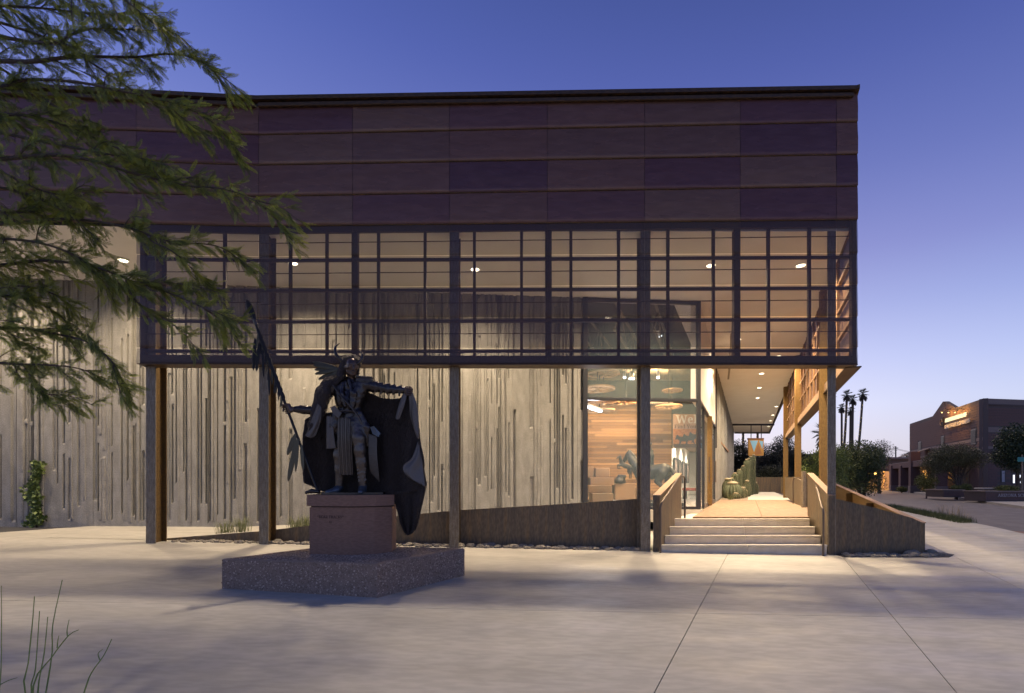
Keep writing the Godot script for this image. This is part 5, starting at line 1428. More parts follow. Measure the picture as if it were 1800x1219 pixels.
	h1.cap(Z(108, 531, 0.14), Z(126, 531, 0.13), 0.032, 0.036, 0.02)
	put.call("hand", h1.net(MB.new()), skin)
	var h2 := Field.new(Z(830, 470, 0.0), Z(935, 350, 0.2), 0.0055)
	fist(h2, Z(884, 412, 0.095), Vector3(0.15, 1, 0.25), Vector3(-0.9, 0.35, 0.2), 1.2)
	h2.cap(Z(852, 404, 0.09), Z(868, 408, 0.095), 0.036, 0.03, 0.02)
	put.call("hand", h2.net(MB.new()), skin)

func ellipse(c: Vector3, rx: float, rz: float, n: int) -> Array:
	var r := []
	for k in n + 1: r.append(c + Vector3(cos(TAU * k / n) * rx, 0, sin(TAU * k / n) * rz))
	return r

func noise3(sd: int, freq: float) -> FastNoiseLite:
	var f := FastNoiseLite.new()
	f.seed = sd; f.frequency = freq; f.noise_type = FastNoiseLite.TYPE_SIMPLEX
	return f

# ------------------------------------------------------------------ cacti and the hanging sign along the covered walk
func cactus(px: float, d: float, base: float, h: float, r: float, label: String, round_one: bool, mt: Material, spine: Material) -> void:
	var c := P(px, 848, d); c.y = base
	var t := thing("barrel_cactus" if round_one else "column_cactus", label, "cactus", c, "cacti beside the covered walk")
	var rows := []
	var ribs := 13 if not round_one else 17
	var segs := ribs * 4
	var prof := []
	for k in 13:
		var v := k / 12.0
		var rr := r
		if round_one: rr = r * pow(sin(clampf(0.18 + v * 0.82, 0, 1) * PI), 0.62)
		else:
			var top := h - r * 1.1
			var y := v * h
			rr = r * (0.86 + 0.14 * sin(v * 2.6)) * (1.0 if y < top else sqrt(maxf(0.0, 1.0 - pow((y - top) / (h - top), 2.0))))
		prof.append(Vector2(maxf(rr, 0.004), v * h))
	for p in prof:
		var row := PackedVector3Array()
		for s in segs:
			var a := -TAU * s / segs
			var k: float = p.x * (1.0 + 0.17 * cos(a * ribs))
			row.append(c + Vector3(cos(a) * k, p.y, sin(a) * k))
		rows.append(row)
	part("stem", MB.new().grid(rows, true), mt, t)
	var sp := MB.new()
	for k in ribs:
		var a := TAU * k / ribs
		for j in range(1, 40):
			var v := j / 40.0
			var f := v * 12.0
			var p: Vector2 = (prof[int(f)] as Vector2).lerp(prof[mini(int(f) + 1, 12)], f - int(f))
			var o := Vector3(cos(a), 0, sin(a))
			var b := c + o * p.x * 1.12 + Vector3(0, p.y, 0)
			for q in 3:
				var dv := (o + Vector3(rng.randf_range(-1, 1), rng.randf_range(-0.6, 1), rng.randf_range(-1, 1)) * 0.9).normalized() * rng.randf_range(0.03, 0.06)
				var side := dv.cross(Vector3.UP).normalized() * 0.0055
				sp.tri(b - side, b + side, b + dv)
	part("spines", sp, spine, t, "stuff")
	var cap := MB.new().ball(c + Vector3(0, h - r * 0.16, 0), Vector3(r * 0.62, r * 0.24, r * 0.62), 12)
	part("woolly_top", cap, spine, t)

func build_walk_things() -> void:
	var M := mats
	var green := noisy(140, 0.06, [[0.3, lin(0.075, 0.095, 0.055)], [0.7, lin(0.125, 0.14, 0.085)]], Vector3(2, 2, 2), 0.75)
	var spine := flat(lin(0.36, 0.30, 0.19), 0.7)
	var hsp := func(px: float, py: float, d: float) -> float: return EYE + (848.0 - py) * d / FOCAL - FLOOR
	var list := [[1324.5, 31.0, 798.5, 0.15, "tallest thin column cactus at the right of the row"], [1320.0, 29.6, 802.0, 0.17, "second tallest column cactus left of the thinnest one"], [1313.0, 27.4, 807.0, 0.18, "stout tall column cactus in the middle of the row"], [1316.5, 28.6, 805.5, 0.15, "tall column cactus half hidden behind the stout one"],
		[1306.5, 27.0, 818.0, 0.15, "medium column cactus left of the stout tall one"], [1300.0, 26.2, 824.5, 0.16, "medium column cactus fourth from the wall"], [1292.0, 25.4, 831.0, 0.19, "shorter thick column cactus near the concrete wall"], [1286.5, 24.6, 839.5, 0.16, "shortest column cactus against the concrete wall"]]
	var green2 := noisy(143, 0.06, [[0.3, lin(0.05, 0.068, 0.04)], [0.7, lin(0.085, 0.10, 0.06)]], Vector3(2, 2, 2), 0.75)
	for i in list.size():
		var q: Array = list[i]
		cactus(q[0], q[1], FLOOR - 0.02, hsp.call(q[0], q[2], q[1]), q[3] * 0.86, q[4], false, green if i in [0, 2, 5, 6] else green2, spine)
	var barrels := [[1288.0, 22.9, 0.80, 0.40, "largest round barrel cactus in front of the row"], [1280.0, 24.2, 0.98, 0.27, "barrel cactus with yellow tip against the wall"], [1301.0, 23.0, 0.34, 0.20, "small low barrel cactus at the front edge of the bed"], [1306.0, 24.0, 0.55, 0.20, "upright small barrel cactus right of the largest one"], [1313.5, 26.0, 0.88, 0.18, "tall narrow barrel cactus beside the tall columns"], [1328.5, 31.6, 0.80, 0.17, "farthest barrel cactus past the thin column"], [1294.0, 22.3, 0.30, 0.18, "lowest barrel cactus beside the pavement edge"]]
	for q in barrels: cactus(q[0], q[1], FLOOR - 0.02, q[2], q[3], q[4], true, green, spine)
	var bed := MB.new()
	bed.prism([side_wall(20.9, FLOOR - 0.1, 0.05), side_wall(20.9, FLOOR - 0.1, 1.15), side_wall(34, FLOOR - 0.1, 1.2), side_wall(34, FLOOR - 0.1, 0.05)], Vector3(0, 0.112, 0))
	struct("planting_bed", bed, M.dirt)
	# hanging sign
	var d := 36.0
	var s := thing("hanging_sign", "ochre hanging sign with blue sky triangles under the far soffit", "sign", P(1329, 800, d))
	part("ceiling_beam", MB.new().bar(P(1288, 747, d), P(1361, 747, d), 0.1, 0.13, 0.01), M.black_metal, s)
	for px in [1320.5, 1338.5]: part("hanger_rod", MB.new().tube([P(px, 748, d), P(px, 773, d)], [0.03, 0.03], 8), M.black_metal, s)
	var ochre := flat(lin(0.27, 0.145, 0.035), 0.7)
	part("board", px_box(1316, 772, 1343, 801.5, d, 0.12, 0.01), ochre, s)
	part("frame_top", px_box(1315.5, 770.5, 1343.5, 773, d - 0.03, 0.18, 0.01), flat(lin(0.12, 0.05, 0.03), 0.7), s)
	var sky := flat(lin(0.14, 0.30, 0.46), 0.7)
	part("sky_triangle", MB.new().prism([P(1318.8, 775, d - 0.005), P(1332.5, 775, d - 0.005), P(1325.6, 795, d - 0.005)], Vector3(0, 0, 0.012)), sky, s)
	part("sky_triangle", MB.new().prism([P(1334.5, 775, d - 0.005), P(1341.5, 776.5, d - 0.005), P(1340.2, 790, d - 0.005)], Vector3(0, 0, 0.012)), sky, s)
	part("peak_triangle", MB.new().prism([P(1333.2, 779, d - 0.005), P(1326.2, 800, d - 0.005), P(1339.6, 798, d - 0.005)], Vector3(0, 0, 0.016)), flat(lin(0.19, 0.085, 0.028), 0.7), s)

# ------------------------------------------------------------------ across the street
func bx(s: float, y: float, out := 0.0) -> Vector3:      # the brick building's left front: s metres back from its corner
	return Vector3(36.6 + 0.430 * s, y, -(38.0 + 0.903 * s)) + Vector3(-0.903, 0, -0.430) * out

func bx_s(px: float) -> float:
	var k := (px - 900.0) / FOCAL
	return (k * 38.0 - 36.6) / (0.430 - 0.903 * k)

func by(px: float, py: float) -> float:
	return EYE + (848.0 - py) * (38.0 + 0.903 * bx_s(px)) / FOCAL

func brick_face(at: Callable, s0: float, s1: float, y0: float, top: Callable, holes: Array) -> MB:      # courses of proud bricks over the mortar face
	var m := MB.new()
	var cy := 0.2; var cw := 0.4
	var j := 0
	var y := y0
	while y < 8.2:
		var s := s0 + (0.0 if j % 2 == 0 else -cw / 2)
		while s < s1:
			var a := maxf(s, s0); var b := minf(s + cw - 0.02, s1)
			var ok: bool = b - a > 0.05 and y + cy < top.call((a + b) / 2) - 0.1
			for h in holes:
				if b > h[0] and a < h[1] and y + cy > h[2] and y < h[3]: ok = false
			if ok:
				var o := 0.012 + 0.012 * absf(nz.get_noise_2d(s * 3.1, y * 4.7))
				m.quad(at.call(a, y, o), at.call(b, y, o), at.call(b, y + cy - 0.025, o), at.call(a, y + cy - 0.025, o))
				m.quad(at.call(a, y + cy - 0.025, o), at.call(b, y + cy - 0.025, o), at.call(b, y + cy - 0.025, 0.0), at.call(a, y + cy - 0.025, 0.0))
				m.quad(at.call(a, y, 0.0), at.call(b, y, 0.0), at.call(b, y, o), at.call(a, y, o))
			s += cw
		y += cy
		j += 1
	return m

func build_street() -> void:
	var M := mats
	var gy := 0.12
	var B := thing("brick_building", "three storey dark brick office building with notched gable and lit sign", "building", Vector3(38, gy, -42))
	# left front with its notched gable
	var prof := [[1599.7, 745.7], [1640.0, 732.0], [1657.8, 706.3], [1660.0, 706.3], [1660.3, 716.0], [1661.3, 716.0], [1661.7, 706.3], [1680.4, 717.5], [1728.7, 700.8]]
	var poly := []
	for q in prof: poly.append(bx(bx_s(q[0]), by(q[0], q[1]), -0.004))
	var s_end := bx_s(1599.7)
	poly.append(bx(0, gy - 0.4, -0.004)); poly.append(bx(s_end, gy - 0.4, -0.004))
	part("wall", MB.new().prism(poly, Vector3(0.903, 0, 0.430) * 0.3), M.mortar, B)
	var topf := func(s: float) -> float:
		for i in prof.size() - 1:
			var s1 := bx_s(prof[i][0]); var s0 := bx_s(prof[i + 1][0])
			if s <= s1 and s >= s0 and s1 - s0 > 0.01: return lerpf(by(prof[i + 1][0], prof[i + 1][1]), by(prof[i][0], prof[i][1]), (s - s0) / (s1 - s0))
		return 7.0
	var holes := []
	var wins := [[1615.0, 1620.5, 777.0, 797.0], [1655.5, 1661.0, 767.0, 790.0], [1708.0, 1717.0, 755.0, 781.5]]
	for w in wins:
		var sa := bx_s(w[1]); var sb := bx_s(w[0])
		var ya := by((w[0] + w[1]) / 2, w[3]); var yb := by((w[0] + w[1]) / 2, w[2])
		holes.append([sa, sb, ya, yb])
		var wn := part("window", MB.new().prism([bx(sb, ya, 0.03), bx(sa, ya, 0.03), bx(sa, yb, 0.03), bx(sb, yb, 0.03)], Vector3(0.0, 0, -0.01)), M.window_frame, B)
		part("pane", MB.new().prism([bx(sb - 0.08, ya + 0.08, 0.045), bx(sa + 0.08, ya + 0.08, 0.045), bx(sa + 0.08, yb - 0.08, 0.045), bx(sb - 0.08, yb - 0.08, 0.045)], Vector3(0.0, 0, -0.01)), M.dark_glass, wn)
	var bands := [[4.55, 4.8], [3.85, 4.05]]
	for b in bands:
		holes.append([-1, 40, b[0], b[1]])
		part("pale_band", MB.new().prism([bx(s_end, b[0], 0.0), bx(0, b[0], 0.0), bx(0, b[1], 0.0), bx(s_end, b[1], 0.0)], Vector3(-0.903, 0, -0.430) * 0.02), M.brick_band, B)
	part("brick_courses", brick_face(func(s: float, y: float, o: float) -> Vector3: return bx(s, y, o), 0.0, s_end, gy, topf, holes), M.brick, B, "stuff")
	# right front
	var fr := func(s: float, y: float, o: float) -> Vector3: return Vector3(36.6 + 0.985 * s, y, -38.0 - 0.17 * s) + Vector3(0.17, 0, 0.985) * o
	part("wall", MB.new().prism([fr.call(0, gy - 0.4, -0.004), fr.call(14, gy - 0.4, -0.004), fr.call(14, 7.8, -0.004), fr.call(0, 7.8, -0.004)], Vector3(0, 0, -0.3)), M.mortar, B)
	var holes2 := [[-1, 40, 7.3, 7.9], [-1, 40, 5.2, 5.6], [-1, 40, 3.9, 4.1]]
	for b in [[5.2, 5.6], [3.9, 4.1], [7.35, 7.82]]:
		part("pale_band", MB.new().prism([fr.call(0, b[0], 0.0), fr.call(14, b[0], 0.0), fr.call(14, b[1], 0.0), fr.call(0, b[1], 0.0)], Vector3(0, 0, 0.02)), M.brick_band, B)
	var gw := [[1757.0, 1765.5, 827.0, 849.0, false], [1781.0, 1787.0, 834.0, 851.0, true], [1791.0, 1799.5, 834.0, 851.0, true]]
	for w in gw:
		var a := P(w[0], w[3], 38.4); var b := P(w[1], w[2], 38.4)
		var sa: float = (a.x - 36.6) / 0.985; var sb: float = (b.x - 36.6) / 0.985
		holes2.append([sa, sb, a.y, b.y])
		var wn := part("window", MB.new().prism([fr.call(sa, a.y, 0.03), fr.call(sb, a.y, 0.03), fr.call(sb, b.y, 0.03), fr.call(sa, b.y, 0.03)], Vector3(0, 0, -0.01)), M.window_frame, B)
		part("pane", MB.new().prism([fr.call(sa + 0.06, a.y + 0.06, 0.045), fr.call(sb - 0.06, a.y + 0.06, 0.045), fr.call(sb - 0.06, b.y - 0.06, 0.045), fr.call(sa + 0.06, b.y - 0.06, 0.045)], Vector3(0, 0, -0.01)), M.lit_window if w[4] else flat(lin(0.28, 0.28, 0.32), 0.5), wn)
	part("brick_courses", brick_face(fr, 0.0, 14.0, gy, func(_s: float) -> float: return 7.9, holes2), M.brick, B, "stuff")
	var rp := [bx(0, 7.3, -0.2), bx(s_end, 7.3, -0.2), bx(s_end, 7.3, -14), fr.call(14, 7.3, -14), fr.call(14, 7.3, -0.2)]
	part("roof", MB.new().prism(rp, Vector3(0, 0.1, 0)), M.mortar, B)
	# covered arcade at street level
	for q in [[1647.0, 1660.0, 822.0, 0.0], [1603.0, 1612.5, 800.0, 0.0], [1584.0, 1595.0, 822.0, 4.0], [1568.0, 1577.0, 822.0, 0.0]]:
		var want: float = (q[0] + q[1]) / 2
		var sm := bx_s(want)
		for it in 30:
			var w := bx(sm, 0, 1.7)
			sm += ((900.0 - w.x / w.z * FOCAL) - want) * 0.12
		var c := bx(sm, 0, 1.7)
		var hgt := by((q[0] + q[1]) / 2, q[2]) - gy
		var basis := Basis(Vector3(0.430, 0, -0.903), Vector3.UP, Vector3(0.903, 0, 0.430))
		var pr := part("pier", MB.new().box(Vector3(c.x, gy + hgt / 2, c.z), Vector3(0.75, hgt, 0.75), basis, 0.02), M.brick, B)
		part("pier_base", MB.new().box(Vector3(c.x, gy + 0.4, c.z), Vector3(0.82, 0.85, 0.82), basis, 0.02), M.brick_band, pr)
	part("arcade_beam", MB.new().bar(bx(1.5, 3.05, 1.7), bx(s_end - 0.5, 3.05, 1.7), 0.5, 0.55, 0.02), M.brick, B)
	part("arcade_roof", MB.new().prism([bx(1.4, 3.3, 1.95), bx(s_end, 3.3, 1.95), bx(s_end, 3.3, 0.05), bx(1.4, 3.3, 0.05)], Vector3(0, 0.06, 0)), M.brick_band, B)
	for s in [2.5, 5.5, 9.0, 12.5]:
		var dr := part("door", MB.new().prism([bx(s + 1.5, gy, 0.04), bx(s, gy, 0.04), bx(s, 2.5, 0.04), bx(s + 1.5, 2.5, 0.04)], Vector3(0, 0, -0.01)), M.window_frame, B)
		part("pane", MB.new().prism([bx(s + 1.4, gy + 0.1, 0.06), bx(s + 0.1, gy + 0.1, 0.06), bx(s + 0.1, 2.4, 0.06), bx(s + 1.4, 2.4, 0.06)], Vector3(0, 0, -0.01)), M.dark_glass, dr)
	for q in [[1604.0, 1617.0, 797.0], [1626.0, 1636.0, 791.0]]:
		var s0 := bx_s(q[1]); var s1 := bx_s(q[0]); var yy := by(q[0], q[2])
		part("awning", MB.new().prism([bx(s1, yy, 0.03), bx(s0, yy, 0.03), bx(s0, yy - 0.5, 1.4), bx(s1, yy - 0.5, 1.4)], Vector3(0, 0.06, 0)), M.brick_band, B)
	# lit sign
	var letters := glow(Color(1.0, 0.93, 0.72), 1.3)
	var face_turn := Basis(bx(0, 0).direction_to(bx(1, 0)) * -1.0, Vector3.UP, Vector3(-0.903, 0, -0.430).normalized())
	var sc1 := bx_s(1685.0); var sc2 := bx_s(1687.5)
	part("sign_rail", MB.new().bar(bx(bx_s(1668), by(1668, 743.5), 0.16), bx(bx_s(1710), by(1710, 739.0), 0.16), 0.06, 0.05), M.black_metal, B)
	lettering("sign_letters", "ARIZONA SCHOOL OF", "Droid Sans", 0.46, 0.08, letters, bx(sc1, by(1685, 734.5), 0.2), face_turn, B, true)
	lettering("sign_letters", "REAL ESTATE & BUSINESS", "Droid Sans", 0.46, 0.08, flat(lin(0.65, 0.62, 0.5), 0.6), bx(sc2, by(1688, 745.5), 0.2), face_turn, B, true)
	var lg := part("sign_emblem", MB.new().prism([bx(bx_s(1656), by(1656, 750), 0.04), bx(bx_s(1661), by(1661, 749), 0.04), bx(bx_s(1661), by(1661, 733.5), 0.04), bx(bx_s(1656), by(1656, 735.5), 0.04)], Vector3(-0.903, 0, -0.430) * 0.08), M.dark, B)
	part("emblem_arc", MB.new().tube(arc(bx(bx_s(1658.5), by(1658.5, 742.5), 0.16), Vector3(-0.430, 0, 0.903), 0.28), [0.045], 6), M.brick_band, lg)
	for k in 3:
		var s := bx_s(1674.0 + k * 12.0)
		var c := bx(s, by(1674.0 + k * 12.0, 727.0) + 0.1, 0.7)
		var lm := part("sign_lamp", MB.new().tube([bx(s, c.y + 0.25, 0.0), bx(s, c.y + 0.3, 0.5), c + Vector3(0, 0.06, 0)], [0.03], 6), M.black_metal, B)
		part("lamp_lens", MB.new().ball(c, Vector3(0.05, 0.04, 0.05), 8), glow(Color(1.0, 0.86, 0.55), 3.0), lm)
		omni(c, 2.6, Color(1.0, 0.72, 0.36), 0.08)
	# low wing behind with a lit carport
	var W := thing("low_building", "long low dark building left of the brick offices with lit carport", "building", P(1570, 862, 62))
	part("wall", px_box(1546, 806, 1606, 862, 63, 8, 0.02), M.mortar, W)
	part("roof", px_box(1543, 804, 1608, 807.5, 62.6, 8.6, 0.02), M.brick_band, W)
	part("carport_wall", px_box(1520, 829, 1568, 860, 62.2, 0.3, 0.0), M.stucco, W)
	part("carport_roof", px_box(1517, 824, 1570, 829, 58.5, 3.9, 0.02), M.mortar, W)
	for px in [1522, 1533, 1544, 1556, 1567]: part("carport_post", px_box(px - 0.8, 829, px + 0.8, 861.5, 58.6, 0.2, 0.01), M.stucco, W)
	for k in [[1546.5, 832.0], [1539.0, 833.5]]:
		var c := P(k[0], k[1], 59.5)
		part("carport_lamp", MB.new().ball(c, Vector3(0.16, 0.16, 0.16), 10), glow(Color(1.0, 0.80, 0.42), 14.0), W)
		omni(c + Vector3(0, 0, 0.0), 14.0, Color(1.0, 0.70, 0.32), 0.15)
	# far dark buildings past the end of the walk
	var F := thing("far_building", "low dark flat roofed building seen past the gold side posts", "building", P(1412, 852, 75))
	part("wall", px_box(1384, 801, 1440, 856, 75, 10), M.mortar, F)
	part("roof", px_box(1382, 798.5, 1442, 802, 74.6, 11), M.dark, F)
	var F2 := thing("far_building", "dark building beyond the trees at the end of the walk", "building", P(1320, 852, 85))
	part("wall", px_box(1285, 815, 1350, 856, 85, 10), M.mortar, F2)
	part("roof", px_box(1283, 812, 1352, 815.5, 84.6, 11), M.dark, F2)
	for q in [[1335.0, 817.0, 80.0, 0.16], [1340.0, 833.0, 60.0, 0.12]]:
		var c := P(q[0], q[1], q[2])
		var l := thing("street_lamp", "small warm lamp glowing among the far trees" if q[1] > 820 else "dim warm lamp high among the far trees", "lamp", Vector3(c.x, 0, c.z), "lamps beyond the end of the walk")
		part("pole", MB.new().tube([Vector3(c.x, 0, c.z), c], [0.05, 0.04], 8), M.black_metal, l)
		part("lamp_globe", MB.new().ball(c, Vector3.ONE * q[3], 10), glow(Color(1.0, 0.8, 0.45), 9.0), l)
		omni(c, 5.0, Color(1.0, 0.72, 0.36), 0.12)
	# planters, table and signs before the brick building
	for q in [[1659.0, 1697.0, 861.0, 872.5, 33.0, "low brick planter left of the stone table"], [1733.0, 1830.0, 863.5, 880.0, 29.5, "long low brick planter wall lettered with a school name"]]:
		var p := thing("brick_planter", q[5], "planter", P((q[0] + q[1]) / 2, q[3], q[4]), "brick planters before the offices")
		part("wall", px_box(q[0], q[2] + 1.5, q[1], q[3] + 2, q[4], 1.4, 0.01), M.mortar, p)
		part("coping", px_box(q[0] - 0.5, q[2], q[1] + 0.5, q[2] + 2.0, q[4] - 0.04, 1.5, 0.01), M.brick_band, p)
		var cm := MB.new()
		var a := P(q[0], q[3], q[4]); var b := P(q[1], q[2] + 2.2, q[4])
		var yy := a.y
		var jj := 0
		while yy < b.y - 0.07:
			var xx: float = a.x - (0.0 if jj % 2 == 0 else 0.11)
			while xx < b.x:
				var x0 := maxf(xx, a.x); var x1 := minf(xx + 0.21, b.x)
				if x1 - x0 > 0.03: cm.box(Vector3((x0 + x1) / 2, yy + 0.035, a.z + 0.004), Vector3(x1 - x0, 0.065, 0.02))
				xx += 0.225
			yy += 0.08
			jj += 1
		part("brick_courses", cm, M.brick, p, "stuff")
		if q[0] > 1700: lettering("lettering", "ARIZONA SCHOOL", "Droid Serif", 0.25, 0.02, flat(lin(0.38, 0.36, 0.36), 0.7), P(1787, 871.5, 29.42) , Basis(), p)
	var tb := thing("stone_table", "pale round stone table on two stubby legs between the planters", "table", P(1730, 875, 31.0))
	part("tabletop", MB.new().lathe([Vector2(0.01, 0.0), Vector2(0.44, 0.0), Vector2(0.46, 0.04), Vector2(0.44, 0.09), Vector2(0.01, 0.09)], 20, P(1730, 860.5, 31.0)), M.kerb, tb)
	for px in [1723.5, 1734.0]: part("leg", MB.new().lathe([Vector2(0.15, 0.0), Vector2(0.09, 0.12), Vector2(0.09, 0.32), Vector2(0.16, 0.46)], 12, P(px, 874.5, 31.0 + (px - 1728) * 0.02)), M.kerb, tb)
	var ss := thing("street_sign", "teal street name blade on a thin pole at the right edge", "sign", P(1797.5, 880, 30.0))
	part("pole", MB.new().tube([P(1797.5, 884, 30.0), P(1797.5, 800, 30.0)], [0.04, 0.04], 8), M.post_grey, ss)
	part("sign_blade", px_box(1790, 804, 1806, 812, 29.9, 0.03, 0.0), flat(lin(0.02, 0.20, 0.19), 0.5), ss)
	var bs := thing("blue_notice", "blue notice board beyond the steel guard wall", "sign", P(1406, 850, 30))
	part("board", px_box(1401.5, 825, 1410.5, 838, 30, 0.06, 0.0), flat(lin(0.03, 0.07, 0.25), 0.5), bs)
	part("post", px_box(1405, 838, 1407, 862, 30.03, 0.06, 0.0), M.post_grey, bs)
	var up := thing("utility_pole", "thin dark utility pole above the low building roof", "pole", P(1575, 850, 90))
	part("pole", MB.new().tube([P(1575, 852, 90), P(1575, 785, 90)], [0.14, 0.1], 8), M.black_metal, up)
	part("cross_arm", MB.new().bar(P(1571, 788, 90), P(1579, 788, 90), 0.1, 0.12), M.black_metal, up)
	for k in 2:
		var w := []
		for i in 21: w.append(P(1576, 789.0 + k * 1.5, 90).lerp(P(1700.0, 792.0 + k * 1.5, 92), i / 20.0) + Vector3(0, -0.9 * sin(PI * i / 20.0), 0))
		part("cable", MB.new().tube(w, [0.025], 4), M.black_metal, up)

func arc(c: Vector3, across: Vector3, r: float) -> Array:
	var o := []
	for k in 17: o.append(c + (across * cos(TAU * k / 16.0 * 0.8) + Vector3.UP * sin(TAU * k / 16.0 * 0.8)) * r)
	return o

# ------------------------------------------------------------------ plants
func leaf_clump(n: int, size: float, sd: int, narrow := 0.35) -> MB:     # a handful of small leaves about a point
	var r := RandomNumberGenerator.new()
	r.seed = sd
	var m := MB.new()
	for k in n:
		var o := Vector3(r.randf_range(-1, 1), r.randf_range(-1, 1), r.randf_range(-1, 1)) * size * 1.3
		var d := Vector3(r.randf_range(-1, 1), r.randf_range(-0.7, 0.8), r.randf_range(-1, 1)).normalized() * size
		var s := d.cross(Vector3(r.randf_range(-1, 1), r.randf_range(-1, 1), r.randf_range(-1, 1))).normalized() * size * narrow
		m.tri(o, o + d * 0.5 + s, o + d); m.tri(o, o + d, o + d * 0.5 - s)
	return m

func crown(parent: Node, called: String, lobes: Array, count: int, mesh: Mesh, mt: Material, dark: Color, light: Color, sc := 1.0) -> void:
	var xf := []; var tint := []
	var total := 0.0
	for l in lobes: total += l[1].x * l[1].y * l[1].z
	for l in lobes:
		var c: Vector3 = l[0]; var r: Vector3 = l[1]
		for k in int(count * r.x * r.y * r.z / total):
			var d := Vector3(rng.randfn(), rng.randfn(), rng.randfn()).normalized()
			var q := pow(rng.randf(), 0.42)
			var p := c + d * r * q
			var gap := nz.get_noise_3d(p.x * 1.1 / sc, p.y * 1.3 / sc, p.z * 1.1 / sc)
			if gap < -0.16: continue
			xf.append(Transform3D(Basis.from_euler(Vector3(rng.randf() * 6.3, rng.randf() * 6.3, rng.randf() * 6.3)).scaled(Vector3.ONE * rng.randf_range(0.7, 1.35)), p))
			tint.append(dark.lerp(light, clampf(rng.randf() * 0.8 + gap * 0.5, 0, 1)))
	scatter(called, mesh, mt, xf, parent, tint)

func tree(called: String, label: String, category: String, foot: Vector3, trunk_r: float, stems: Array, lobes: Array, count: int, leafsize: float, dark: Color, light: Color, group: String, mt: Material, narrow := 0.35) -> void:
	var t := thing(called, label, category, foot, group)
	var tm := MB.new()
	for s in stems:
		var path := smooth_path(s, 8)
		var rad := []
		for k in path.size(): rad.append(lerpf(trunk_r, trunk_r * 0.25, float(k) / (path.size() - 1)))
		part("trunk", MB.new().tube(path, rad, 8), mats.bark, t)
		for k in range(3, 9):
			for q in 2:
				var a: Vector3 = path[k]
				var l: Array = lobes[rng.randi() % lobes.size()]
				var e: Vector3 = l[0] + Vector3(rng.randf_range(-1, 1), rng.randf_range(-0.6, 0.9), rng.randf_range(-1, 1)) * l[1] * 0.75
				tm.tube(smooth_path([a, a.lerp(e, 0.5) + Vector3(0, 0.15, 0), e], 5), [rad[k] * 0.5, rad[k] * 0.4, rad[k] * 0.3, rad[k] * 0.2, rad[k] * 0.14, rad[k] * 0.08], 5)
	part("limb", tm, mats.bark, t, "stuff")
	crown(t, "crown", lobes, count, leaf_clump(7, leafsize, 31, narrow).mesh(), mt, dark, light)

func grass_tuft(called: String, label: String, foot: Vector3, n: int, h: float, spread: float, mt: Material, group: String, w := 0.0035) -> void:
	var t := thing(called, label, "grass", foot, group)
	var m := MB.new()
	for k in n:
		var a := rng.randf() * TAU
		var o := Vector3(cos(a), 0, sin(a))
		var b := foot + o * rng.randf() * spread * 0.5
		var l := h * rng.randf_range(0.5, 1.0)
		var lean := rng.randf_range(0.1, 0.75)
		var side := Vector3(-o.z, 0, o.x) * w
		var p1 := b + o * lean * l * 0.35 + Vector3(0, l * 0.6, 0)
		var p2 := b + o * lean * l * 0.9 + Vector3(0, l * (1.0 - lean * 0.3), 0)
		m.quad(b - side, b + side, p1 + side * 0.7, p1 - side * 0.7)
		m.tri(p1 - side * 0.7, p1 + side * 0.7, p2)
	part("blades", m, mt, t, "stuff")

func palm(label: String, px: float, top: float, d: float, crown_r: float, skirt: bool, mt: Material, lean := 0.0, lit := false) -> void:
	var foot := P(px, 848, d); foot.y = 0.0
	var head := P(px, top, d) + Vector3(lean, -crown_r * 0.35, 0)
	foot.x -= lean
	var t := thing("fan_palm", label, "palm tree", foot, "tall fan palms on the skyline")
	var path := smooth_path([foot, foot.lerp(head, 0.5) + Vector3(lean * 0.3, 0, 0), head], 8)
	part("trunk", MB.new().tube(path, [0.34, 0.26, 0.24, 0.23, 0.22, 0.21, 0.2, 0.2, 0.2], 10), mats.bark, t)
	var m := MB.new()
	for k in 26:
		var az := TAU * k / 26.0 * 2.6 + rng.randf() * 0.4
		var el := lerpf(1.3, -0.5, k / 25.0)
		var dv := Vector3(cos(az) * cos(el), sin(el), sin(az) * cos(el))
		var stalk := head + dv * crown_r * 0.45
		var side := dv.cross(Vector3.UP).normalized()
		m.tube([head, stalk], [0.03, 0.02], 4)
		for q in 11:
			var f := (q - 5) / 5.0
			var tipd := (dv + side * f * 0.95 + Vector3(0, -0.12 - 0.22 * absf(f), 0)).normalized()
			var tip := stalk + tipd * crown_r * rng.randf_range(0.45, 0.62)
			var w := tipd.cross(Vector3(0.3, 0.7, 0.2)).normalized() * crown_r * 0.05
			m.tri(stalk - w, stalk + w, tip)
	part("fronds", m, mt, t, "stuff")
	if skirt:
		var sk := MB.new()
		for k in 90:
			var az := rng.randf() * TAU
			var y0 := rng.randf_range(0.0, crown_r * (1.5 if d < 70 else 0.5))
			var a := head + Vector3(cos(az) * 0.2, -y0, sin(az) * 0.2)
			var e := a + Vector3(cos(az) * rng.randf_range(0.2, 0.5) * crown_r, -rng.randf_range(0.3, 0.7) * crown_r, sin(az) * rng.randf_range(0.2, 0.5) * crown_r)
			var w := Vector3(-sin(az), 0, cos(az)) * 0.1 * crown_r
			sk.tri(a, e - w, e + w)
		part("skirt", sk, mats.bark, t, "stuff")
	if lit:
		var bulbs := MB.new()
		for k in 60:
			var a := k * 1.9
			bulbs.ball(foot.lerp(head, 0.12 + 0.8 * k / 60.0) + Vector3(cos(a) * 0.26, 0, sin(a) * 0.26), Vector3.ONE * 0.05, 4)
		part("string_light", bulbs, glow(Color(1.0, 0.85, 0.55), 1.6), t, "stuff")

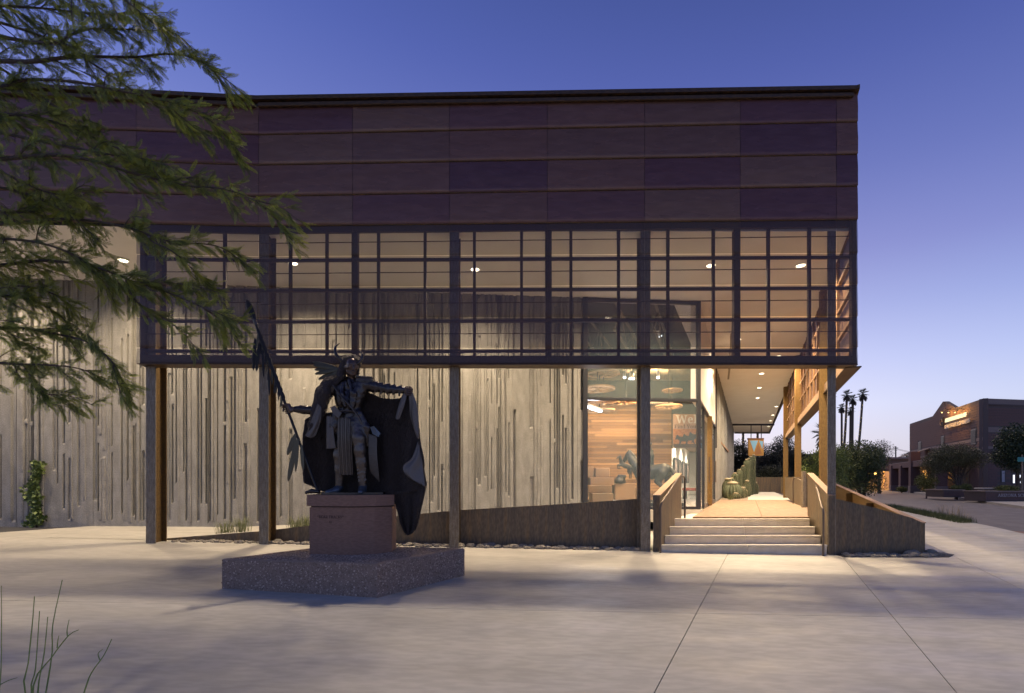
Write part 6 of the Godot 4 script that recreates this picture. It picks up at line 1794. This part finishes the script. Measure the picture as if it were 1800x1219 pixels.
func build_plants() -> void:
	var M := mats
	var green := leaf(Color.WHITE, 0.4)
	# the feathery tree that leans in from the left
	mesquite()
	# vine on the concrete wall
	var vine := thing("vine", "bright green leafy vine climbing the concrete wall at left", "vine", Vector3(-10.9, 0.3, -11.2))
	var vx := []; var vt := []
	for k in 900:
		var t := rng.randf()
		var cx := lerpf(58.0, 61.0, t) + 4.0 * sin(t * 9.0)
		var hw := lerpf(15.0, 9.0, t) * (0.7 + 0.4 * sin(t * 14.0 + 1.0))
		var p := P(cx + rng.randfn() * hw * 0.5, lerpf(923.0, 812.0, t), 11.2)
		p = wall_x(p.x, p.y, rng.randf_range(0.02, 0.16))
		vx.append(Transform3D(Basis.from_euler(Vector3(rng.randf_range(-0.6, 0.6), rng.randf_range(-0.7, 0.7), rng.randf() * 6.3)).scaled(Vector3.ONE * rng.randf_range(0.7, 1.3)), p))
		vt.append(Color(0.05, 0.085, 0.018).lerp(Color(0.14, 0.19, 0.04), rng.randf()))
	var lf := MB.new()
	lf.tri(Vector3(0, 0, 0), Vector3(0.035, 0.03, 0.006), Vector3(0, 0.075, 0)); lf.tri(Vector3(0, 0, 0), Vector3(0, 0.075, 0), Vector3(-0.035, 0.03, 0.006))
	scatter("leaves", lf.mesh(), green, vx, vine, vt)
	part("stem", MB.new().tube(smooth_path([wall_x(-10.95, 0.25, 0.03), wall_x(-10.9, 0.7, 0.05), wall_x(-10.98, 1.2, 0.05), wall_x(-10.9, 1.7, 0.04)], 10), [0.018, 0.016, 0.014, 0.012, 0.01, 0.009, 0.008, 0.007, 0.006, 0.005, 0.004], 6), M.bark, vine)
	# grasses
	var gm := noisy(150, 0.05, [[0.3, lin(0.09, 0.12, 0.045)], [0.7, lin(0.20, 0.20, 0.09)]], Vector3(6, 2, 6), 0.7)
	var tufts := [[395, 938, 10.4, 0.36, "left pale grass tuft behind the low end of the steel wall"], [425, 936, 10.5, 0.44, "tall grass tuft just left of the second front post"], [520, 926, 10.6, 0.36, "grass tuft left of the stone pedestal"], [538, 924, 10.7, 0.40, "grass tuft half hidden by the stone pedestal"]]
	for q in tufts:
		var c := P(q[0], q[1], q[2])
		c.y = maxf(G(c.x, q[2]), lerpf(G(-6.6, q[2]), FLOOR, clampf((c.x + 6.6) / 8.6, 0, 1)))
		grass_tuft("grass_tuft", q[4], c, 90, q[3], 0.42, gm, "grass tufts before the concrete wall", 0.005)
	var pg := [[7.3, 9.6, 0.50, "pale grass tuft nearest the planter corner"], [7.0, 9.9, 0.58, "grass tuft in the middle of the steel planter"], [6.75, 10.3, 0.62, "grass tuft toward the back of the steel planter"], [7.6, 10.6, 0.5, "grass tuft against the planter guard wall"], [7.9, 11.6, 0.55, "farthest grass tuft along the planter guard wall"]]
	for q in pg: grass_tuft("grass_tuft", q[3], Vector3(q[0], 0.3, -q[1]), 80, q[2] * 0.95, 0.4, gm, "grasses in the steel planter", 0.0045)
	grass_tuft("grass_tuft", "small pale grass clump at the foot of the barrel cacti", side_wall(21.3, FLOOR, 0.45), 60, 0.34, 0.4, gm, "", 0.006)
	# verge between pavement and road
	var vb := MB.new()
	for k in 5200:
		var d := rng.randf_range(15.2, 25.5)
		var x := kerb_x(d) + rng.randf_range(-0.55, 0.1)
		var b := Vector3(x, G(x, d), -d)
		var l := rng.randf_range(0.06, 0.24)
		var o := Vector3(rng.randfn(), 0, rng.randfn()) * 0.3
		var side := Vector3(rng.randf_range(-1, 1), 0, rng.randf_range(-1, 1)).normalized() * 0.006
		vb.tri(b - side, b + side, b + (Vector3.UP + o) * l)
	var vg := one("verge_grass", vb, noisy(151, 0.05, [[0.3, lin(0.05, 0.075, 0.025)], [0.7, lin(0.10, 0.12, 0.05)]], Vector3(2, 2, 2), 0.8), "strip of green verge grass between the pale pavement and the road", "grass")
	vg.set_meta("kind", "stuff")
	var seed_m := flat(lin(0.34, 0.28, 0.19), 0.8)
	for q in [[1688, 928, 16.6, "tall dry seed grass at the near end of the verge"], [1672, 925, 17.3, "dry seed grass second along the verge"], [1655, 920, 18.4, "thin dry seed grass in the middle of the verge"]]:
		var c := P(q[0], q[1], q[2]); c.y = G(c.x, q[2])
		grass_tuft("seed_grass", q[3], c, 36, 0.72, 0.5, seed_m, "dry seed grasses on the verge", 0.004)
	# green stalks in the near left corner
	var sm := noisy(152, 0.05, [[0.3, lin(0.11, 0.18, 0.045)], [0.7, lin(0.19, 0.27, 0.07)]], Vector3(9, 2, 9), 0.6)
	var stalk := thing("stalk_shrub", "sparse thin green leafless stalks in the near left foreground", "shrub", Vector3(-2.5, -0.25, -2.7))
	var lines := [[[96, 1330], [44, 1219], [49, 1167], [56, 1100], [60, 1049]], [[80, 1330], [55, 1219], [62, 1175], [69, 1075]], [[70, 1330], [66, 1219], [77, 1150], [83.5, 1085]], [[60, 1330], [80, 1219], [91, 1148], [92, 1100], [109, 1020]], [[60, 1330], [58, 1207], [89, 1158], [120, 1118], [138, 1108]], [[110, 1330], [147, 1219], [160, 1184], [182, 1153], [196, 1124]], [[118, 1119], [117.5, 1108], [121, 1090]], [[176, 1163], [172, 1150], [180, 1142]], [[100, 1140], [101, 1128], [103, 1118]], [[-6, 1260], [1, 1180], [2, 1100], [2, 1030]], [[0, 1204], [14, 1197], [30, 1192]]]
	for i in lines.size():
		var p := []
		for k in lines[i].size(): p.append(P(lines[i][k][0], lines[i][k][1], 2.62 + 0.05 * (i % 4)))
		var path := smooth_path(p, 12)
		var rad := []
		for k in path.size(): rad.append(lerpf(0.0042, 0.0017, k / 12.0) * (0.7 if i > 5 else 1.0) * (1.15 if k % 4 == 0 else 1.0))
		part("stalk", MB.new().tube(path, rad, 6), sm, stalk)
	# trees along the street
	var lm := leaf(Color.WHITE, 0.35)
	var p2 := func(px: float, py: float, d: float) -> Vector3: return P(px, py, d)
	var ft := func(px: float, d: float) -> Vector3:
		var c := P(px, 848, d); c.y = 0.0
		return c
	tree("green_tree", "bright feathery green tree behind the gold side posts", "tree", ft.call(1450, 22.0), 0.10, [[ft.call(1450, 22), p2.call(1448, 850, 22), p2.call(1440, 815, 22)], [ft.call(1452, 22), p2.call(1460, 845, 22), p2.call(1468, 810, 22)]],
		[[p2.call(1440, 822, 22.0), Vector3(0.75, 0.75, 0.8)], [p2.call(1428, 838, 21.5), Vector3(0.55, 0.45, 0.6)], [p2.call(1462, 812, 22.4), Vector3(0.7, 0.8, 0.8)], [p2.call(1455, 845, 22.0), Vector3(0.8, 0.5, 0.7)]], 2600, 0.085, Color(0.06, 0.10, 0.025), Color(0.24, 0.30, 0.08), "trees along the street", lm, 0.22)
	tree("green_tree", "rounded darker green tree right of the last front post", "tree", ft.call(1512, 25.0), 0.12, [[ft.call(1512, 25), p2.call(1510, 855, 25), p2.call(1505, 820, 25)], [ft.call(1514, 25), p2.call(1522, 850, 25), p2.call(1528, 815, 25)]],
		[[p2.call(1510, 808, 25.0), Vector3(1.1, 0.95, 1.1)], [p2.call(1490, 822, 25.0), Vector3(0.8, 0.9, 0.9)], [p2.call(1532, 815, 25.4), Vector3(0.7, 0.95, 0.8)], [p2.call(1512, 845, 25.0), Vector3(1.1, 0.75, 0.9)]], 4600, 0.085, Color(0.03, 0.05, 0.02), Color(0.10, 0.135, 0.05), "trees along the street", lm, 0.25)
	tree("bare_tree", "hazy grey twiggy tree behind the rounded green tree", "tree", ft.call(1546, 46.0), 0.16, [[ft.call(1546, 46), p2.call(1546, 825, 46), p2.call(1550, 790, 46)]],
		[[p2.call(1550, 793, 46.0), Vector3(0.95, 1.0, 0.9)]], 420, 0.13, Color(0.05, 0.045, 0.045), Color(0.09, 0.085, 0.075), "trees along the street", lm, 0.12)
	tree("olive_tree", "spreading olive green tree before the brick offices", "tree", ft.call(1683, 35.0), 0.13, [[ft.call(1682, 35), p2.call(1680, 842, 35), p2.call(1668, 810, 35)], [ft.call(1685, 35), p2.call(1690, 845, 35), p2.call(1703, 812, 35)], [ft.call(1684, 35), p2.call(1685, 840, 35), p2.call(1686, 800, 35)]],
		[[p2.call(1678, 800, 35.0), Vector3(1.6, 0.8, 1.3)], [p2.call(1650, 815, 35.0), Vector3(1.0, 0.8, 1.0)], [p2.call(1706, 808, 35.0), Vector3(1.1, 0.7, 1.0)], [p2.call(1636, 826, 35.0), Vector3(0.6, 0.6, 0.7)]], 3600, 0.09, Color(0.045, 0.052, 0.022), Color(0.115, 0.115, 0.05), "trees along the street", lm, 0.2)
	tree("dark_tree", "dense dark green tree at the right edge before the offices", "tree", ft.call(1790, 32.0), 0.14, [[ft.call(1790, 32), p2.call(1790, 840, 32), p2.call(1788, 790, 32)]],
		[[p2.call(1790, 775, 32.0), Vector3(1.2, 1.15, 1.1)], [p2.call(1775, 800, 32.0), Vector3(0.9, 0.9, 0.9)], [p2.call(1808, 790, 32.0), Vector3(1.0, 1.1, 1.0)], [p2.call(1782, 818, 32.0), Vector3(0.7, 0.5, 0.7)]], 4200, 0.095, Color(0.016, 0.03, 0.012), Color(0.05, 0.075, 0.028), "trees along the street", lm, 0.32)
	var far := [[1300.0, 806.0, 52.0, 1.5, 1.9, "dark tree mass left of the hanging sign"], [1350.0, 812.0, 54.0, 1.9, 1.9, "dark tree below and right of the hanging sign"], [1378.0, 800.0, 56.0, 1.7, 2.3, "tall dark tree just left of the gold end post"], [1358.0, 836.0, 46.0, 1.6, 0.9, "low spreading dark tree over the far steel wall"], [1395.0, 815.0, 50.0, 1.2, 1.5, "dark tree behind the gold end post"]]
	for q in far:
		var c := P(q[0], q[1], q[2])
		tree("dark_tree", q[5], "tree", ft.call(q[0], q[2]), 0.16, [[ft.call(q[0], q[2]), c + Vector3(0.4, -q[4], 0), c]], [[c, Vector3(q[3], q[4], 1.4)], [c + Vector3(-q[3] * 0.7, -q[4] * 0.4, 0.3), Vector3(q[3] * 0.6, q[4] * 0.5, 1.0)], [c + Vector3(q[3] * 0.7, -q[4] * 0.3, -0.3), Vector3(q[3] * 0.6, q[4] * 0.6, 1.0)]], 2600, 0.13, Color(0.012, 0.02, 0.014), Color(0.045, 0.055, 0.032), "dark trees beyond the walk", lm, 0.3)
	var hedge := [[1629.0, 848.0, 36.0, 0.70, 0.70, "round clipped yellow green shrub between the brick piers"], [1585.5, 860.5, 48.0, 0.42, 0.22, "small low clipped shrub at the foot of the far pier"], [1683.0, 858.5, 33.4, 0.32, 0.15, "small yellow flowering shrub in the left brick planter"], [1698.5, 857.5, 33.4, 0.30, 0.2, "small green shrub at the right of the left brick planter"], [1764.0, 860.0, 30.0, 0.36, 0.16, "left low shrub behind the lettered planter wall"], [1776.5, 860.5, 30.0, 0.36, 0.16, "right low shrub behind the lettered planter wall"]]
	for q in hedge:
		var c := P(q[0], q[1], q[2])
		var t := thing("shrub", q[5], "shrub", Vector3(c.x, c.y - q[4], c.z), "clipped shrubs before the offices")
		part("stem", MB.new().tube([Vector3(c.x, minf(0.1, c.y - q[4] - 0.2), c.z), c], [0.05, 0.03], 6), M.bark, t)
		crown(t, "leaves", [[c, Vector3(q[3], q[4], q[3])]], int(1500 * q[3]), leaf_clump(7, 0.06, 33).mesh(), lm, Color(0.05, 0.07, 0.015), Color(0.17, 0.18, 0.045), 0.4)
	var pm := flat(lin(0.035, 0.05, 0.03), 0.8)
	var palms := [["tall palm with string lights, rightmost on the skyline", 1508.0, 689.0, 95.0, 1.25, true, 1.0, true], ["tall unlit palm left of the rightmost lit palm", 1498.0, 699.0, 98.0, 1.15, true, 0.2, false], ["shorter palm in front of the unlit tall pair", 1494.0, 719.0, 100.0, 1.0, true, 0.2, false], ["tall palm with string lights just right of the front post", 1483.0, 691.0, 95.0, 1.2, true, 0.7, true], ["shorter palm beside the lit palm near the post", 1480.0, 714.0, 102.0, 1.05, true, 0.0, false], ["tall palm mostly behind the last front post", 1461.0, 693.0, 96.0, 1.15, true, 0.0, false], ["thin palm just left of the last front post", 1460.0, 728.0, 104.0, 1.0, true, 0.0, true], ["thin palm seen between the gold posts", 1447.0, 723.0, 100.0, 1.0, false, 0.0, false], ["palm with string lights left of the hanging sign", 1306.5, 740.0, 88.0, 1.1, true, 0.0, true], ["palm with string lights behind the hanging sign rods", 1332.0, 738.0, 90.0, 1.1, true, 0.0, true], ["tiny distant palm above the low building roof", 1592.0, 802.0, 120.0, 1.7, false, 0.0, false]]
	for q in palms: palm(q[0], q[1], q[2], q[3], q[4], q[5], pm, q[6], q[7])
	palm("shaggy low palm with full crown behind the bright tree", 1447.0, 752.0, 60.0, 1.5, true, pm, 0.0, false)

func mesquite() -> void:
	var M := mats
	var t := thing("feathery_tree", "leafy mesquite tree leaning in from the left over the plaza", "tree", Vector3(-6.6, 0.05, -4.4))
	var lines := [
		[0.00, [-60, 70], [60, 75], [103, 74], [127, 60], [165, 50], [220, 52], [300, 55]],
		[0.25, [-50, 120], [60, 108], [130, 100], [200, 100], [241, 100], [296, 95], [345, 104], [386, 131], [427, 165]],
		[-0.1, [-60, 165], [0, 153], [48, 140], [138, 145], [220, 162], [310, 183], [379, 220], [417, 272]],
		[0.15, [-60, 230], [0, 234], [103, 255], [193, 272], [240, 283], [300, 312]],
		[-0.2, [-60, 285], [0, 280], [120, 274], [241, 307], [330, 327], [396, 333], [458, 360], [510, 417]],
		[0.0, [-60, 470], [0, 467], [66, 459], [123, 462], [163, 468], [217, 488], [240, 496], [320, 499], [385, 515]],
		[-0.05, [240, 496], [294, 514], [350, 538], [385, 552], [422, 568]],
		[0.05, [221, 492], [230, 517], [248, 537], [294, 563], [332, 598], [358, 630]],
		[-0.05, [358, 542], [385, 560], [404, 578], [424, 606]],
		[0.2, [-60, 398], [0, 395], [120, 385], [222, 400], [295, 424], [384, 434], [443, 474]],
		[0.1, [230, 402], [268, 425], [305, 444], [354, 488], [389, 515]],
		[-0.15, [-60, 575], [0, 577], [48, 578], [115, 591], [156, 604], [199, 640], [227, 705]],
		[0.1, [-60, 638], [0, 639], [41, 641], [84, 642], [150, 652], [215, 690]],
		[0.15, [40, 641], [54, 662], [77, 690], [130, 708]],
		[0.3, [-60, 8], [0, 10], [80, 15], [180, 25], [290, 22]],
		[0.2, [-40, 35], [0, 40], [100, 75], [190, 130], [280, 190], [330, 215]],
		[-0.2, [170, -30], [210, -8], [250, 25], [290, 55]],
		[0.0, [-60, 200], [0, 200], [80, 210], [160, 240], [240, 275], [290, 290]],
		[0.2, [-60, 335], [0, 330], [70, 350], [130, 385], [175, 425]],
		[-0.1, [-60, 425], [0, 420], [80, 430], [150, 462], [196, 520]],
		[0.1, [-60, 520], [0, 520], [60, 530], [110, 560], [140, 600]],
		[0.3, [-60, 100], [0, 120], [70, 170], [130, 210], [180, 250]],
		[0.4, [-60, 260], [0, 300], [60, 330], [110, 345], [160, 360]],
		[0.35, [-60, 350], [0, 372], [60, 372], [110, 360], [150, 340]],
		[0.3, [-60, -40], [20, -30], [90, -20], [150, 0], [200, 30]],
		[0.3, [-60, 480], [0, 500], [50, 505], [100, 520], [130, 545]]]
	# trunk and main limbs stand outside the picture
	var hub := Vector3(-5.9, 2.6, -4.6)
	part("trunk", MB.new().tube(smooth_path([Vector3(-6.6, -0.1, -4.4), Vector3(-6.5, 1.2, -4.5), hub, Vector3(-5.6, 4.2, -4.6), Vector3(-5.3, 5.6, -4.7)], 16), [0.2, 0.18, 0.17, 0.165, 0.16, 0.15, 0.14, 0.13, 0.12, 0.11, 0.10, 0.09, 0.08, 0.07, 0.06, 0.05, 0.04], 12), M.bark, t)
	var xf := []; var tint := []; var tw := MB.new()
	var r := RandomNumberGenerator.new()
	r.seed = 9
	var runs := []
	for li in lines.size():
		var l: Array = lines[li]
		var d0: float = 4.55 + l[0]
		var pts := []
		for k in range(1, l.size()): pts.append(P(l[k][0], l[k][1], d0 + 0.25 * sin(k * 1.3 + li * 2.0)))
		if l[1][0] < -30: pts.push_front(Vector3(-5.75, clampf(pts[0].y * 0.75 + 0.6, 1.8, 5.5), -4.6))
		var n := pts.size() * 5
		var path := smooth_path(pts, n)
		var rad := []
		var big := 0.024 if l[1][0] < -30 else 0.011
		for k in path.size(): rad.append(lerpf(big, 0.0025, pow(float(k) / n, 0.75)))
		part("branch", MB.new().tube(path, rad, 7), M.bark, t)
		runs.append([path, 1.0])
		# forked side sprays
		var up_sign := 1.0 if li % 2 == 0 else -1.0
		for q in (0 if li in [6, 7, 8, 10] else 6):
			var f := 0.12 + 0.14 * q + r.randf() * 0.06
			var o := spline(path, f)
			if o.x < -5.3: continue
			var dv := (spline(path, minf(1.0, f + 0.03)) - o).normalized()
			up_sign = -up_sign
			var side := (dv + Vector3(0.05, up_sign * r.randf_range(0.3, 0.75), r.randf_range(-0.8, 0.8))).normalized()
			var l2 := r.randf_range(0.30, 0.62) * (1.0 - 0.45 * f)
			var p2 := o + side * l2 * 0.55
			var fork := smooth_path([o, p2, p2 + (side * 0.6 + dv * 0.5 + Vector3(0, -0.28, 0)).normalized() * l2 * 0.5], 7)
			part("branch", MB.new().tube(fork, [0.006, 0.0054, 0.0048, 0.0042, 0.0036, 0.003, 0.0025, 0.002], 5), M.bark, t)
			runs.append([fork, 0.75])
	for run in runs:
		var path: Array = run[0]
		var length := 0.0
		for k in path.size() - 1: length += path[k].distance_to(path[k + 1])
		var nodes := int(length / 0.058)
		for k in nodes:
			var f := float(k + r.randf()) / nodes
			var p := spline(path, f)
			if p.x < -5.15: continue
			var dv := (spline(path, minf(1.0, f + 0.02)) - spline(path, maxf(0.0, f - 0.02))).normalized()
			var sgn := -1.0 if k % 2 == 0 else 1.0
			var up := Vector3(0, 1, 0)
			var twig := (dv * r.randf_range(0.6, 1.2) + up * sgn * r.randf_range(0.1, 0.8) + Vector3(0, -0.16, 0) + Vector3(0, 0, r.randf_range(-0.7, 0.7))).normalized()
			var tl: float = r.randf_range(0.06, 0.26) * (1.0 - 0.4 * f) * run[1]
			var e: Vector3 = p + twig * tl
			tw.tube([p, p.lerp(e, 0.5) + Vector3(0, 0.006, 0), e], [0.0028, 0.002, 0.0012], 4, 1.0, false)
			var m := int(tl / 0.034) + 1
			for q in m + 1:
				var b := p.lerp(e, float(q) / m)
				for s in 2:
					if r.randf() < 0.18: continue
					var axis := (twig * r.randf_range(0.7, 1.2) + Vector3(r.randf_range(-0.35, 0.6), r.randf_range(-0.7, 0.45), r.randf_range(-0.6, 0.6))).normalized()
					var nrm := axis.cross(Vector3(r.randf_range(-0.4, 0.4), r.randf_range(-0.4, 0.4), 1.0) if r.randf() < 0.6 else Vector3(r.randf_range(-1, 1), 1.0, r.randf_range(-0.4, 0.4))).normalized()
					var sc := r.randf_range(0.65, 1.25)
					xf.append(Transform3D(Basis(nrm, axis, nrm.cross(axis)).scaled(Vector3.ONE * sc), b))
					tint.append(Color(0.07, 0.095, 0.02).lerp(Color(0.33, 0.38, 0.085), pow(r.randf(), 1.3)) * (1.0 if r.randf() < 0.9 else 1.25))
	# the rest of the crown, higher than the picture shows
	for k in 5200:
		var c: Vector3 = [Vector3(-3.9, 10.5, -7.9), Vector3(-2.9, 10.9, -8.3), Vector3(-5.6, 10.2, -7.6)][k % 3]
		var q := Vector3(r.randfn(), r.randfn(), r.randfn()).normalized() * pow(r.randf(), 0.4)
		var p := c + q * Vector3(1.9, 0.9, 1.3)
		if p.y < EYE + 1.03 * -p.z or nz.get_noise_3d(p.x * 0.9, p.y * 1.4, p.z * 0.9) < -0.12: continue
		xf.append(Transform3D(Basis.from_euler(Vector3(r.randf() * 6.3, r.randf() * 6.3, r.randf() * 6.3)).scaled(Vector3.ONE * r.randf_range(1.6, 2.6)), p))
		tint.append(Color(0.07, 0.095, 0.02).lerp(Color(0.33, 0.38, 0.085), pow(r.randf(), 1.3)))
	for k in 7:
		part("limb", MB.new().tube(smooth_path([Vector3(-5.9, 4.6, -4.7), Vector3(-7.4 + k * 0.1, 7.6, -5.0), Vector3(-6.4 + k * 0.2, 9.4, -6.2), Vector3(-6.6 + k * 0.8, 10.6, -7.6 - 0.3 * (k % 2))], 10), [0.05, 0.045, 0.04, 0.036, 0.032, 0.028, 0.024, 0.02, 0.016, 0.012, 0.008], 8), M.bark, t)
	part("twigs", tw, M.bark, t, "stuff")
	# one feather of the compound leaf: a stalk with paired narrow leaflets
	var lf := MB.new()
	var L := 0.10
	for k in 12:
		var y := L * (0.10 + 0.9 * k / 11.0)
		var w := 0.013 * sin(PI * clampf(0.25 + 0.65 * k / 11.0, 0, 1)) + 0.003
		for s in [-1.0, 1.0]:
			var a := Vector3(0, y, 0)
			var b := Vector3(s * w, y + w * 0.55, 0.003 * s * sin(k * 2.0) + 0.002)
			var mid := a.lerp(b, 0.5)
			lf.quad(a, mid + Vector3(0, 0.0034, 0), b, mid - Vector3(0, 0.0034, 0))
	lf.quad(Vector3(-0.0008, 0, 0), Vector3(0.0008, 0, 0), Vector3(0.0005, L, 0), Vector3(-0.0005, L, 0))
	var lm := leaf(Color.WHITE, 0.95)
	scatter("foliage", lf.mesh(), lm, xf, t, tint)
	print("leaves ", xf.size())
